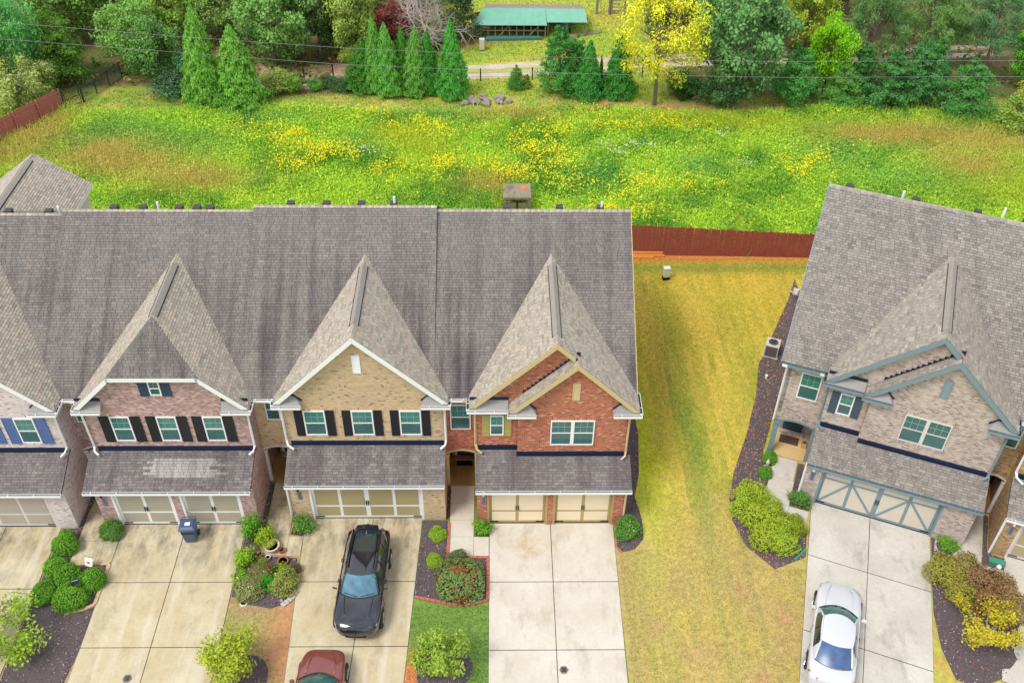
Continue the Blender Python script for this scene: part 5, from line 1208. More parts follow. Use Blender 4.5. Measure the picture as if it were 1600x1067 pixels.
# ================================================================== TREES OF THE WOOD EDGE (unit-high crowns, shared)
def nrm(v): return v / (np.linalg.norm(v, axis=1)[:, None] + 1e-9)
def t_cypress(seed, n=13000, leaf=0.044):
    rs = np.random.RandomState(seed); z = 1 - rs.rand(n) ** 0.62; z = np.clip(z, 0.0, 1); a = rs.uniform(0, 6.283, n)
    prof = 0.5 * np.clip((z + 0.05) / 0.10, 0.35, 1) * (1 - z) ** 0.78 + 0.008
    lump = 1 + 0.13 * np.sin(5 * a + 22 * z + seed) + 0.11 * np.sin(8 * a - 31 * z) + 0.08 * np.sin(3 * a + 60 * z) + 0.10 * np.sin(2 * a + 9 * z + 2 * seed)
    rr = rs.uniform(0, 1, n) ** 0.45; r = prof * lump * (0.55 + 0.5 * rr) + 0.012 * rs.normal(size=n)
    P = np.stack([r * np.cos(a), r * np.sin(a), z * 0.97 + 0.02], 1); N = np.stack([np.cos(a), np.sin(a), np.full(n, 0.5)], 1)
    tone = (0.30 + 0.85 * rr) * (0.85 + 0.25 * np.sin(9 * a - 35 * z) * 0.5 + 0.15 * z)  # shaded gaps painted in: inner sprays darker, outer ones lighter
    return leafmesh('crown', [leafquads(P, N, leaf * rs.uniform(0.6, 1.4, n), 0.42, crown_cols(n, (1, 1, 1), 0.15, tone, rs), 0.5, rs)])
def t_cedar(seed, nb=100, per=120, leaf=0.042, up=0.25, fl=0.10):
    rs = np.random.RandomState(seed); P = []; N = []; T = []
    for k in range(nb):
        z = 1 - rs.rand() ** 0.7; a = rs.uniform(0, 6.283); L = (0.52 * (1 - z) ** 0.62 + 0.04) * rs.uniform(0.7, 1.15)
        d = np.array([math.cos(a), math.sin(a), up * rs.uniform(0.3, 1.4)]); t = rs.uniform(0.15, 1, per) ** 0.7
        q = np.array([0, 0, z * 0.93 + 0.03]) + d * (t * L)[:, None]; sp = fl * L * (1.2 - t)[:, None] * 2.4
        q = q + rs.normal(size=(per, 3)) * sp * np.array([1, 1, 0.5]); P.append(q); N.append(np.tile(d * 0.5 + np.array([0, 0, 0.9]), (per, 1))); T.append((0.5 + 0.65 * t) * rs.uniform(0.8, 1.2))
    P = np.concatenate(P); N = nrm(np.concatenate(N)); T = np.concatenate(T); P[:, 2] = np.maximum(P[:, 2], 0.01)
    return leafmesh('crown', [leafquads(P, N, leaf * rs.uniform(0.6, 1.4, len(P)), 0.4, crown_cols(len(P), (1, 1, 1), 0.16, T, rs), 0.6, rs)])
def t_broad(seed, nc=60, per=190, leaf=0.036, zc=0.56, rz=0.43, droop=0.0, cl=0.125, asp=0.6, fill=0.35):
    rs = np.random.RandomState(seed); P = []; N = []; T = []
    for k in range(nc):
        d = sphere_pts(1, rs)[0]; q = rs.uniform(fill, 1.0) ** 0.6; c = np.array([d[0] * 0.46 * q, d[1] * 0.46 * q, zc + d[2] * rz * q])
        m = per; dd = sphere_pts(m, rs); r = cl * rs.uniform(0.7, 1.35) * rs.uniform(0.45, 1.05, (m, 1)); p = c + dd * r * np.array([1, 1, 0.8])
        if droop: p[:, 2] -= droop * rs.uniform(0, 1, m) ** 2 * q
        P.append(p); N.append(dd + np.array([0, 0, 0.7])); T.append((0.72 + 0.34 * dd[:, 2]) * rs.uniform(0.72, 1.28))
    P = np.concatenate(P); N = nrm(np.concatenate(N)); T = np.concatenate(T); P[:, 2] = np.maximum(P[:, 2], 0.02)
    return leafmesh('crown', [leafquads(P, N, leaf * rs.uniform(0.55, 1.4, len(P)), asp, crown_cols(len(P), (1, 1, 1), 0.17, T, rs), 0.65, rs)])
def t_pine(seed, nc=70):
    rs = np.random.RandomState(seed); P = []; N = []; T = []
    for k in range(nc):
        z = rs.uniform(0.3, 0.98); a = rs.uniform(0, 6.283); L = 0.48 * math.sin(min(1, (1.06 - z) * 1.6) * 1.5) * rs.uniform(0.4, 1.0)
        c = np.array([math.cos(a) * L, math.sin(a) * L, z]); m = 150; dd = sphere_pts(m, rs); P.append(c + dd * 0.075 * rs.uniform(0.3, 1.15, (m, 1)) * np.array([1.2, 1.2, 0.7]))
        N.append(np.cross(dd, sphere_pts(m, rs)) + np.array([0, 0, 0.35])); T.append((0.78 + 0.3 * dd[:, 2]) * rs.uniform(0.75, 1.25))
    P = np.concatenate(P); N = nrm(np.concatenate(N)); T = np.concatenate(T)
    return leafmesh('crown', [leafquads(P, N, 0.042 * rs.uniform(0.6, 1.4, len(P)), 0.2, crown_cols(len(P), (1, 1, 1), 0.18, T, rs), 0.5, rs)])
def trunkmesh(seed, kind):
    rs = np.random.RandomState(seed); m = MB(); lean = rs.normal(size=2) * 0.03
    top = 0.9 if kind in ('cone', 'pine') else 0.62
    m.tube([(0, 0, -0.03), (lean[0] * .4, lean[1] * .4, top * 0.45), (lean[0], lean[1], top)], [0.030, 0.022, 0.008], 7)
    for k in range(14 if kind != 'cone' else 8):
        z = rs.uniform(0.22, top * 0.95); a = k * 2.4 + rs.uniform(-.4, .4); L = rs.uniform(0.22, 0.42); e = rs.uniform(0.1, 0.34) if kind != 'cone' else 0.05
        m.tube([(lean[0] * z, lean[1] * z, z), (math.cos(a) * L * .5, math.sin(a) * L * .5, z + e * .45), (math.cos(a) * L, math.sin(a) * L, z + e)], [0.012, 0.008, 0.003], 5)
    return m
TR = {'cone': trunkmesh(1, 'cone').mesh('trunk', M['bark']), 'broad': trunkmesh(2, 'broad').mesh('trunk', M['bark']), 'broad2': trunkmesh(4, 'broad').mesh('trunk', M['bark_pale']), 'pine': trunkmesh(3, 'pine').mesh('trunk', M['bark'])}
CR = {'cypress': [t_cypress(1), t_cypress(2), t_cypress(23), t_cypress(31, 10000, 0.05)], 'cedar': [t_cedar(3), t_cedar(4, 84, 140, 0.044, 0.45, 0.12), t_cedar(5, 120, 100, 0.040, 0.1, 0.13)],
      'broad': [t_broad(6), t_broad(7, 74, 170, 0.034, 0.54, 0.45), t_broad(8, 46, 230, 0.040, 0.58, 0.40, 0.0, 0.15)],
      'weep': [t_broad(9, 92, 190, 0.038, 0.56, 0.42, 0.28, 0.10, 0.3)], 'pine': [t_pine(10), t_pine(11, 84)],
      'bush': [t_broad(12, 40, 130, 0.050, 0.42, 0.42, 0.0, 0.16), t_broad(13, 46, 120, 0.045, 0.40, 0.42, 0.1, 0.15)],
      'sparse': [t_broad(14, 74, 120, 0.025, 0.60, 0.40, 0.0, 0.10, 0.4, 0.45)]}
TK = {'cypress': 'cone', 'cedar': 'cone', 'pine': 'pine', 'broad': 'broad', 'weep': 'broad', 'bush': 'broad', 'sparse': 'broad'}
_cnt = {}
def tree(kind, x, y, h, w, c, label, group=None, name=None, cat=None, trunk=None):
    i = _cnt.get(kind, 0); _cnt[kind] = i + 1
    o = empty(name or {'cypress': 'cypress_tree', 'cedar': 'cedar_tree', 'pine': 'pine_tree', 'bush': 'bush'}.get(kind, 'broadleaf_tree'), (x, y, -0.03), rnd.uniform(0, 6.28), label=label, cat=cat or ('bush' if kind == 'bush' else 'tree'), group=group)
    o.rotation_euler[0] = rnd.uniform(-0.035, 0.035); o.rotation_euler[1] = rnd.uniform(-0.035, 0.035)
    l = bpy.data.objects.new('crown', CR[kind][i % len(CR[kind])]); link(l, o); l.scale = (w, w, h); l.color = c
    t = bpy.data.objects.new('trunk', TR[trunk or TK[kind]]); link(t, o); q = 0.62 * (h * 0.7 + w * 0.3); t.scale = (q, q, h)
    if kind in ('cone', 'cypress', 'cedar'): t.scale = (w, w, h)
    return o
K = 1.9
def c_(r, g, b, k=K): return S(min(255, r * 1.10), g, b * 0.95, k)
GR_ROW = 'row of cypresses along the field edge'
for x, y, h, w, c, l in [
    (-21.62, 39.5, 7.7, 3.3, c_(104, 162, 70), 'tallest bright green cypress, left of the pair standing alone'),
    (-19.03, 39.3, 6.3, 3.8, c_(102, 160, 68), 'shorter bright green cypress, right of the pair standing alone'),
    (-10.22, 42.2, 4.1, 3.0, c_(66, 124, 46), 'dark squat cypress at the left end of the row'),
    (-9.13, 41.6, 5.9, 2.1, c_(96, 156, 70), 'narrow cypress, second from the left end of the row'),
    (-8.21, 41.2, 5.7, 2.5, c_(94, 158, 72), 'bushy-footed cypress, third from the left end of the row'),
    (-7.12, 41.8, 5.1, 1.7, c_(72, 140, 50), 'slim cypress set back between two fuller ones in the row'),
    (-6.16, 41.2, 5.4, 2.4, c_(96, 156, 70), 'full cypress in the middle right of the row'),
    (-5.14, 41.5, 5.1, 2.1, c_(66, 136, 56), 'bluish cypress just left of the last tall one in the row'),
    (-3.31, 40.9, 6.1, 2.6, c_(76, 152, 66), 'tall deep green cypress closing the right end of the row')]:
    tree('cypress', x, y, h, w, c, l, GR_ROW if x > -12 else 'pair of tall cypresses')
tree('cedar', 4.73, 41.4, 5.5, 3.4, c_(66, 132, 62), 'broad dark cedar in front of the shed lawn, with feathery branches')
tree('cedar', 5.95, 41.9, 4.5, 2.4, c_(70, 136, 66), 'smaller cedar half hidden behind the broad dark cedar')
tree('cypress', 6.95, 40.7, 4.7, 2.4, c_(66, 138, 66), 'cypress between the broad cedar and the pencil-thin one')
tree('cypress', 8.03, 42.1, 2.9, 0.5, c_(40, 96, 40), 'pencil-thin dark cypress between two conifers')
tree('cypress', 9.23, 41.0, 5.3, 2.7, c_(60, 132, 58), 'dense dark cypress beside the yellow tree')
tree('cedar', 1.5, 42.2, 2.0, 1.5, c_(70, 126, 52), 'small young cedar in the open grass by the track', cat='tree')
tree('cedar', 2.3, 42.3, 1.2, 0.9, c_(100, 132, 60), 'tiny cedar seedling touching the small young cedar')
tree('sparse', 11.91, 39.6, 9.8, 7.2, S(232, 230, 62, 1.45), 'bright yellow autumn tree with bare lower limbs')
tree('bush', 14.5, 41.2, 2.6, 3.0, c_(60, 110, 50), 'dense green bush under the right side of the yellow tree')
tree('broad', 17.9, 40.3, 9.6, 7.6, c_(92, 142, 88), 'large blue-green tree right of the yellow tree', trunk='broad')
tree('bush', 16.9, 39.9, 3.2, 3.6, c_(84, 132, 88), 'low leafy skirt of bush at the foot of the large blue-green tree')
tree('broad', 25.2, 48.2, 6.6, 5.2, c_(136, 166, 64), 'round yellow-green tree standing beyond the track')
tree('cedar', 22.4, 40.0, 4.6, 3.5, c_(72, 138, 68), 'dark cedar right next to the large blue-green tree')
tree('broad', 25.2, 41.6, 6.2, 3.4, c_(112, 176, 34), 'upright lime green tree rising between dark cedars', trunk='broad')
for x, y, h, w, c, l in [(26.0, 39.6, 3.4, 3.2, c_(82, 138, 64), 'low dark cedar at the foot of the lime green tree'),
                         (29.25, 39.3, 4.5, 4.2, c_(66, 122, 64), 'spreading dark cedar, left of the gap with red soil'),
                         (31.9, 40.2, 4.9, 3.8, c_(68, 126, 70), 'dark cedar behind the gap with red soil'),
                         (35.15, 38.8, 4.3, 4.4, c_(70, 128, 66), 'broad layered cedar standing forward at the field edge'),
                         (27.6, 41.0, 4.4, 3.2, c_(64, 118, 62), 'cedar tucked behind the low dark cedars'),
                         (33.4, 42.4, 4.4, 3.0, c_(62, 124, 64), 'narrow cedar in shade between two pines')]:
    tree('cedar', x, y, h, w, c, l, 'dark cedars along the wood edge')
for x, y, h, w, c, l in [(29.2, 44.6, 8.2, 5.6, c_(96, 138, 84), 'grey-green pine with soft tufts behind the spreading cedar'),
                         (34.2, 45.8, 7.9, 6.0, c_(100, 142, 80), 'pine with a few rusty branches in the middle of the wood'),
                         (38.75, 44.6, 7.4, 5.6, c_(88, 132, 92), 'bluish pine with layered boughs above the broad cedar'),
                         (31.5, 51.0, 7.5, 5.5, c_(92, 134, 84), 'farther pine filling the gap between the two nearer pines'),
                         (44.0, 50.0, 7.5, 6.0, c_(90, 132, 88), 'pine at the far edge beyond the bluish pine'),
                         (38.0, 52.5, 7.0, 5.6, c_(96, 138, 84), 'tallest pine at the back of the wood')]:
    tree('pine', x, y, h, w, c, l, 'pines in the wood')
tree('broad', 41.4, 42.6, 5.6, 4.0, c_(84, 158, 48), 'bright green leafy tree at the wood edge by the picture side')
tree('bush', 38.2, 36.3, 2.4, 4.2, c_(110, 146, 66), 'pale tangled bush spilling onto the meadow at the side')
tree('bush', 40.6, 38.6, 3.6, 3.8, c_(142, 160, 76), 'yellowish bush behind the pale tangled bush')
tree('bush', 43.5, 40.5, 4.0, 4.5, c_(120, 136, 78), 'olive bush in the corner of the wood')
# the wood on the other side
tree('weep', -36.3, 41.0, 9.0, 6.0, c_(96, 166, 98), 'tall blue-green tree with drooping boughs above the brown fence')
tree('weep', -34.9, 38.4, 4.4, 5.6, c_(146, 172, 104), 'pale willowy bush hanging over the brown fence', name='willow_bush', cat='bush')
tree('cedar', -33.6, 43.2, 6.2, 5.0, c_(84, 128, 50), 'olive-dark conifer with leaning grey trunk behind the black gate', trunk='broad')
tree('broad', -28.2, 45.2, 5.6, 5.2, c_(110, 160, 80), 'mid green leafy tree beyond the chain-link fence')
tree('broad', -25.6, 42.4, 5.2, 4.6, c_(86, 134, 70), 'leafy green tree just left of the tall cypress pair')
tree('bush', -24.6, 41.0, 2.9, 3.6, c_(78, 120, 86), 'blue-green bush with open twigs beside the tall cypress')
tree('bush', -22.9, 42.3, 4.2, 3.4, c_(70, 118, 76), 'dusky blue-green bush behind the tall cypress')
tree('broad', -17.6, 46.0, 7.4, 6.6, c_(108, 156, 86), 'tawny autumn tree right of the tall cypress pair')
tree('bush', -16.9, 41.6, 2.4, 2.7, c_(134, 164, 84), 'pale green bush beside the short bright cypress')
tree('bush', -15.5, 41.5, 2.0, 1.6, c_(110, 156, 64), 'small upright bush next to the pale green bush')
tree('bush', -13.92, 41.9, 1.25, 1.3, c_(84, 146, 62), 'small round bush left of the three by the dirt track')
tree('bush', -12.95, 42.2, 1.35, 1.2, c_(66, 104, 68), 'dark little bush, middle of the three by the dirt track')
tree('bush', -11.9, 41.9, 1.5, 1.9, c_(64, 106, 60), 'dark wide bush at the foot of the cypress row')
tree('broad', -14.3, 48.0, 7.4, 4.6, c_(74, 108, 58), 'dark tree with bare grey trunks by the dirt track', trunk='broad2')
tree('broad', -11.6, 47.4, 7.2, 4.6, c_(136, 168, 86), 'light green tree rising behind the cypress row')
tree('bush', -10.9, 45.2, 2.6, 3.0, c_(110, 140, 60), 'undergrowth bush with orange leaves behind the cypress row')
tree('bush', -8.6, 51.2, 4.4, 3.2, c_(128, 70, 66), 'dark red leafed shrub beside the bare tree')
tree('cedar', -2.9, 51.4, 4.2, 3.4, c_(58, 84, 54), 'dark evergreen against the end of the shed')
tree('bush', -4.6, 49.6, 2.0, 2.6, c_(90, 110, 76), 'grey-green brush below the bare tree')
for x, y, h, w, c, l in [(-40.5, 44.5, 8.0, 6.0, c_(90, 150, 84), 'green tree at the outer edge behind the drooping tree'),
                         (-35.7, 50.0, 6.4, 6.2, c_(108, 150, 72), 'green hardwood above the olive-dark conifer'),
                         (-31.8, 51.5, 6.2, 6.2, c_(112, 154, 76), 'yellowing hardwood above the red fence panel'),
                         (-26.8, 50.4, 6.4, 5.6, c_(122, 164, 72), 'light green hardwood behind the mid green leafy tree'),
                         (-22.6, 50.4, 6.4, 5.6, c_(112, 152, 80), 'olive hardwood peeping over the tall cypress pair'),
                         (-19.2, 54.0, 6.6, 6.0, c_(104, 144, 70), 'green hardwood behind the tawny autumn tree'),
                         (-12.5, 54.5, 6.6, 5.6, c_(96, 132, 66), 'deep green hardwood behind the light green tree'),
                         (-7.8, 56.5, 6.2, 5.6, c_(112, 132, 74), 'muted hardwood behind the dark red shrub'),
                         (-38.5, 56.5, 7.0, 7.0, c_(120, 156, 70), 'green hardwood at the far outer corner'),
                         (-28.0, 57.5, 7.0, 7.0, c_(106, 150, 78), 'tawny hardwood at the far back of the wood'),
                         (19.6, 49.0, 7.4, 6.4, c_(80, 132, 78), 'green hardwood behind the large blue-green tree'),
                         (23.0, 55.5, 6.6, 6.4, c_(92, 140, 70), 'green hardwood behind the round yellow-green tree'),
                         (29.0, 57.0, 6.6, 6.4, c_(84, 130, 76), 'hardwood at the back between the round tree and the pines'),
                         (14.8, 55.0, 5.4, 5.4, c_(136, 166, 70), 'pale hardwood glimpsed behind the yellow tree')]:
    tree('broad', x, y, h, w, c, l, 'hardwoods at the back of the wood')
def bare_tree(x, y, h, label):
    o = empty('bare_tree', (x, y, 0), label=label, cat='tree'); rs = np.random.RandomState(77); m = MB(); tw = MB()
    def grow(p, d, L, r, lv):
        q = p + d * L * 0.55 + rs.normal(size=3) * L * 0.05; e = p + d * L
        (m if lv < 3 else tw).tube([tuple(p), tuple(q), tuple(e)], [r, r * 0.8, r * 0.55], 5 if lv < 3 else 4, False)
        if lv >= 5: return
        for k in range(3 if lv < 4 else 2):
            nd = d + rs.normal(size=3) * 0.62 + np.array([0, 0, 0.12]); nd /= np.linalg.norm(nd); grow(e if k < 2 else q, nd, L * rs.uniform(0.6, 0.85), r * 0.58, lv + 1)
    for k in range(4):
        a = k * 1.6; d = np.array([0.35 * math.cos(a), 0.35 * math.sin(a), 1.0]); d /= np.linalg.norm(d); grow(np.array([0, 0, -0.1]), d, h * 0.30, 0.13, 0)
    m.build('trunk', M['bark_pale'], o); tag(tw.build('twigs', M['bark_pale'], o), kind='stuff')
bare_tree(-5.7, 48.3, 7.0, 'leafless grey tree with tangled twigs between the cypress row and the shed')
bare_tree(-7.4, 53.0, 6.0, 'second leafless tree standing behind the first one')
# twiggy lower limbs of the yellow tree are its trunk; undergrowth along the wood edge
def undergrowth():
    P = []; Cc = []
    for x0, x1, y0, y1, n in ((-36, -13, 42.0, 62, 6500), (13, 46, 41.2, 62, 8500), (-13, -4, 46.5, 60, 2600)):
        x = nrs.uniform(x0, x1, n); y = nrs.uniform(y0, y1, n); k = fbm(x, y, 3.0, 15) > 0.42; x, y = x[k], y[k]
        P.append(np.stack([x, y, nrs.uniform(0.05, 0.7, len(x))], 1)); q = fbm(x, y, 2.0, 25)
        Cc.append(lerp(C3(92, 128, 54), C3(150, 132, 76), sst(0.4, 0.7, q)) * nrs.uniform(0.6, 1.4, (len(x), 1)))
    P = np.concatenate(P); Cc = np.concatenate(Cc); N = np.zeros_like(P); N[:, 2] = 1
    tag(link(bpy.data.objects.new('undergrowth', leafmesh('undergrowth', [leafquads(P, N, nrs.uniform(0.2, 0.5, len(P)), 0.6, Cc, 0.6)]))), kind='stuff')
undergrowth()

# ================================================================== FENCES
def picket_fence(name, label, p0, p1, hgt, mat, group=None, pw=0.14, gap=0.012, posts=2.4, rail_side=1, post_up=0.0, h1=None):
    p0, p1 = Vector((*p0, 0)), Vector((*p1, 0)); d = p1 - p0; L = d.length; d.normalize(); nrm_ = Vector((-d.y, d.x, 0)) * rail_side
    r = empty(name, (p0.x, p0.y, H(p0.x, p0.y)), label=label, cat='fence', group=group); z0 = r.location.z; ang = math.atan2(d.y, d.x)
    me = MB().box(-pw / 2 + gap / 2, pw / 2 - gap / 2, -0.011, 0.011, 0.04, hgt).mesh('picket', M[mat]); n = int(L / pw)
    for i in range(n):
        q = p0 + d * (pw * (i + 0.5)); o = bpy.data.objects.new('picket', me); link(o, r)
        o.location = (q.x - p0.x, q.y - p0.y, H(q.x, q.y) - z0 + rnd.uniform(-0.012, 0.012)); o.rotation_euler = (0, rnd.uniform(-0.006, 0.006), ang); o.scale = (1, 1, 1 + ((h1 or hgt) / hgt - 1) * i / n)
    pm = MB().box(-0.05, 0.05, -0.05, 0.05, -0.1, hgt + 0.05 + post_up).mesh('post', M[mat])
    k = 0.0
    while k <= L + 0.01:
        q = p0 + d * k + nrm_ * 0.10; o = bpy.data.objects.new('post', pm); link(o, r); o.location = (q.x - p0.x, q.y - p0.y, H(q.x, q.y) - z0); o.rotation_euler = (0, 0, ang); o.scale = (1, 1, 1 + ((h1 or hgt) / hgt - 1) * k / L)
        if k + posts <= L + 0.05:
            a, b = p0 + d * (k + 0.052) + nrm_ * 0.035, p0 + d * (k + posts - 0.052) + nrm_ * 0.035
            for zz in (0.3, hgt * 0.52, min(hgt, h1 or hgt) - 0.25):
                mb = MB(); A = Vector((a.x - p0.x, a.y - p0.y, H(a.x, a.y) - z0 + zz)); Bq = Vector((b.x - p0.x, b.y - p0.y, H(b.x, b.y) - z0 + zz)); t = nrm_ * 0.02
                mb.prism([A - t, Bq - t, Bq + t, A + t], (0, 0, 0.09)).build('rail', M[mat], r)
        k += posts
    return r
picket_fence('wooden_fence', 'red-brown board fence across the top of the lawn between the houses', (4.4, 20.62), (19.4, 20.22), 2.34, 'fence', gap=0.007, h1=1.72)
picket_fence('wooden_fence', 'brown board fence with rails showing, climbing to the black gate', (-36.9, 29.6), (-31.95, 38.3), 1.78, 'fence_back', pw=0.15, rail_side=-1, posts=2.0)
def chain_link():
    r = empty('chain_link_fence', (-30.9, 39.75, 0), label='black chain-link fence running back from the gate into the trees', cat='fence'); ox, oy = -30.9, 39.75
    A, Bq = Vector((0, 0, 0)), Vector((-29.3 - ox, 43.9 - oy, 0)); d = Bq - A; L = d.length; d.normalize(); h = 1.15
    for k in range(4):
        q = A + d * (L * k / 3); MB().tube([q, q + Vector((0, 0, h + 0.06))], 0.045, 8).build('post', M['chainlink'], r)
    MB().tube([A + Vector((0, 0, h)), Bq + Vector((0, 0, h))], 0.03, 6).build('top_rail', M['chainlink'], r)
    m = MB(); s = 0.11; n = int(L / s)
    for i in range(-int(h / s), n):
        for sg in (1, -1):
            a0 = i * s if sg > 0 else i * s + h; a1 = a0 + sg * h; t0 = 0.0; t1 = 1.0
            if sg > 0:
                t0 = max(0, (0 - a0) / h); t1 = min(1, (L - a0) / h)
            else:
                t0 = max(0, (a0 - L) / h); t1 = min(1, a0 / h)
            if t1 <= t0: continue
            p = A + d * (a0 + (a1 - a0) * t0) + Vector((0, 0, h * t0)); q = A + d * (a0 + (a1 - a0) * t1) + Vector((0, 0, h * t1)); m.tube([p, q], 0.009, 3, False)
    tag(m.build('wire_mesh', M['chainlink'], r), kind='stuff')
    g = empty('metal_gate', (-31.85, 38.5, 0), label='black metal garden gate between brown fence and chain-link', cat='gate')
    A, Bq = Vector((0, 0, 0)), Vector((0.92, 1.2, 0)); up = Vector((0, 0, 1))
    for q in (A, Bq): MB().tube([q, q + up * 1.62], 0.06, 8).build('post', M['chainlink'], g)
    e = (Bq - A) * 0.1; f = MB()
    for z in (0.12, 0.72, 1.36): f.tube([A + e + up * z, Bq - e + up * z], 0.03, 6)
    f.tube([A + e + up * 0.12, A + e + up * 1.36], 0.03, 6).tube([Bq - e + up * 0.12, Bq - e + up * 1.36], 0.03, 6); f.build('gate_frame', M['chainlink'], g)
    m = MB()
    for i in range(1, 12): q = A + e + (Bq - A - 2 * e) * (i / 12); m.tube([q + up * 0.12, q + up * 1.36], 0.008, 3, False)
    tag(m.build('gate_bars', M['chainlink'], g), kind='stuff')
chain_link()
def wire_fence():
    r = empty('wire_fence', (-15, 43.5, 0), label='thin wire fence with dark posts beside the track', cat='fence'); pts = [(-15.0, 43.5), (-12.8, 44.0), (-10.4, 43.8), (-1.24, 43.4), (2.8, 43.6), (7.0, 43.9), (11.5, 44.2)]
    for x, y in pts: MB().tube([(x + 15, y - 43.5, 0), (x + 15, y - 43.5, 1.05)], 0.05, 6).build('post', M['iron'], r)
    for z in (0.35, 0.68, 0.98): MB().tube([(x + 15, y - 43.5, z) for x, y in pts], 0.012, 4).build('wire', M['wire'], r)
wire_fence()
for z0, l in (((8.6, 8.23, 7.32, 6.56, 6.06, 5.82, 5.69, 5.85, 6.1), 'upper grey power line strung across in front of the wood'), ((7.4, 7.04, 6.19, 5.36, 4.9, 4.7, 4.53, 4.67, 4.9), 'lower grey power line strung across in front of the wood')):
    o = MB().tube([(x, 35.0, z) for x, z in zip((-44, -32.7, -21.6, -10.6, 0.6, 8.0, 19.9, 36.2, 50), z0)], 0.011, 5).build('power_line', M['wire']); tag(o, l, 'power line', 'power lines')
def red_panel():
    r = empty('wooden_fence', (-30.4, 49.6, 0), label='dull red fence panel glimpsed among the trees', cat='fence')
    for i in range(13): MB().box(-1.0 + i * 0.155, -1.0 + i * 0.155 + 0.145, 0, 0.03, 0.05, 1.55).build('picket', M['fence_back'], r)
    for z in (0.3, 1.2): MB().box(-1.0, 1.0, -0.06, -0.003, z, z + 0.1).build('rail', M['wood_dark'], r)
    for x in (-1.0, 0.9): MB().box(x, x + 0.1, -0.16, -0.063, 0, 1.65).build('post', M['wood_dark'], r)
red_panel()

# ================================================================== SHED AND YARD BEHIND
def shed():
    r = empty('shed', (-2.0, 51.3, 0), label='open timber shed with faded green metal roof beyond the track', cat='shed'); ox, oy = -2.0, 51.3
    def P(x, y, z): return (x - ox, y - oy, z)
    def roofrow(xs0, xs1, y0, z0, y1, z1, mat, n):
        for i in range(n):
            a0, a1 = [xs0[0] + (xs0[1] - xs0[0]) * t / n for t in (i, i + 1)]; b0, b1 = [xs1[0] + (xs1[1] - xs1[0]) * t / n for t in (i, i + 1)]
            m = MB().prism([P(a0, y0, z0), P(a1 - 0.006, y0, z0), P(b1 - 0.006, y1, z1), P(b0, y1, z1)], (0, 0, 0.012))
            for t in (0.02, 0.27, 0.52, 0.77):
                q0 = a0 + (a1 - a0) * t; q1 = b0 + (b1 - b0) * t; w = (a1 - a0) * 0.06; m.prism([P(q0, y0, z0 + 0.0125), P(q0 + w, y0, z0 + 0.0125), P(q1 + w, y1, z1 + 0.0125), P(q1, y1, z1 + 0.0125)], (0, 0, 0.03))
            m.build('roof_sheet', M[mat], r)
    roofrow((-2.15, 4.2), (-1.1, 4.15), 51.0, 1.22, 53.6, 1.62, 'metal_green', 10)
    roofrow((-1.1, 4.15), (-0.9, 4.1), 53.606, 1.62, 55.3, 1.25, 'metal_rust', 8)
    roofrow((4.22, 7.62), (4.17, 7.5), 51.5, 1.28, 53.6, 1.58, 'metal_green', 5)
    roofrow((4.17, 7.5), (4.12, 7.5), 53.606, 1.58, 55.3, 1.22, 'metal_rust', 5)
    for i in range(11):
        x = -1.95 + i * 0.6; MB().box(x - ox, x - ox + 0.09, 0.0, 0.09, 0, 1.24).build('post', M['wood_grey'], r)
    for z in (0.04, 0.62, 1.12): MB().box(0.05, 6.1, -0.045, -0.003, z, z + 0.08).build('rail', M['wood_grey'], r)
    for x in (0.3, 2.1, 4.6):
        MB().prism([(x, -0.09, 0.1), (x + 0.08, -0.09, 0.1), (x + 1.0, -0.09, 1.15), (x + 0.92, -0.09, 1.15)], (0, 0.04, 0)).build('brace', M['wood_grey'], r)
    MB().box(0.3, 6.15, 2.2, 2.3, 0, 1.3).box(0.0, 0.08, 0.1, 2.2, 0, 1.2).box(6.1, 6.18, 0.1, 2.2, 0, 1.2).build('plank_wall', M['wood_dark'], r)
    MB().box(0.2, 6.0, 0.6, 0.9, 0.35, 0.42).box(0.2, 6.0, 1.3, 1.6, 0.5, 0.57).build('shelf', M['wood_grey'], r)
    for x in (6.3, 7.9, 9.45): MB().box(x, x + 0.1, 0.45, 0.55, 0, 1.3).build('post', M['wood_grey'], r)
    MB().box(6.2, 9.5, 3.6, 3.7, 0, 1.2).build('plank_wall', M['wood_dark'], r)
shed()
tag(MB().prism([(-0.9, 50.6, 0.0), (3.9, 50.9, 0.0), (3.6, 51.15, 0.0), (-0.8, 51.15, 0.0)], (0, 0, 0.28)).build('tarpaulin', M['tarp'], bevel=0.05), 'long teal tarpaulin-covered stack along the foot of the shed', 'tarpaulin')
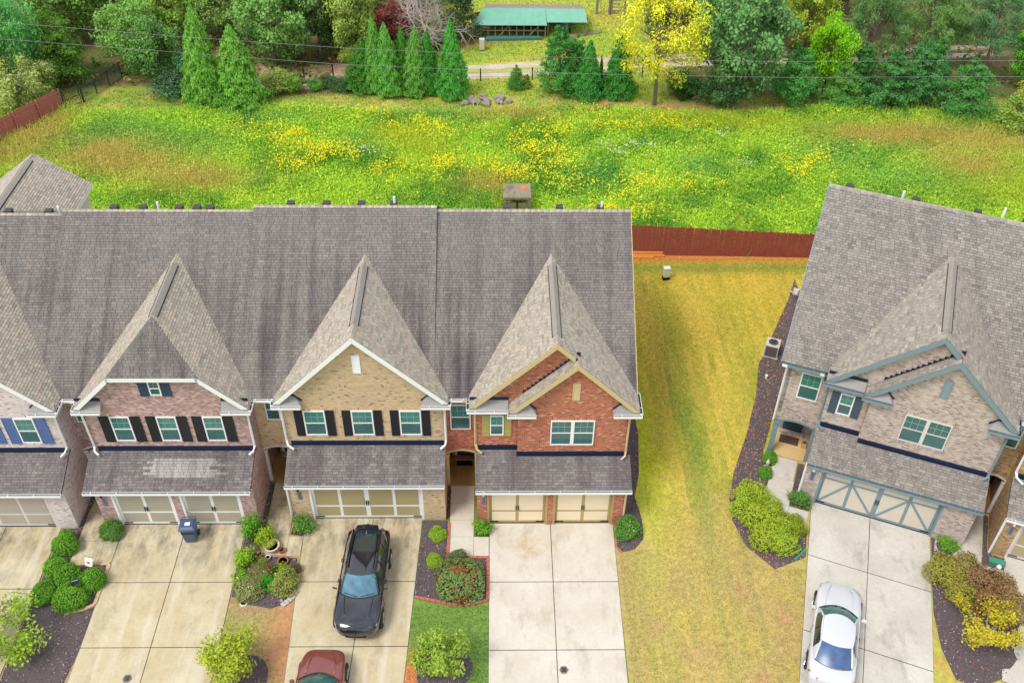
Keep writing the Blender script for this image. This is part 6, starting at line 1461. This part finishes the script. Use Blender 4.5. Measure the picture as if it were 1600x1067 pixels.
def yard():
    b = empty('metal_cabinet', (-1.2, 49.0, 0), label='pale upright cabinet standing on the grass before the shed', cat='cabinet')
    MB().box(-0.22, 0.22, -0.2, 0.2, 0.05, 0.95).build('cabinet_body', M['ac'], b, bevel=0.02); MB().box(-0.18, 0.18, -0.215, -0.202, 0.1, 0.9).build('cabinet_door', M['greywhite'], b); MB().box(-0.2, 0.2, -0.18, 0.18, 0, 0.048).build('cabinet_base', M['iron'], b)
    d = empty('boards', (7.4, 51.6, 0), label='pale boards laid out on the yellow grass beside the lean-to', cat='boards')
    for i in range(3): MB().prism([(-1.6, -0.55 + i * 0.2, 0.03), (1.55, 0.75 + i * 0.2, 0.03), (1.55, 0.93 + i * 0.2, 0.03), (-1.6, -0.37 + i * 0.2, 0.03)], (0, 0, 0.05)).build('board', M['wood_grey'], d)
    c = empty('farm_cart', (5.7, 52.9, 0), label='small blue and orange cart parked under the lean-to', cat='cart')
    MB().prism([(-0.5, -0.4, 0.35), (0.5, -0.4, 0.35), (0.6, 0.4, 0.35), (-0.4, 0.4, 0.35)], (0, 0, 0.35)).build('cart_box', M['blue'], c); MB().box(-0.2, 0.45, -0.3, 0.3, 0.705, 0.8).build('cart_load', M['timber'], c)
    for x in (-0.45, 0.55): MB().tube([(x - 0.05, -0.45, 0.2), (x + 0.05, -0.45, 0.2)], 0.2, 12).build('wheel', M['iron'], c)
    g = empty('farm_gate', (8.9, 56.2, 0), label='weathered wooden gate posts and rails right of the shed', cat='gate')
    for x in (-0.15, 0.95, 1.1, 2.3): MB().box(x, x + 0.2, 0, 0.2, 0, 1.4).build('post', M['wood_grey'], g)
    for z in (0.3, 0.6, 0.9, 1.2): MB().box(1.3, 2.3, 0.06, 0.12, z, z + 0.08).build('rail', M['wood_grey'], g)
    MB().box(-0.2, 1.3, 0.02, 0.18, 1.42, 1.52).build('lintel', M['wood_grey'], g)
    w = empty('concrete_block_wall', (7.4, 38.95, 0), label='low broken pinkish wall stub in the grass below the conifers', cat='wall')
    for i in range(5): MB().box(i * 0.2, i * 0.2 + 0.19, -0.1, 0.1, 0, 0.2 + 0.12 * (i > 2)).build('brick', M['edging_red'], w)
    MB().box(1.0, 1.2, -0.12, 0.12, 0, 0.5).build('pillar', M['stone'], w)
yard()
def rock(seed):
    rs = np.random.RandomState(seed); bm = bmesh.new(); bmesh.ops.create_icosphere(bm, subdivisions=2, radius=0.5)
    for v in bm.verts: v.co *= 0.8 + 0.35 * (math.sin(v.co.x * 7 + seed) * math.sin(v.co.y * 6) + 0.3 * rs.rand()); v.co.z *= 0.6
    me = bpy.data.meshes.new('rock'); bm.to_mesh(me); bm.free(); me.materials.append(M['stone']); return me
RK = [rock(s) for s in (1, 2, 3)]
for k in range(26):
    o = bpy.data.objects.new('rock', RK[k % 3]); link(o); o.location = (-1.2 + nrs.normal() * 1.1, 40.0 + nrs.normal() * 0.38, 0.12 + 0.1 * nrs.rand()); s = nrs.uniform(0.3, 0.75); o.scale = (s, s, s); o.rotation_euler = (0, 0, k * 1.3)
    tag(o, 'grey rock in the loose heap at the foot of the last cypress of the row', 'rock', 'heap of grey rocks')
def outlet():
    r = empty('drainage_box', (1.3, 25.35, 0.0), label='weathered concrete drainage box with open sides standing in the weeds', cat='drain box')
    MB().box(-0.88, 0.88, -0.82, 0.82, 1.32, 1.5).build('lid', M['concrete_old'], r, bevel=0.02)
    for x in (-0.86, 0.70): 
        for y in (-0.8, 0.62): MB().box(x, x + 0.16, y, y + 0.18, 0.0, 1.318).build('corner_pillar', M['concrete_old'], r)
    MB().box(-0.7, 0.7, 0.66, 0.8, 0, 1.318).build('back_wall', M['concrete_old'], r)
    for x0, x1 in ((-0.69, -0.08), (0.08, 0.69)): MB().box(x0, x1, -0.72, -0.6, 0.0, 0.98).build('weir_plate', M['concrete_old'], r)
    MB().lathe([(0.24, 1.503), (0.24, 1.52), (0.2, 1.525)], 20, (0.42, 0.32, 0)).build('manhole_cover', M['clay'], r)
outlet()
def timbers():
    r = empty('retaining_timbers', (8.1, 20.1, H(8.1, 20.1)), label='orange landscape timbers at the foot of the board fence', cat='timbers')
    for k, (x0, x1, y, z) in enumerate([(0, 2.1, 0.15, 0.02), (0.1, 2.0, 0.28, 0.16), (0.0, 1.4, 0.0, 0.0)]): MB().box(x0, x1, y, y + 0.12, z, z + 0.13).build('beam', M['timber'], r)
timbers()

# ================================================================== CARS (front towards +y, right side +x)
CARG = mat_plain('car_glass', S(36, 52, 54), 0.03, 0.0, 0.3, 1.2, coat=1.0)
CARG2 = mat_plain('sky_painted_car_glass', S(80, 118, 136), 0.08, 0.0, 0.95, 2.4)  # sky reflection painted as pale blue, its clouds as strong mottling
CARG4 = mat_plain('cloud_painted_teal_glass', S(58, 104, 98), 0.08, 0.0, 0.8, 2.6)  # cloud reflections painted as mottling in the teal
CARG3 = mat_plain('cloud_painted_blue_glass', S(66, 90, 128), 0.3, 0.0, 0.9, 2.2)  # reflected sky and cloud texture put into the base colour
PAINT = {'black': mat_plain('black_car_paint', (0.010, 0.012, 0.021, 1), 0.10, 0.0, 0.05, coat=1.0), 'white': mat_plain('white_car_paint', (0.55, 0.56, 0.58, 1), 0.28, 0.0, 0.02, coat=1.0),
         'red': mat_plain('red_brown_car_paint', S(128, 64, 56), 0.22, 0.25, 0.05, coat=1.0)}
M['tyre'] = mat_plain('tyre', S(26, 26, 27), 0.9, var=0.2); M['rim'] = mat_plain('alloy', S(150, 150, 152), 0.3, metal=0.8); M['chrome'] = mat_plain('chrome', S(210, 212, 214), 0.15, metal=0.9)
M['lamp'] = mat_plain('clear_lamp', S(150, 158, 168), 0.3); M['tail'] = mat_plain('red_lamp', S(190, 24, 36), 0.15, coat=1.0); M['seam'] = mat_plain('panel_gap', S(24, 25, 28), 0.6)
def grid(fn, nu, nv):
    m = MB(); vs = [tuple(fn(u / nu, v / nv)) for v in range(nv + 1) for u in range(nu + 1)]
    m.add(vs, [(v * (nu + 1) + u, v * (nu + 1) + u + 1, (v + 1) * (nu + 1) + u + 1, (v + 1) * (nu + 1) + u) for v in range(nv) for u in range(nu)]); return m
def car(name, label, cat, loc, rz, paint, D, glass_front, glass_rear):
    o = empty(name, loc, rz, label=label, cat=cat); L, W, Hh = D['L'], D['W'], D['H']; hw0 = W / 2; pm = PAINT[paint]
    rings = []; vs = []; fs = []
    for s, w, zs, zt, zb in D['hull']:
        y = L / 2 - s * L; w *= hw0; half = [(0, zb), (.80 * w, zb), (.96 * w, zb + .10), (w, .45 * zb + .55 * zs), (.985 * w, zs - .10), (.93 * w, zs - 0.005), (.66 * w, zs + .72 * (zt - zs)), (0, zt)]
        rings.append([(x, y, z) for x, z in half] + [(-x, y, z) for x, z in half[-2:0:-1]])
    n = len(rings[0])
    for r in rings: vs += r
    for i in range(len(rings) - 1):
        for j in range(n): fs.append((i * n + j, i * n + (j + 1) % n, (i + 1) * n + (j + 1) % n, (i + 1) * n + j))
    fs.append(tuple(range(n))[::-1]); fs.append(tuple((len(rings) - 1) * n + j for j in range(n)))
    b = MB().add(vs, fs).build('body', pm, o, smooth=True); sb = b.modifiers.new('sub', 'SUBSURF'); sb.levels = 2; sb.render_levels = 2
    ya, yb, yc, yd = [L / 2 - q * L for q in D['gh']]; wa, wb, wc, wd = D['gw']; za, zd = D['gz']; bow, bow2 = D['bow']; zc = Hh - D['drop']
    lp = lambda a, b, t: a + (b - a) * t
    edge = 0.075
    def roofp(u, v):
        q = 2 * u - 1; w = lp(wb, wc, v) + 0.03 * math.sin(math.pi * v); yf = yb - bow * 0.7 * q * q; yr_ = yc + bow2 * 0.7 * q * q
        return (q * w, lp(yf, yr_, v), lp(Hh - 0.02, zc, v) + 0.035 * math.sin(math.pi * v) - edge * q * q * abs(q))
    def wind(u, v):
        q = 2 * u - 1; t = roofp(u, 0); bx = (q * wa, ya - bow * q * q, za - 0.03 * q * q); k = 0.03 * math.sin(math.pi * v)
        return (lp(bx[0], t[0], v), lp(bx[1], t[1], v) + k * 0.6, lp(bx[2], t[2], v) + k)
    def rear(u, v):
        q = 2 * u - 1; t = roofp(u, 1); bx = (q * wd, yd + bow2 * q * q, zd - 0.03 * q * q); k = 0.03 * math.sin(math.pi * v)
        return (lp(t[0], bx[0], v), lp(t[1], bx[1], v) - k * 0.6, lp(t[2], bx[2], v) + k)
    grid(roofp, 12, 10).build('roof', pm, o, smooth=True)
    mrg = lambda f, a, b_, c, d: (lambda u, v: f(lp(a, b_, u), lp(c, d, v)))
    grid(wind, 12, 6).build('windshield', glass_front, o, smooth=True); grid(rear, 12, 6).build('rear_window', glass_rear, o, smooth=True)
    for sg in (1, -1):
        e = 1.0 if sg > 0 else 0.0
        wbel = hw0 * D.get('belt', 0.93)
        def side(u, v):
            bot0, bot1 = wind(e, 0), rear(e, 1); t = roofp(e, max(0.0, min(1.0, (u - 0.16) / 0.62))) if 0.16 < u < 0.78 else (wind(e, u / 0.16) if u <= 0.16 else rear(e, (u - 0.78) / 0.22))
            yb_ = lp(bot0[1], bot1[1], u); q = 4 * u * (1 - u); bx = sg * lp(abs(lp(bot0[0], bot1[0], u)), wbel, min(1, q * 1.4)); bz = lp(bot0[2], bot1[2], u) - 0.02
            tt = roofp(e, 0.5) if False else t
            k = v; return (lp(bx, tt[0], k) + sg * 0.02 * math.sin(math.pi * k), lp(yb_, tt[1], k), lp(bz, tt[2], k))
        spans = D['side']
        for i, (a, b_) in enumerate(spans): grid(mrg(side, a, b_, 0.04, 0.93), 10, 4).build('side_window', CARG, o, smooth=True)
        gaps = [(0.0, spans[0][0])] + [(spans[i][1], spans[i + 1][0]) for i in range(len(spans) - 1)] + [(spans[-1][1], 1.0)]
        for i, (a, b_) in enumerate(gaps): grid(mrg(side, a, b_, 0.0, 1.0), 6, 4).build('pillar', pm if i in (0, len(gaps) - 1) else M['seam'], o, smooth=True)
        # pillars and roof edges
        MB().tube([wind(e, t / 6) for t in range(7)], 0.038, 6).build('pillar', pm, o, smooth=True); MB().tube([rear(e, t / 6) for t in range(7)], 0.045, 6).build('pillar', pm, o, smooth=True)
        MB().tube([roofp(e, t / 10) for t in range(11)], 0.035, 6).build('roof_rail', pm if not D.get('rails') else M['seam'], o, smooth=True)
        MB().tube([side(t / 14, 0.03) for t in range(15)], 0.016, 5).build('window_trim', M['chrome'] if D.get('chrome') else M['seam'], o)
        if D.get('rails'):
            MB().tube([tuple(Vector(roofp(0.5 + sg * 0.42, t / 8)) + Vector((0, 0, 0.05 * min(1, 6 * (t / 8) * (1 - t / 8))))) for t in range(1, 8)], 0.02, 6).build('roof_rack', M['iron'], o)
        # mirror
        mx, my, mz = sg * (hw0 * 0.95), ya - 0.42, za + 0.02
        mo = MB(); mo.prism([(mx, my - 0.03, mz), (mx + sg * 0.20, my - 0.05, mz + 0.01), (mx + sg * 0.20, my - 0.02, mz + 0.12), (mx + sg * 0.05, my + 0.02, mz + 0.10)], (0, 0.08, 0.0)); mi = mo.build('mirror', pm, o, bevel=0.025)
        # lamps, handles, door gaps
        hs = D['lamp']; MB().prism([(sg * hw0 * .44, L / 2 - .03 - hs[1] * .2, hs[0]), (sg * hw0 * .86, L / 2 - .30, hs[0] + .04), (sg * hw0 * .90, L / 2 - .62, hs[0] + .14), (sg * hw0 * .56, L / 2 - .16, hs[0] + .11)], (0, 0.02, 0.05)).build('headlight', M['lamp'], o, bevel=0.015)
        MB().prism([(sg * hw0 * .50, -L / 2 + .02, hs[2]), (sg * hw0 * .86, -L / 2 + .16, hs[2]), (sg * hw0 * .93, -L / 2 + .42, hs[2] + .05), (sg * hw0 * .88, -L / 2 + .30, hs[2] + .16), (sg * hw0 * .52, -L / 2 + .05, hs[2] + .14)], (sg * 0.02, -0.015, 0.01)).build('taillight', M['tail'], o, bevel=0.01)
        for t in D['doors']:
            y = L / 2 - t * L; MB().tube([(sg * hw0 * 1.003, y, .42), (sg * hw0 * 1.012, y, .66), (sg * hw0 * .985, y - .01, za - .1), (sg * hw0 * .945, y - 0.02, za - .02)], 0.007, 4).build('door_gap', M['seam'], o)
        for t in D['handles']: y = L / 2 - t * L; MB().box(min(sg * hw0 * .985, sg * hw0 * 1.03), max(sg * hw0 * .985, sg * hw0 * 1.03), y - .1, y + .1, za - .17, za - .135).build('door_handle', M['chrome'] if paint == 'white' else pm, o, bevel=0.01)
        for t in D['wheels']:
            y = L / 2 - t * L; rr = D['wr']; x = sg * hw0
            MB().tube([(x - sg * .24, y, rr + .03), (x + sg * .004, y, rr + .03)], rr + .055, 24).build('wheel_arch', M['seam'], o)
            wo = MB().tube([(x - sg * .2, y, rr), (x - sg * .01, y, rr), (x + sg * .02, y, rr)], [rr, rr, rr * .93], 24).build('wheel', M['tyre'], o)
            MB().tube([(x + sg * .0205, y, rr), (x + sg * .026, y, rr)], rr * .68, 20).build('rim', M['rim'], wo)
            sp = MB()
            for k in range(5):
                a = 6.283 * k / 5; sp.prism([(x + sg * .0265, y + math.cos(a - .12) * rr * .15, rr + math.sin(a - .12) * rr * .15), (x + sg * .0265, y + math.cos(a + .12) * rr * .15, rr + math.sin(a + .12) * rr * .15), (x + sg * .0265, y + math.cos(a + .1) * rr * .66, rr + math.sin(a + .1) * rr * .66), (x + sg * .0265, y + math.cos(a - .1) * rr * .66, rr + math.sin(a - .1) * rr * .66)], (sg * .012, 0, 0))
            sp.build('spokes', M['chrome'], wo)
    # hood, wipers, plates, grille
    for sg in (1, -1):
        MB().tube([(sg * hw0 * .60, ya - .02, za + .012), (sg * hw0 * .52, (ya + L / 2) / 2, lp(za, hs[0] + .2, .42) + .03), (sg * hw0 * .40, L / 2 - .30, hs[0] + .21)], [.012, .02, .008], 5).build('hood_crease', pm, o, smooth=True)
        q0, q1 = wind(0.5 + sg * 0.05, 0.06), wind(0.5 + sg * 0.40, 0.10); MB().tube([tuple(Vector(q0) + Vector((0, .02, .02))), tuple(Vector(q1) + Vector((0, .02, .02)))], 0.011, 4).build('wiper', M['iron'], o)
    MB().tube([tuple(Vector(wind(t / 12, 0)) + Vector((0, 0.03, 0.0))) for t in range(13)], 0.022, 5).build('cowl_seal', M['seam'], o)
    MB().tube([tuple(Vector(rear(t / 12, 1)) + Vector((0, -0.02, 0.0))) for t in range(13)], 0.014, 5).build('window_seal', M['seam'], o)
    MB().prism([(-hw0 * .42, L / 2 - .05, .40), (hw0 * .42, L / 2 - .05, .40), (hw0 * .46, L / 2 - .075, hs[0] - .10), (-hw0 * .46, L / 2 - .075, hs[0] - .10)], (0, 0.05, 0)).build('grille', M['iron'], o, bevel=0.01)
    MB().prism([(-.26, -L / 2 + .005, .55), (.26, -L / 2 + .005, .55), (.26, -L / 2 + .015, .68), (-.26, -L / 2 + .015, .68)], (0, -0.02, 0)).build('licence_plate', M['paper'], o)
    if D.get('dark_reflection_panel'):
        grid(lambda u, v: tuple(Vector(roofp(0.14 + 0.72 * u, 0.48 + 0.40 * v)) + Vector((0, 0, 0.006))), 8, 6).build('dark_reflection_panel', CARG, o, smooth=True)  # dark panel added for the darker reflection on the rear roof
        MB().tube([roofp(0.5, 0.86), tuple(Vector(roofp(0.5, 0.92)) + Vector((0, 0, .05)))], [.03, .008], 6).build('antenna', M['chrome'], o)
        MB().prism([tuple(Vector(roofp(t, 1.0)) + Vector((0, 0.05, 0.01))) for t in (0.06, 0.3, 0.7, 0.94)] + [tuple(Vector(roofp(t, 1.0)) + Vector((0, -0.20, -0.02))) for t in (0.88, 0.5, 0.12)], (0, 0, 0.03)).build('spoiler', pm, o)
    return o
SEDAN = dict(L=4.9, W=1.84, H=1.45, drop=0.05, gh=(0.285, 0.43, 0.73, 0.885), gw=(0.76, 0.60, 0.58, 0.70), gz=(0.955, 1.05), bow=(0.30, 0.22), belt=0.90, chrome=True,
             hull=[(0, .55, .56, .60, .36), (.012, .72, .64, .69, .26), (.05, .88, .72, .79, .21), (.12, .96, .80, .88, .2), (.21, .995, .87, .945, .2), (.30, 1, .90, .97, .2), (.45, 1, .92, .93, .2), (.6, 1, .94, .95, .2), (.72, 1, .955, .98, .2), (.82, .99, .97, 1.05, .21), (.9, .97, .975, 1.07, .23), (.965, .92, .95, 1.04, .27), (.992, .82, .86, .93, .33), (1.0, .70, .76, .82, .42)],
             lamp=(0.60, 0.3, 0.78), doors=(0.305, 0.52, 0.70), handles=(0.47, 0.675), wheels=(0.185, 0.775), wr=0.325, side=[(0.10, 0.42), (0.45, 0.80)])
SUV = dict(L=5.0, W=1.96, H=1.76, drop=0.08, gh=(0.275, 0.405, 0.90, 0.975), gw=(0.78, 0.61, 0.58, 0.72), gz=(1.13, 1.16), bow=(0.24, 0.10), belt=0.90, rails=True, dark_reflection_panel=True,
           hull=[(0, .42, .70, .78, .45), (.010, .62, .82, .90, .34), (.04, .85, .92, 1.0, .28), (.11, .97, 1.0, 1.09, .25), (.20, 1, 1.05, 1.13, .25), (.29, 1, 1.08, 1.15, .25), (.45, 1, 1.09, 1.10, .25), (.6, 1, 1.10, 1.11, .25), (.75, 1, 1.11, 1.12, .25), (.88, .985, 1.12, 1.13, .27), (.95, .95, 1.11, 1.14, .3), (.988, .88, 1.04, 1.10, .36), (1.0, .76, .92, .98, .44)],
           lamp=(0.78, 0.3, 0.98), doors=(0.30, 0.50, 0.70), handles=(0.46, 0.665), wheels=(0.19, 0.775), wr=0.38, side=[(0.08, 0.33), (0.36, 0.60), (0.63, 0.86)])
HATCH = dict(SEDAN, L=4.6, W=1.84, H=1.62, gh=(0.27, 0.44, 0.86, 0.955), gz=(1.02, 1.08), gw=(0.77, 0.60, 0.56, 0.68), wr=0.34, chrome=False, bow=(0.28, 0.26),
             hull=[(s, w, zs + .07, zt + .07, zb) for s, w, zs, zt, zb in SEDAN['hull']])
car('parked_car', 'black sport utility vehicle parked on the tan drive, nose to the street', 'car', (-5.58, -3.46, 0.03), math.pi - R(1.6), 'black', SUV, CARG2, CARG)
car('parked_car', 'white sedan parked nose in on the grey driveway', 'car', rb(2.46, -6.95, 0.03), RBA + R(2.4), 'white', SEDAN, CARG4, CARG3)
car('parked_car', 'red-brown car in front of the black vehicle, cut off by the picture edge', 'car', (-6.80, -8.92, 0.03), R(-2), 'red', HATCH, CARG4, CARG)

# ================================================================== SMALL THINGS
def bin_():
    o = empty('wheeled_bin', (-13.48, -0.72, 0.03), R(4), label='blue-grey wheeled rubbish bin in front of the right white-trimmed garage door', cat='bin')
    a, b = 0.24, 0.32
    MB().add([(-a, -a, .05), (a, -a, .05), (a, a, .05), (-a, a, .05), (-b, -b, .98), (b, -b, .98), (b, b, .98), (-b, b, .98)], [(0, 3, 2, 1), (4, 5, 6, 7), (0, 1, 5, 4), (1, 2, 6, 5), (2, 3, 7, 6), (3, 0, 4, 7)]).build('bin_body', M['bin'], o, bevel=0.04)
    MB().box(-.35, .35, -.37, .33, .985, 1.03).add([(-.31, -.31, 1.03), (.31, -.31, 1.03), (.31, .28, 1.03), (-.31, .28, 1.03), (-.24, -.22, 1.09), (.24, -.22, 1.09), (.24, .22, 1.09), (-.24, .22, 1.09)], [(4, 5, 6, 7), (0, 1, 5, 4), (1, 2, 6, 5), (2, 3, 7, 6), (3, 0, 4, 7)]).build('lid', M['bin'], o, bevel=0.02)
    MB().box(-.10, .12, -.12, .05, 1.092, 1.097).build('paper_label', M['paper'], o)
    MB().tube([(-.28, .33, .95), (-.28, .43, 1.0), (.28, .43, 1.0), (.28, .33, .95)], 0.02, 6).build('handle', M['bin_dark'], o)
    for x in (-.27, .27): MB().tube([(x - .03, .25, .14), (x + .03, .25, .14)], 0.14, 16).build('wheel', M['bin_dark'], o)
    MB().box(-.27, .27, -.335, -.30, .72, .80).build('grab_bar', M['bin_dark'], o)
bin_()
def ac():
    o = empty('air_conditioner', (14.62, 10.95, H(14.6, 10.9)), RBA, label='grey air conditioning unit with round fan on top, beside the grey house wall', cat='air conditioner'); o.scale = (0.85, 0.85, 0.88)
    MB().box(-.48, .48, -.48, .48, 0, .06).build('pad', M['concrete_grey'], o); MB().box(-.40, .40, -.40, .40, .06, .85).build('cabinet', M['ac_dark'], o)
    for k in range(11):
        z = .12 + k * .065; MB().box(-.42, .42, -.425, -.402, z, z + .028).box(-.425, -.402, -.40, .42, z, z + .028).box(.402, .425, -.40, .42, z, z + .028).build('louvre', M['ac_dark'], o)
    for x in (-.42, .36):
        for y in (-.43, .37): MB().box(x, x + .06, y, y + .06, .06, .86).build('corner_post', M['ac'], o)
    MB().box(-.43, .43, -.43, .43, .865, .92).build('top_panel', M['ac'], o, bevel=0.02)
    MB().lathe([(.34, .923), (.34, .94), (.30, .945), (.30, .924)], 28).build('fan_ring', M['ac'], o); MB().lathe([(.299, .9215), (.299, .926)], 28).build('fan_well', M['iron'], o)
    f = MB()
    for k in range(4): a = k * 1.571; f.prism([(math.cos(a) * .05, math.sin(a) * .05, .93), (math.cos(a - .25) * .28, math.sin(a - .25) * .28, .93), (math.cos(a + .35) * .28, math.sin(a + .35) * .28, .94)], (0, 0, .006))
    f.build('fan_blades', M['ac_dark'], o)
    g = MB()
    for r_ in (.08, .15, .22, .28): g.tube([(r_ * math.cos(t * .3142), r_ * math.sin(t * .3142), .952) for t in range(21)], .006, 4, False)
    g.build('guard_wires', M['ac_dark'], o)
ac()
def misc():
    o = empty('utility_pedestal', (9.97, 18.05, H(9.97, 18)), R(8), label='pale utility pedestal standing on the yellow lawn near the fence', cat='utility box')
    MB().box(-.2, .2, -.16, .16, 0, .2).build('base', M['iron'], o); MB().box(-.18, .18, -.14, .14, .2, .78).build('cabinet', M['util'], o, bevel=.02); MB().box(-.2, .2, -.16, .16, .785, .85).build('lid', M['greywhite'], o, bevel=.02)
    o = empty('utility_box', (6.86, -8.45, H(6.86, -8.45)), label='teal utility box at the bottom edge of the lawn', cat='utility box')
    MB().box(-.5, .5, -.4, .5, 0, .3).build('box_body', M['teal_box'], o, bevel=.04); MB().box(-.46, .46, -.36, .46, .302, .34).build('lid', M['teal_box'], o, bevel=.02)
    for x, y, l in ((2.66, -7.19, 'hexagonal drain cover set in the pale drive'), (-14.45, -7.46, 'hexagonal drain cover set in the tan drive below the bin')):
        o = empty('drain_cover', (x, y, .03), label=l, cat='drain cover', group='hexagonal drain covers')
        MB().lathe([(.19, .0), (.19, .012)], 6).build('rim', M['concrete_old'], o); MB().lathe([(.155, .0125), (.155, .02)], 6).build('plate', M['ac_dark'], o)
        for k in range(4): MB().box(-.09, .09, -.085 + k * .05, -.06 + k * .05, .0205, .027).build('rib', M['iron'], o)
    o = empty('garden_flag', (-17.45, -2.12, 0), R(-15), label='white garden flag with red print leaning behind the clipped shrubs', cat='flag')
    MB().tube([(-.2, 0, 0), (-.2, 0, .62)], .012, 6).tube([(-.2, 0, .62), (.2, 0, .62)], .01, 6).build('pole', M['iron'], o); MB().prism([(-.18, -.02, .6), (.19, -.02, .6), (.22, -.22, .26), (-.13, -.22, .26)], (0, .008, .004)).build('cloth', M['paper'], o)
    MB().prism([(-.06, -.117, .455), (.08, -.117, .455), (.1, -.157, .385), (-.04, -.157, .385)], (0, -.006, -.003)).build('print', M['red_paint'], o)
    o = empty('garden_sign', (-17.52, -3.5, 0), R(20), label='small dark sign on a stake among the clipped shrubs', cat='sign')
    MB().tube([(0, 0, 0), (0, 0, .86)], .014, 6).build('stake', M['iron'], o); MB().prism([(-.17, -.03, .98), (.17, -.03, .98), (.17, -.10, .78), (-.17, -.10, .78)], (0, .012, .006)).build('board', M['bin_dark'], o)
    MB().prism([(-.13, -.0395, .955), (.13, -.0395, .955), (.13, -.05, .925), (-.13, -.05, .925)], (0, -.003, -.001)).build('stripe', M['teal_box'], o)
    def pot(name, label, x, y, r, h, mat, soil='mulch_brown', plant=None, cat='pot', z=0.03):
        o = empty(name, (x, y, z), label=label, cat=cat); MB().lathe([(r * .62, 0), (r * .95, h * .85), (r * 1.05, h * .85), (r * 1.05, h), (r * .9, h), (r * .86, h * .9)], 20).build('pot', M[mat], o, smooth=False)
        MB().lathe([(r * .86, h * .86), (r * .8, h * .9)], 16).build('soil', M[soil], o)
        if plant: l = bpy.data.objects.new('leaves', LOOSE[0]); link(l, o); l.location = (0, 0, h * .85); l.scale = (r * 1.1, r * 1.1, r * .7); l.color = plant
    pot('planter_bowl', 'wide pale planter bowl of yellow-green plants on the walk slab', -9.85, -1.28, .34, .28, 'pot_pale', plant=S(196, 206, 90))
    pot('flower_pot', 'small terracotta pot right of the pale planter bowl', -9.42, -1.46, .15, .22, 'terracotta', plant=S(150, 100, 60))
    pot('flower_pot', 'round clay bowl with rim at the top of the flower bed', -9.24, -2.05, .23, .2, 'pot_red', 'mulch_brown')
    pot('flower_pot', 'little white pot below the pale planter bowl', -9.93, -1.82, .11, .16, 'white')
    pot('flower_pot', 'terracotta pot at the drive side of the walk end', -10.36, -1.68, .15, .2, 'terracotta', plant=S(150, 90, 60))
    o = empty('drain_cover', (-10.57, -4.06, .0), label='round grey-green drain cover in the dirt below the faded roses', cat='drain cover'); MB().lathe([(.17, 0), (.17, .06), (.12, .075)], 18).build('rim', M['util'], o); MB().lathe([(.11, .0755), (.09, .085)], 16).build('grate', M['iron'], o)
    for k, (x, y, s, l) in enumerate([(-9.05, -3.72, .26, 'pale rounded garden stone nearest the grey pavers'), (-9.0, -3.95, .2, 'smaller pale garden stone beside the rounded one')]):
        s_ = bpy.data.objects.new('garden_stone', RK[k]); link(s_); s_.location = (x, y, .08); s_.scale = (s, s, s); tag(s_, l, 'stone')
    o = empty('doormat', (-1.53, 3.72, .102), label='black doormat in the shade of the red brick porch', cat='doormat'); MB().box(-.37, .37, -.25, .25, 0, .014).build('mat', M['mat_black'], o); MB().box(-.35, .35, -.23, .23, .0145, .018).build('mat_pile', M['mat_black'], o)
    x, y, z = rb(-.98, 3.45); o = empty('doormat', (x, y, z + .102), RBA, label='large brown doormat on the tan porch of the grey house', cat='doormat'); MB().box(-.45, .45, -.27, .27, 0, .014).build('mat', M['mat_brown'], o); MB().box(-.42, .42, -.24, .24, .0145, .018).build('mat_pile', M['mat_brown'], o)
    x, y, z = rb(-.26, 3.25); o = empty('planter_box', (x, y, z + .102), RBA, label='small square wooden planter beside the brown doormat', cat='planter'); MB().box(-.12, .12, -.12, .12, 0, .3).build('box', M['card'], o, bevel=.01); MB().box(-.09, .09, -.09, .09, .301, .312).build('soil', M['mulch'], o)
    x, y, z = rb(-1.66, 1.38); o = empty('garden_ornament', (x, y, z), label='small white ornament between the two round porch shrubs', cat='ornament'); MB().lathe([(.12, 0), (.12, .05), (.05, .09), (.07, .28), (.10, .36), (.05, .46), (.015, .56)], 12).build('figure', M['greywhite'], o, smooth=True); MB().lathe([(.15, 0.0), (.15, .03)], 12).build('plinth', M['paper'], o)
    x, y, z = rb(.62, -3.1); o = empty('downspout_extension', (x, y, z), RBA + R(65), label='green plastic drain extension in the mulch by the grey drive edge', cat='drain pipe'); MB().tube([(-.38, 0, .06), (.38, 0, .06)], .06, 8).build('pipe', M['green_plastic'], o); MB().tube([(-.385, 0, .06), (-.44, 0, .06)], .075, 8).build('collar', M['green_plastic'], o)
    x, y, z = rb(8.55, -.42); o = empty('storage_box', (x, y, z), RBA, label='green plastic box lying in the mulch by the brown brick corner', cat='box'); MB().box(-.33, .33, -.13, .13, 0, .18).build('box_body', M['green_plastic'], o, bevel=.03); MB().box(-.34, .34, -.14, .14, .182, .21).build('lid', M['green_plastic'], o, bevel=.01)
    x, y, z = rb(8.62, -.72); o = tag(MB().lathe([(.03, 0), (.03, .1), (.09, .13), (.11, .2), (.07, .28), (.02, .3)], 14).build('globe_light', M['paper'], None, smooth=True, loc=(x, y, z)), 'white globe light on the ground next to the green box', 'lamp')
    x, y, z = rb(-2.25, 11.3); o = empty('gas_meter', (17.0, 15.75, H(17, 15.7)), RBA, label='grey gas meter and pipes on the side of the grey house', cat='gas meter'); MB().tube([(-.3, 0, 0), (-.3, 0, .55), (.3, 0, .55), (.3, 0, 0)], .035, 8).build('pipe', M['ac'], o); MB().box(-.16, .16, -.12, .12, .42, .78).build('meter', M['ac'], o, bevel=.03); MB().tube([(0, -.125, .62), (0, -.16, .62)], .1, 14).build('dial', M['paper'], o)
    o = tag(MB().lathe([(.06, 0), (.06, .22), (.075, .225), (.075, .27), (.03, .285)], 14).build('cleanout_pipe', M['white'], None, loc=(13.95, 9.0, H(13.95, 9))), 'white capped drain pipe sticking out of the mulch beside the grey house', 'pipe')
misc()
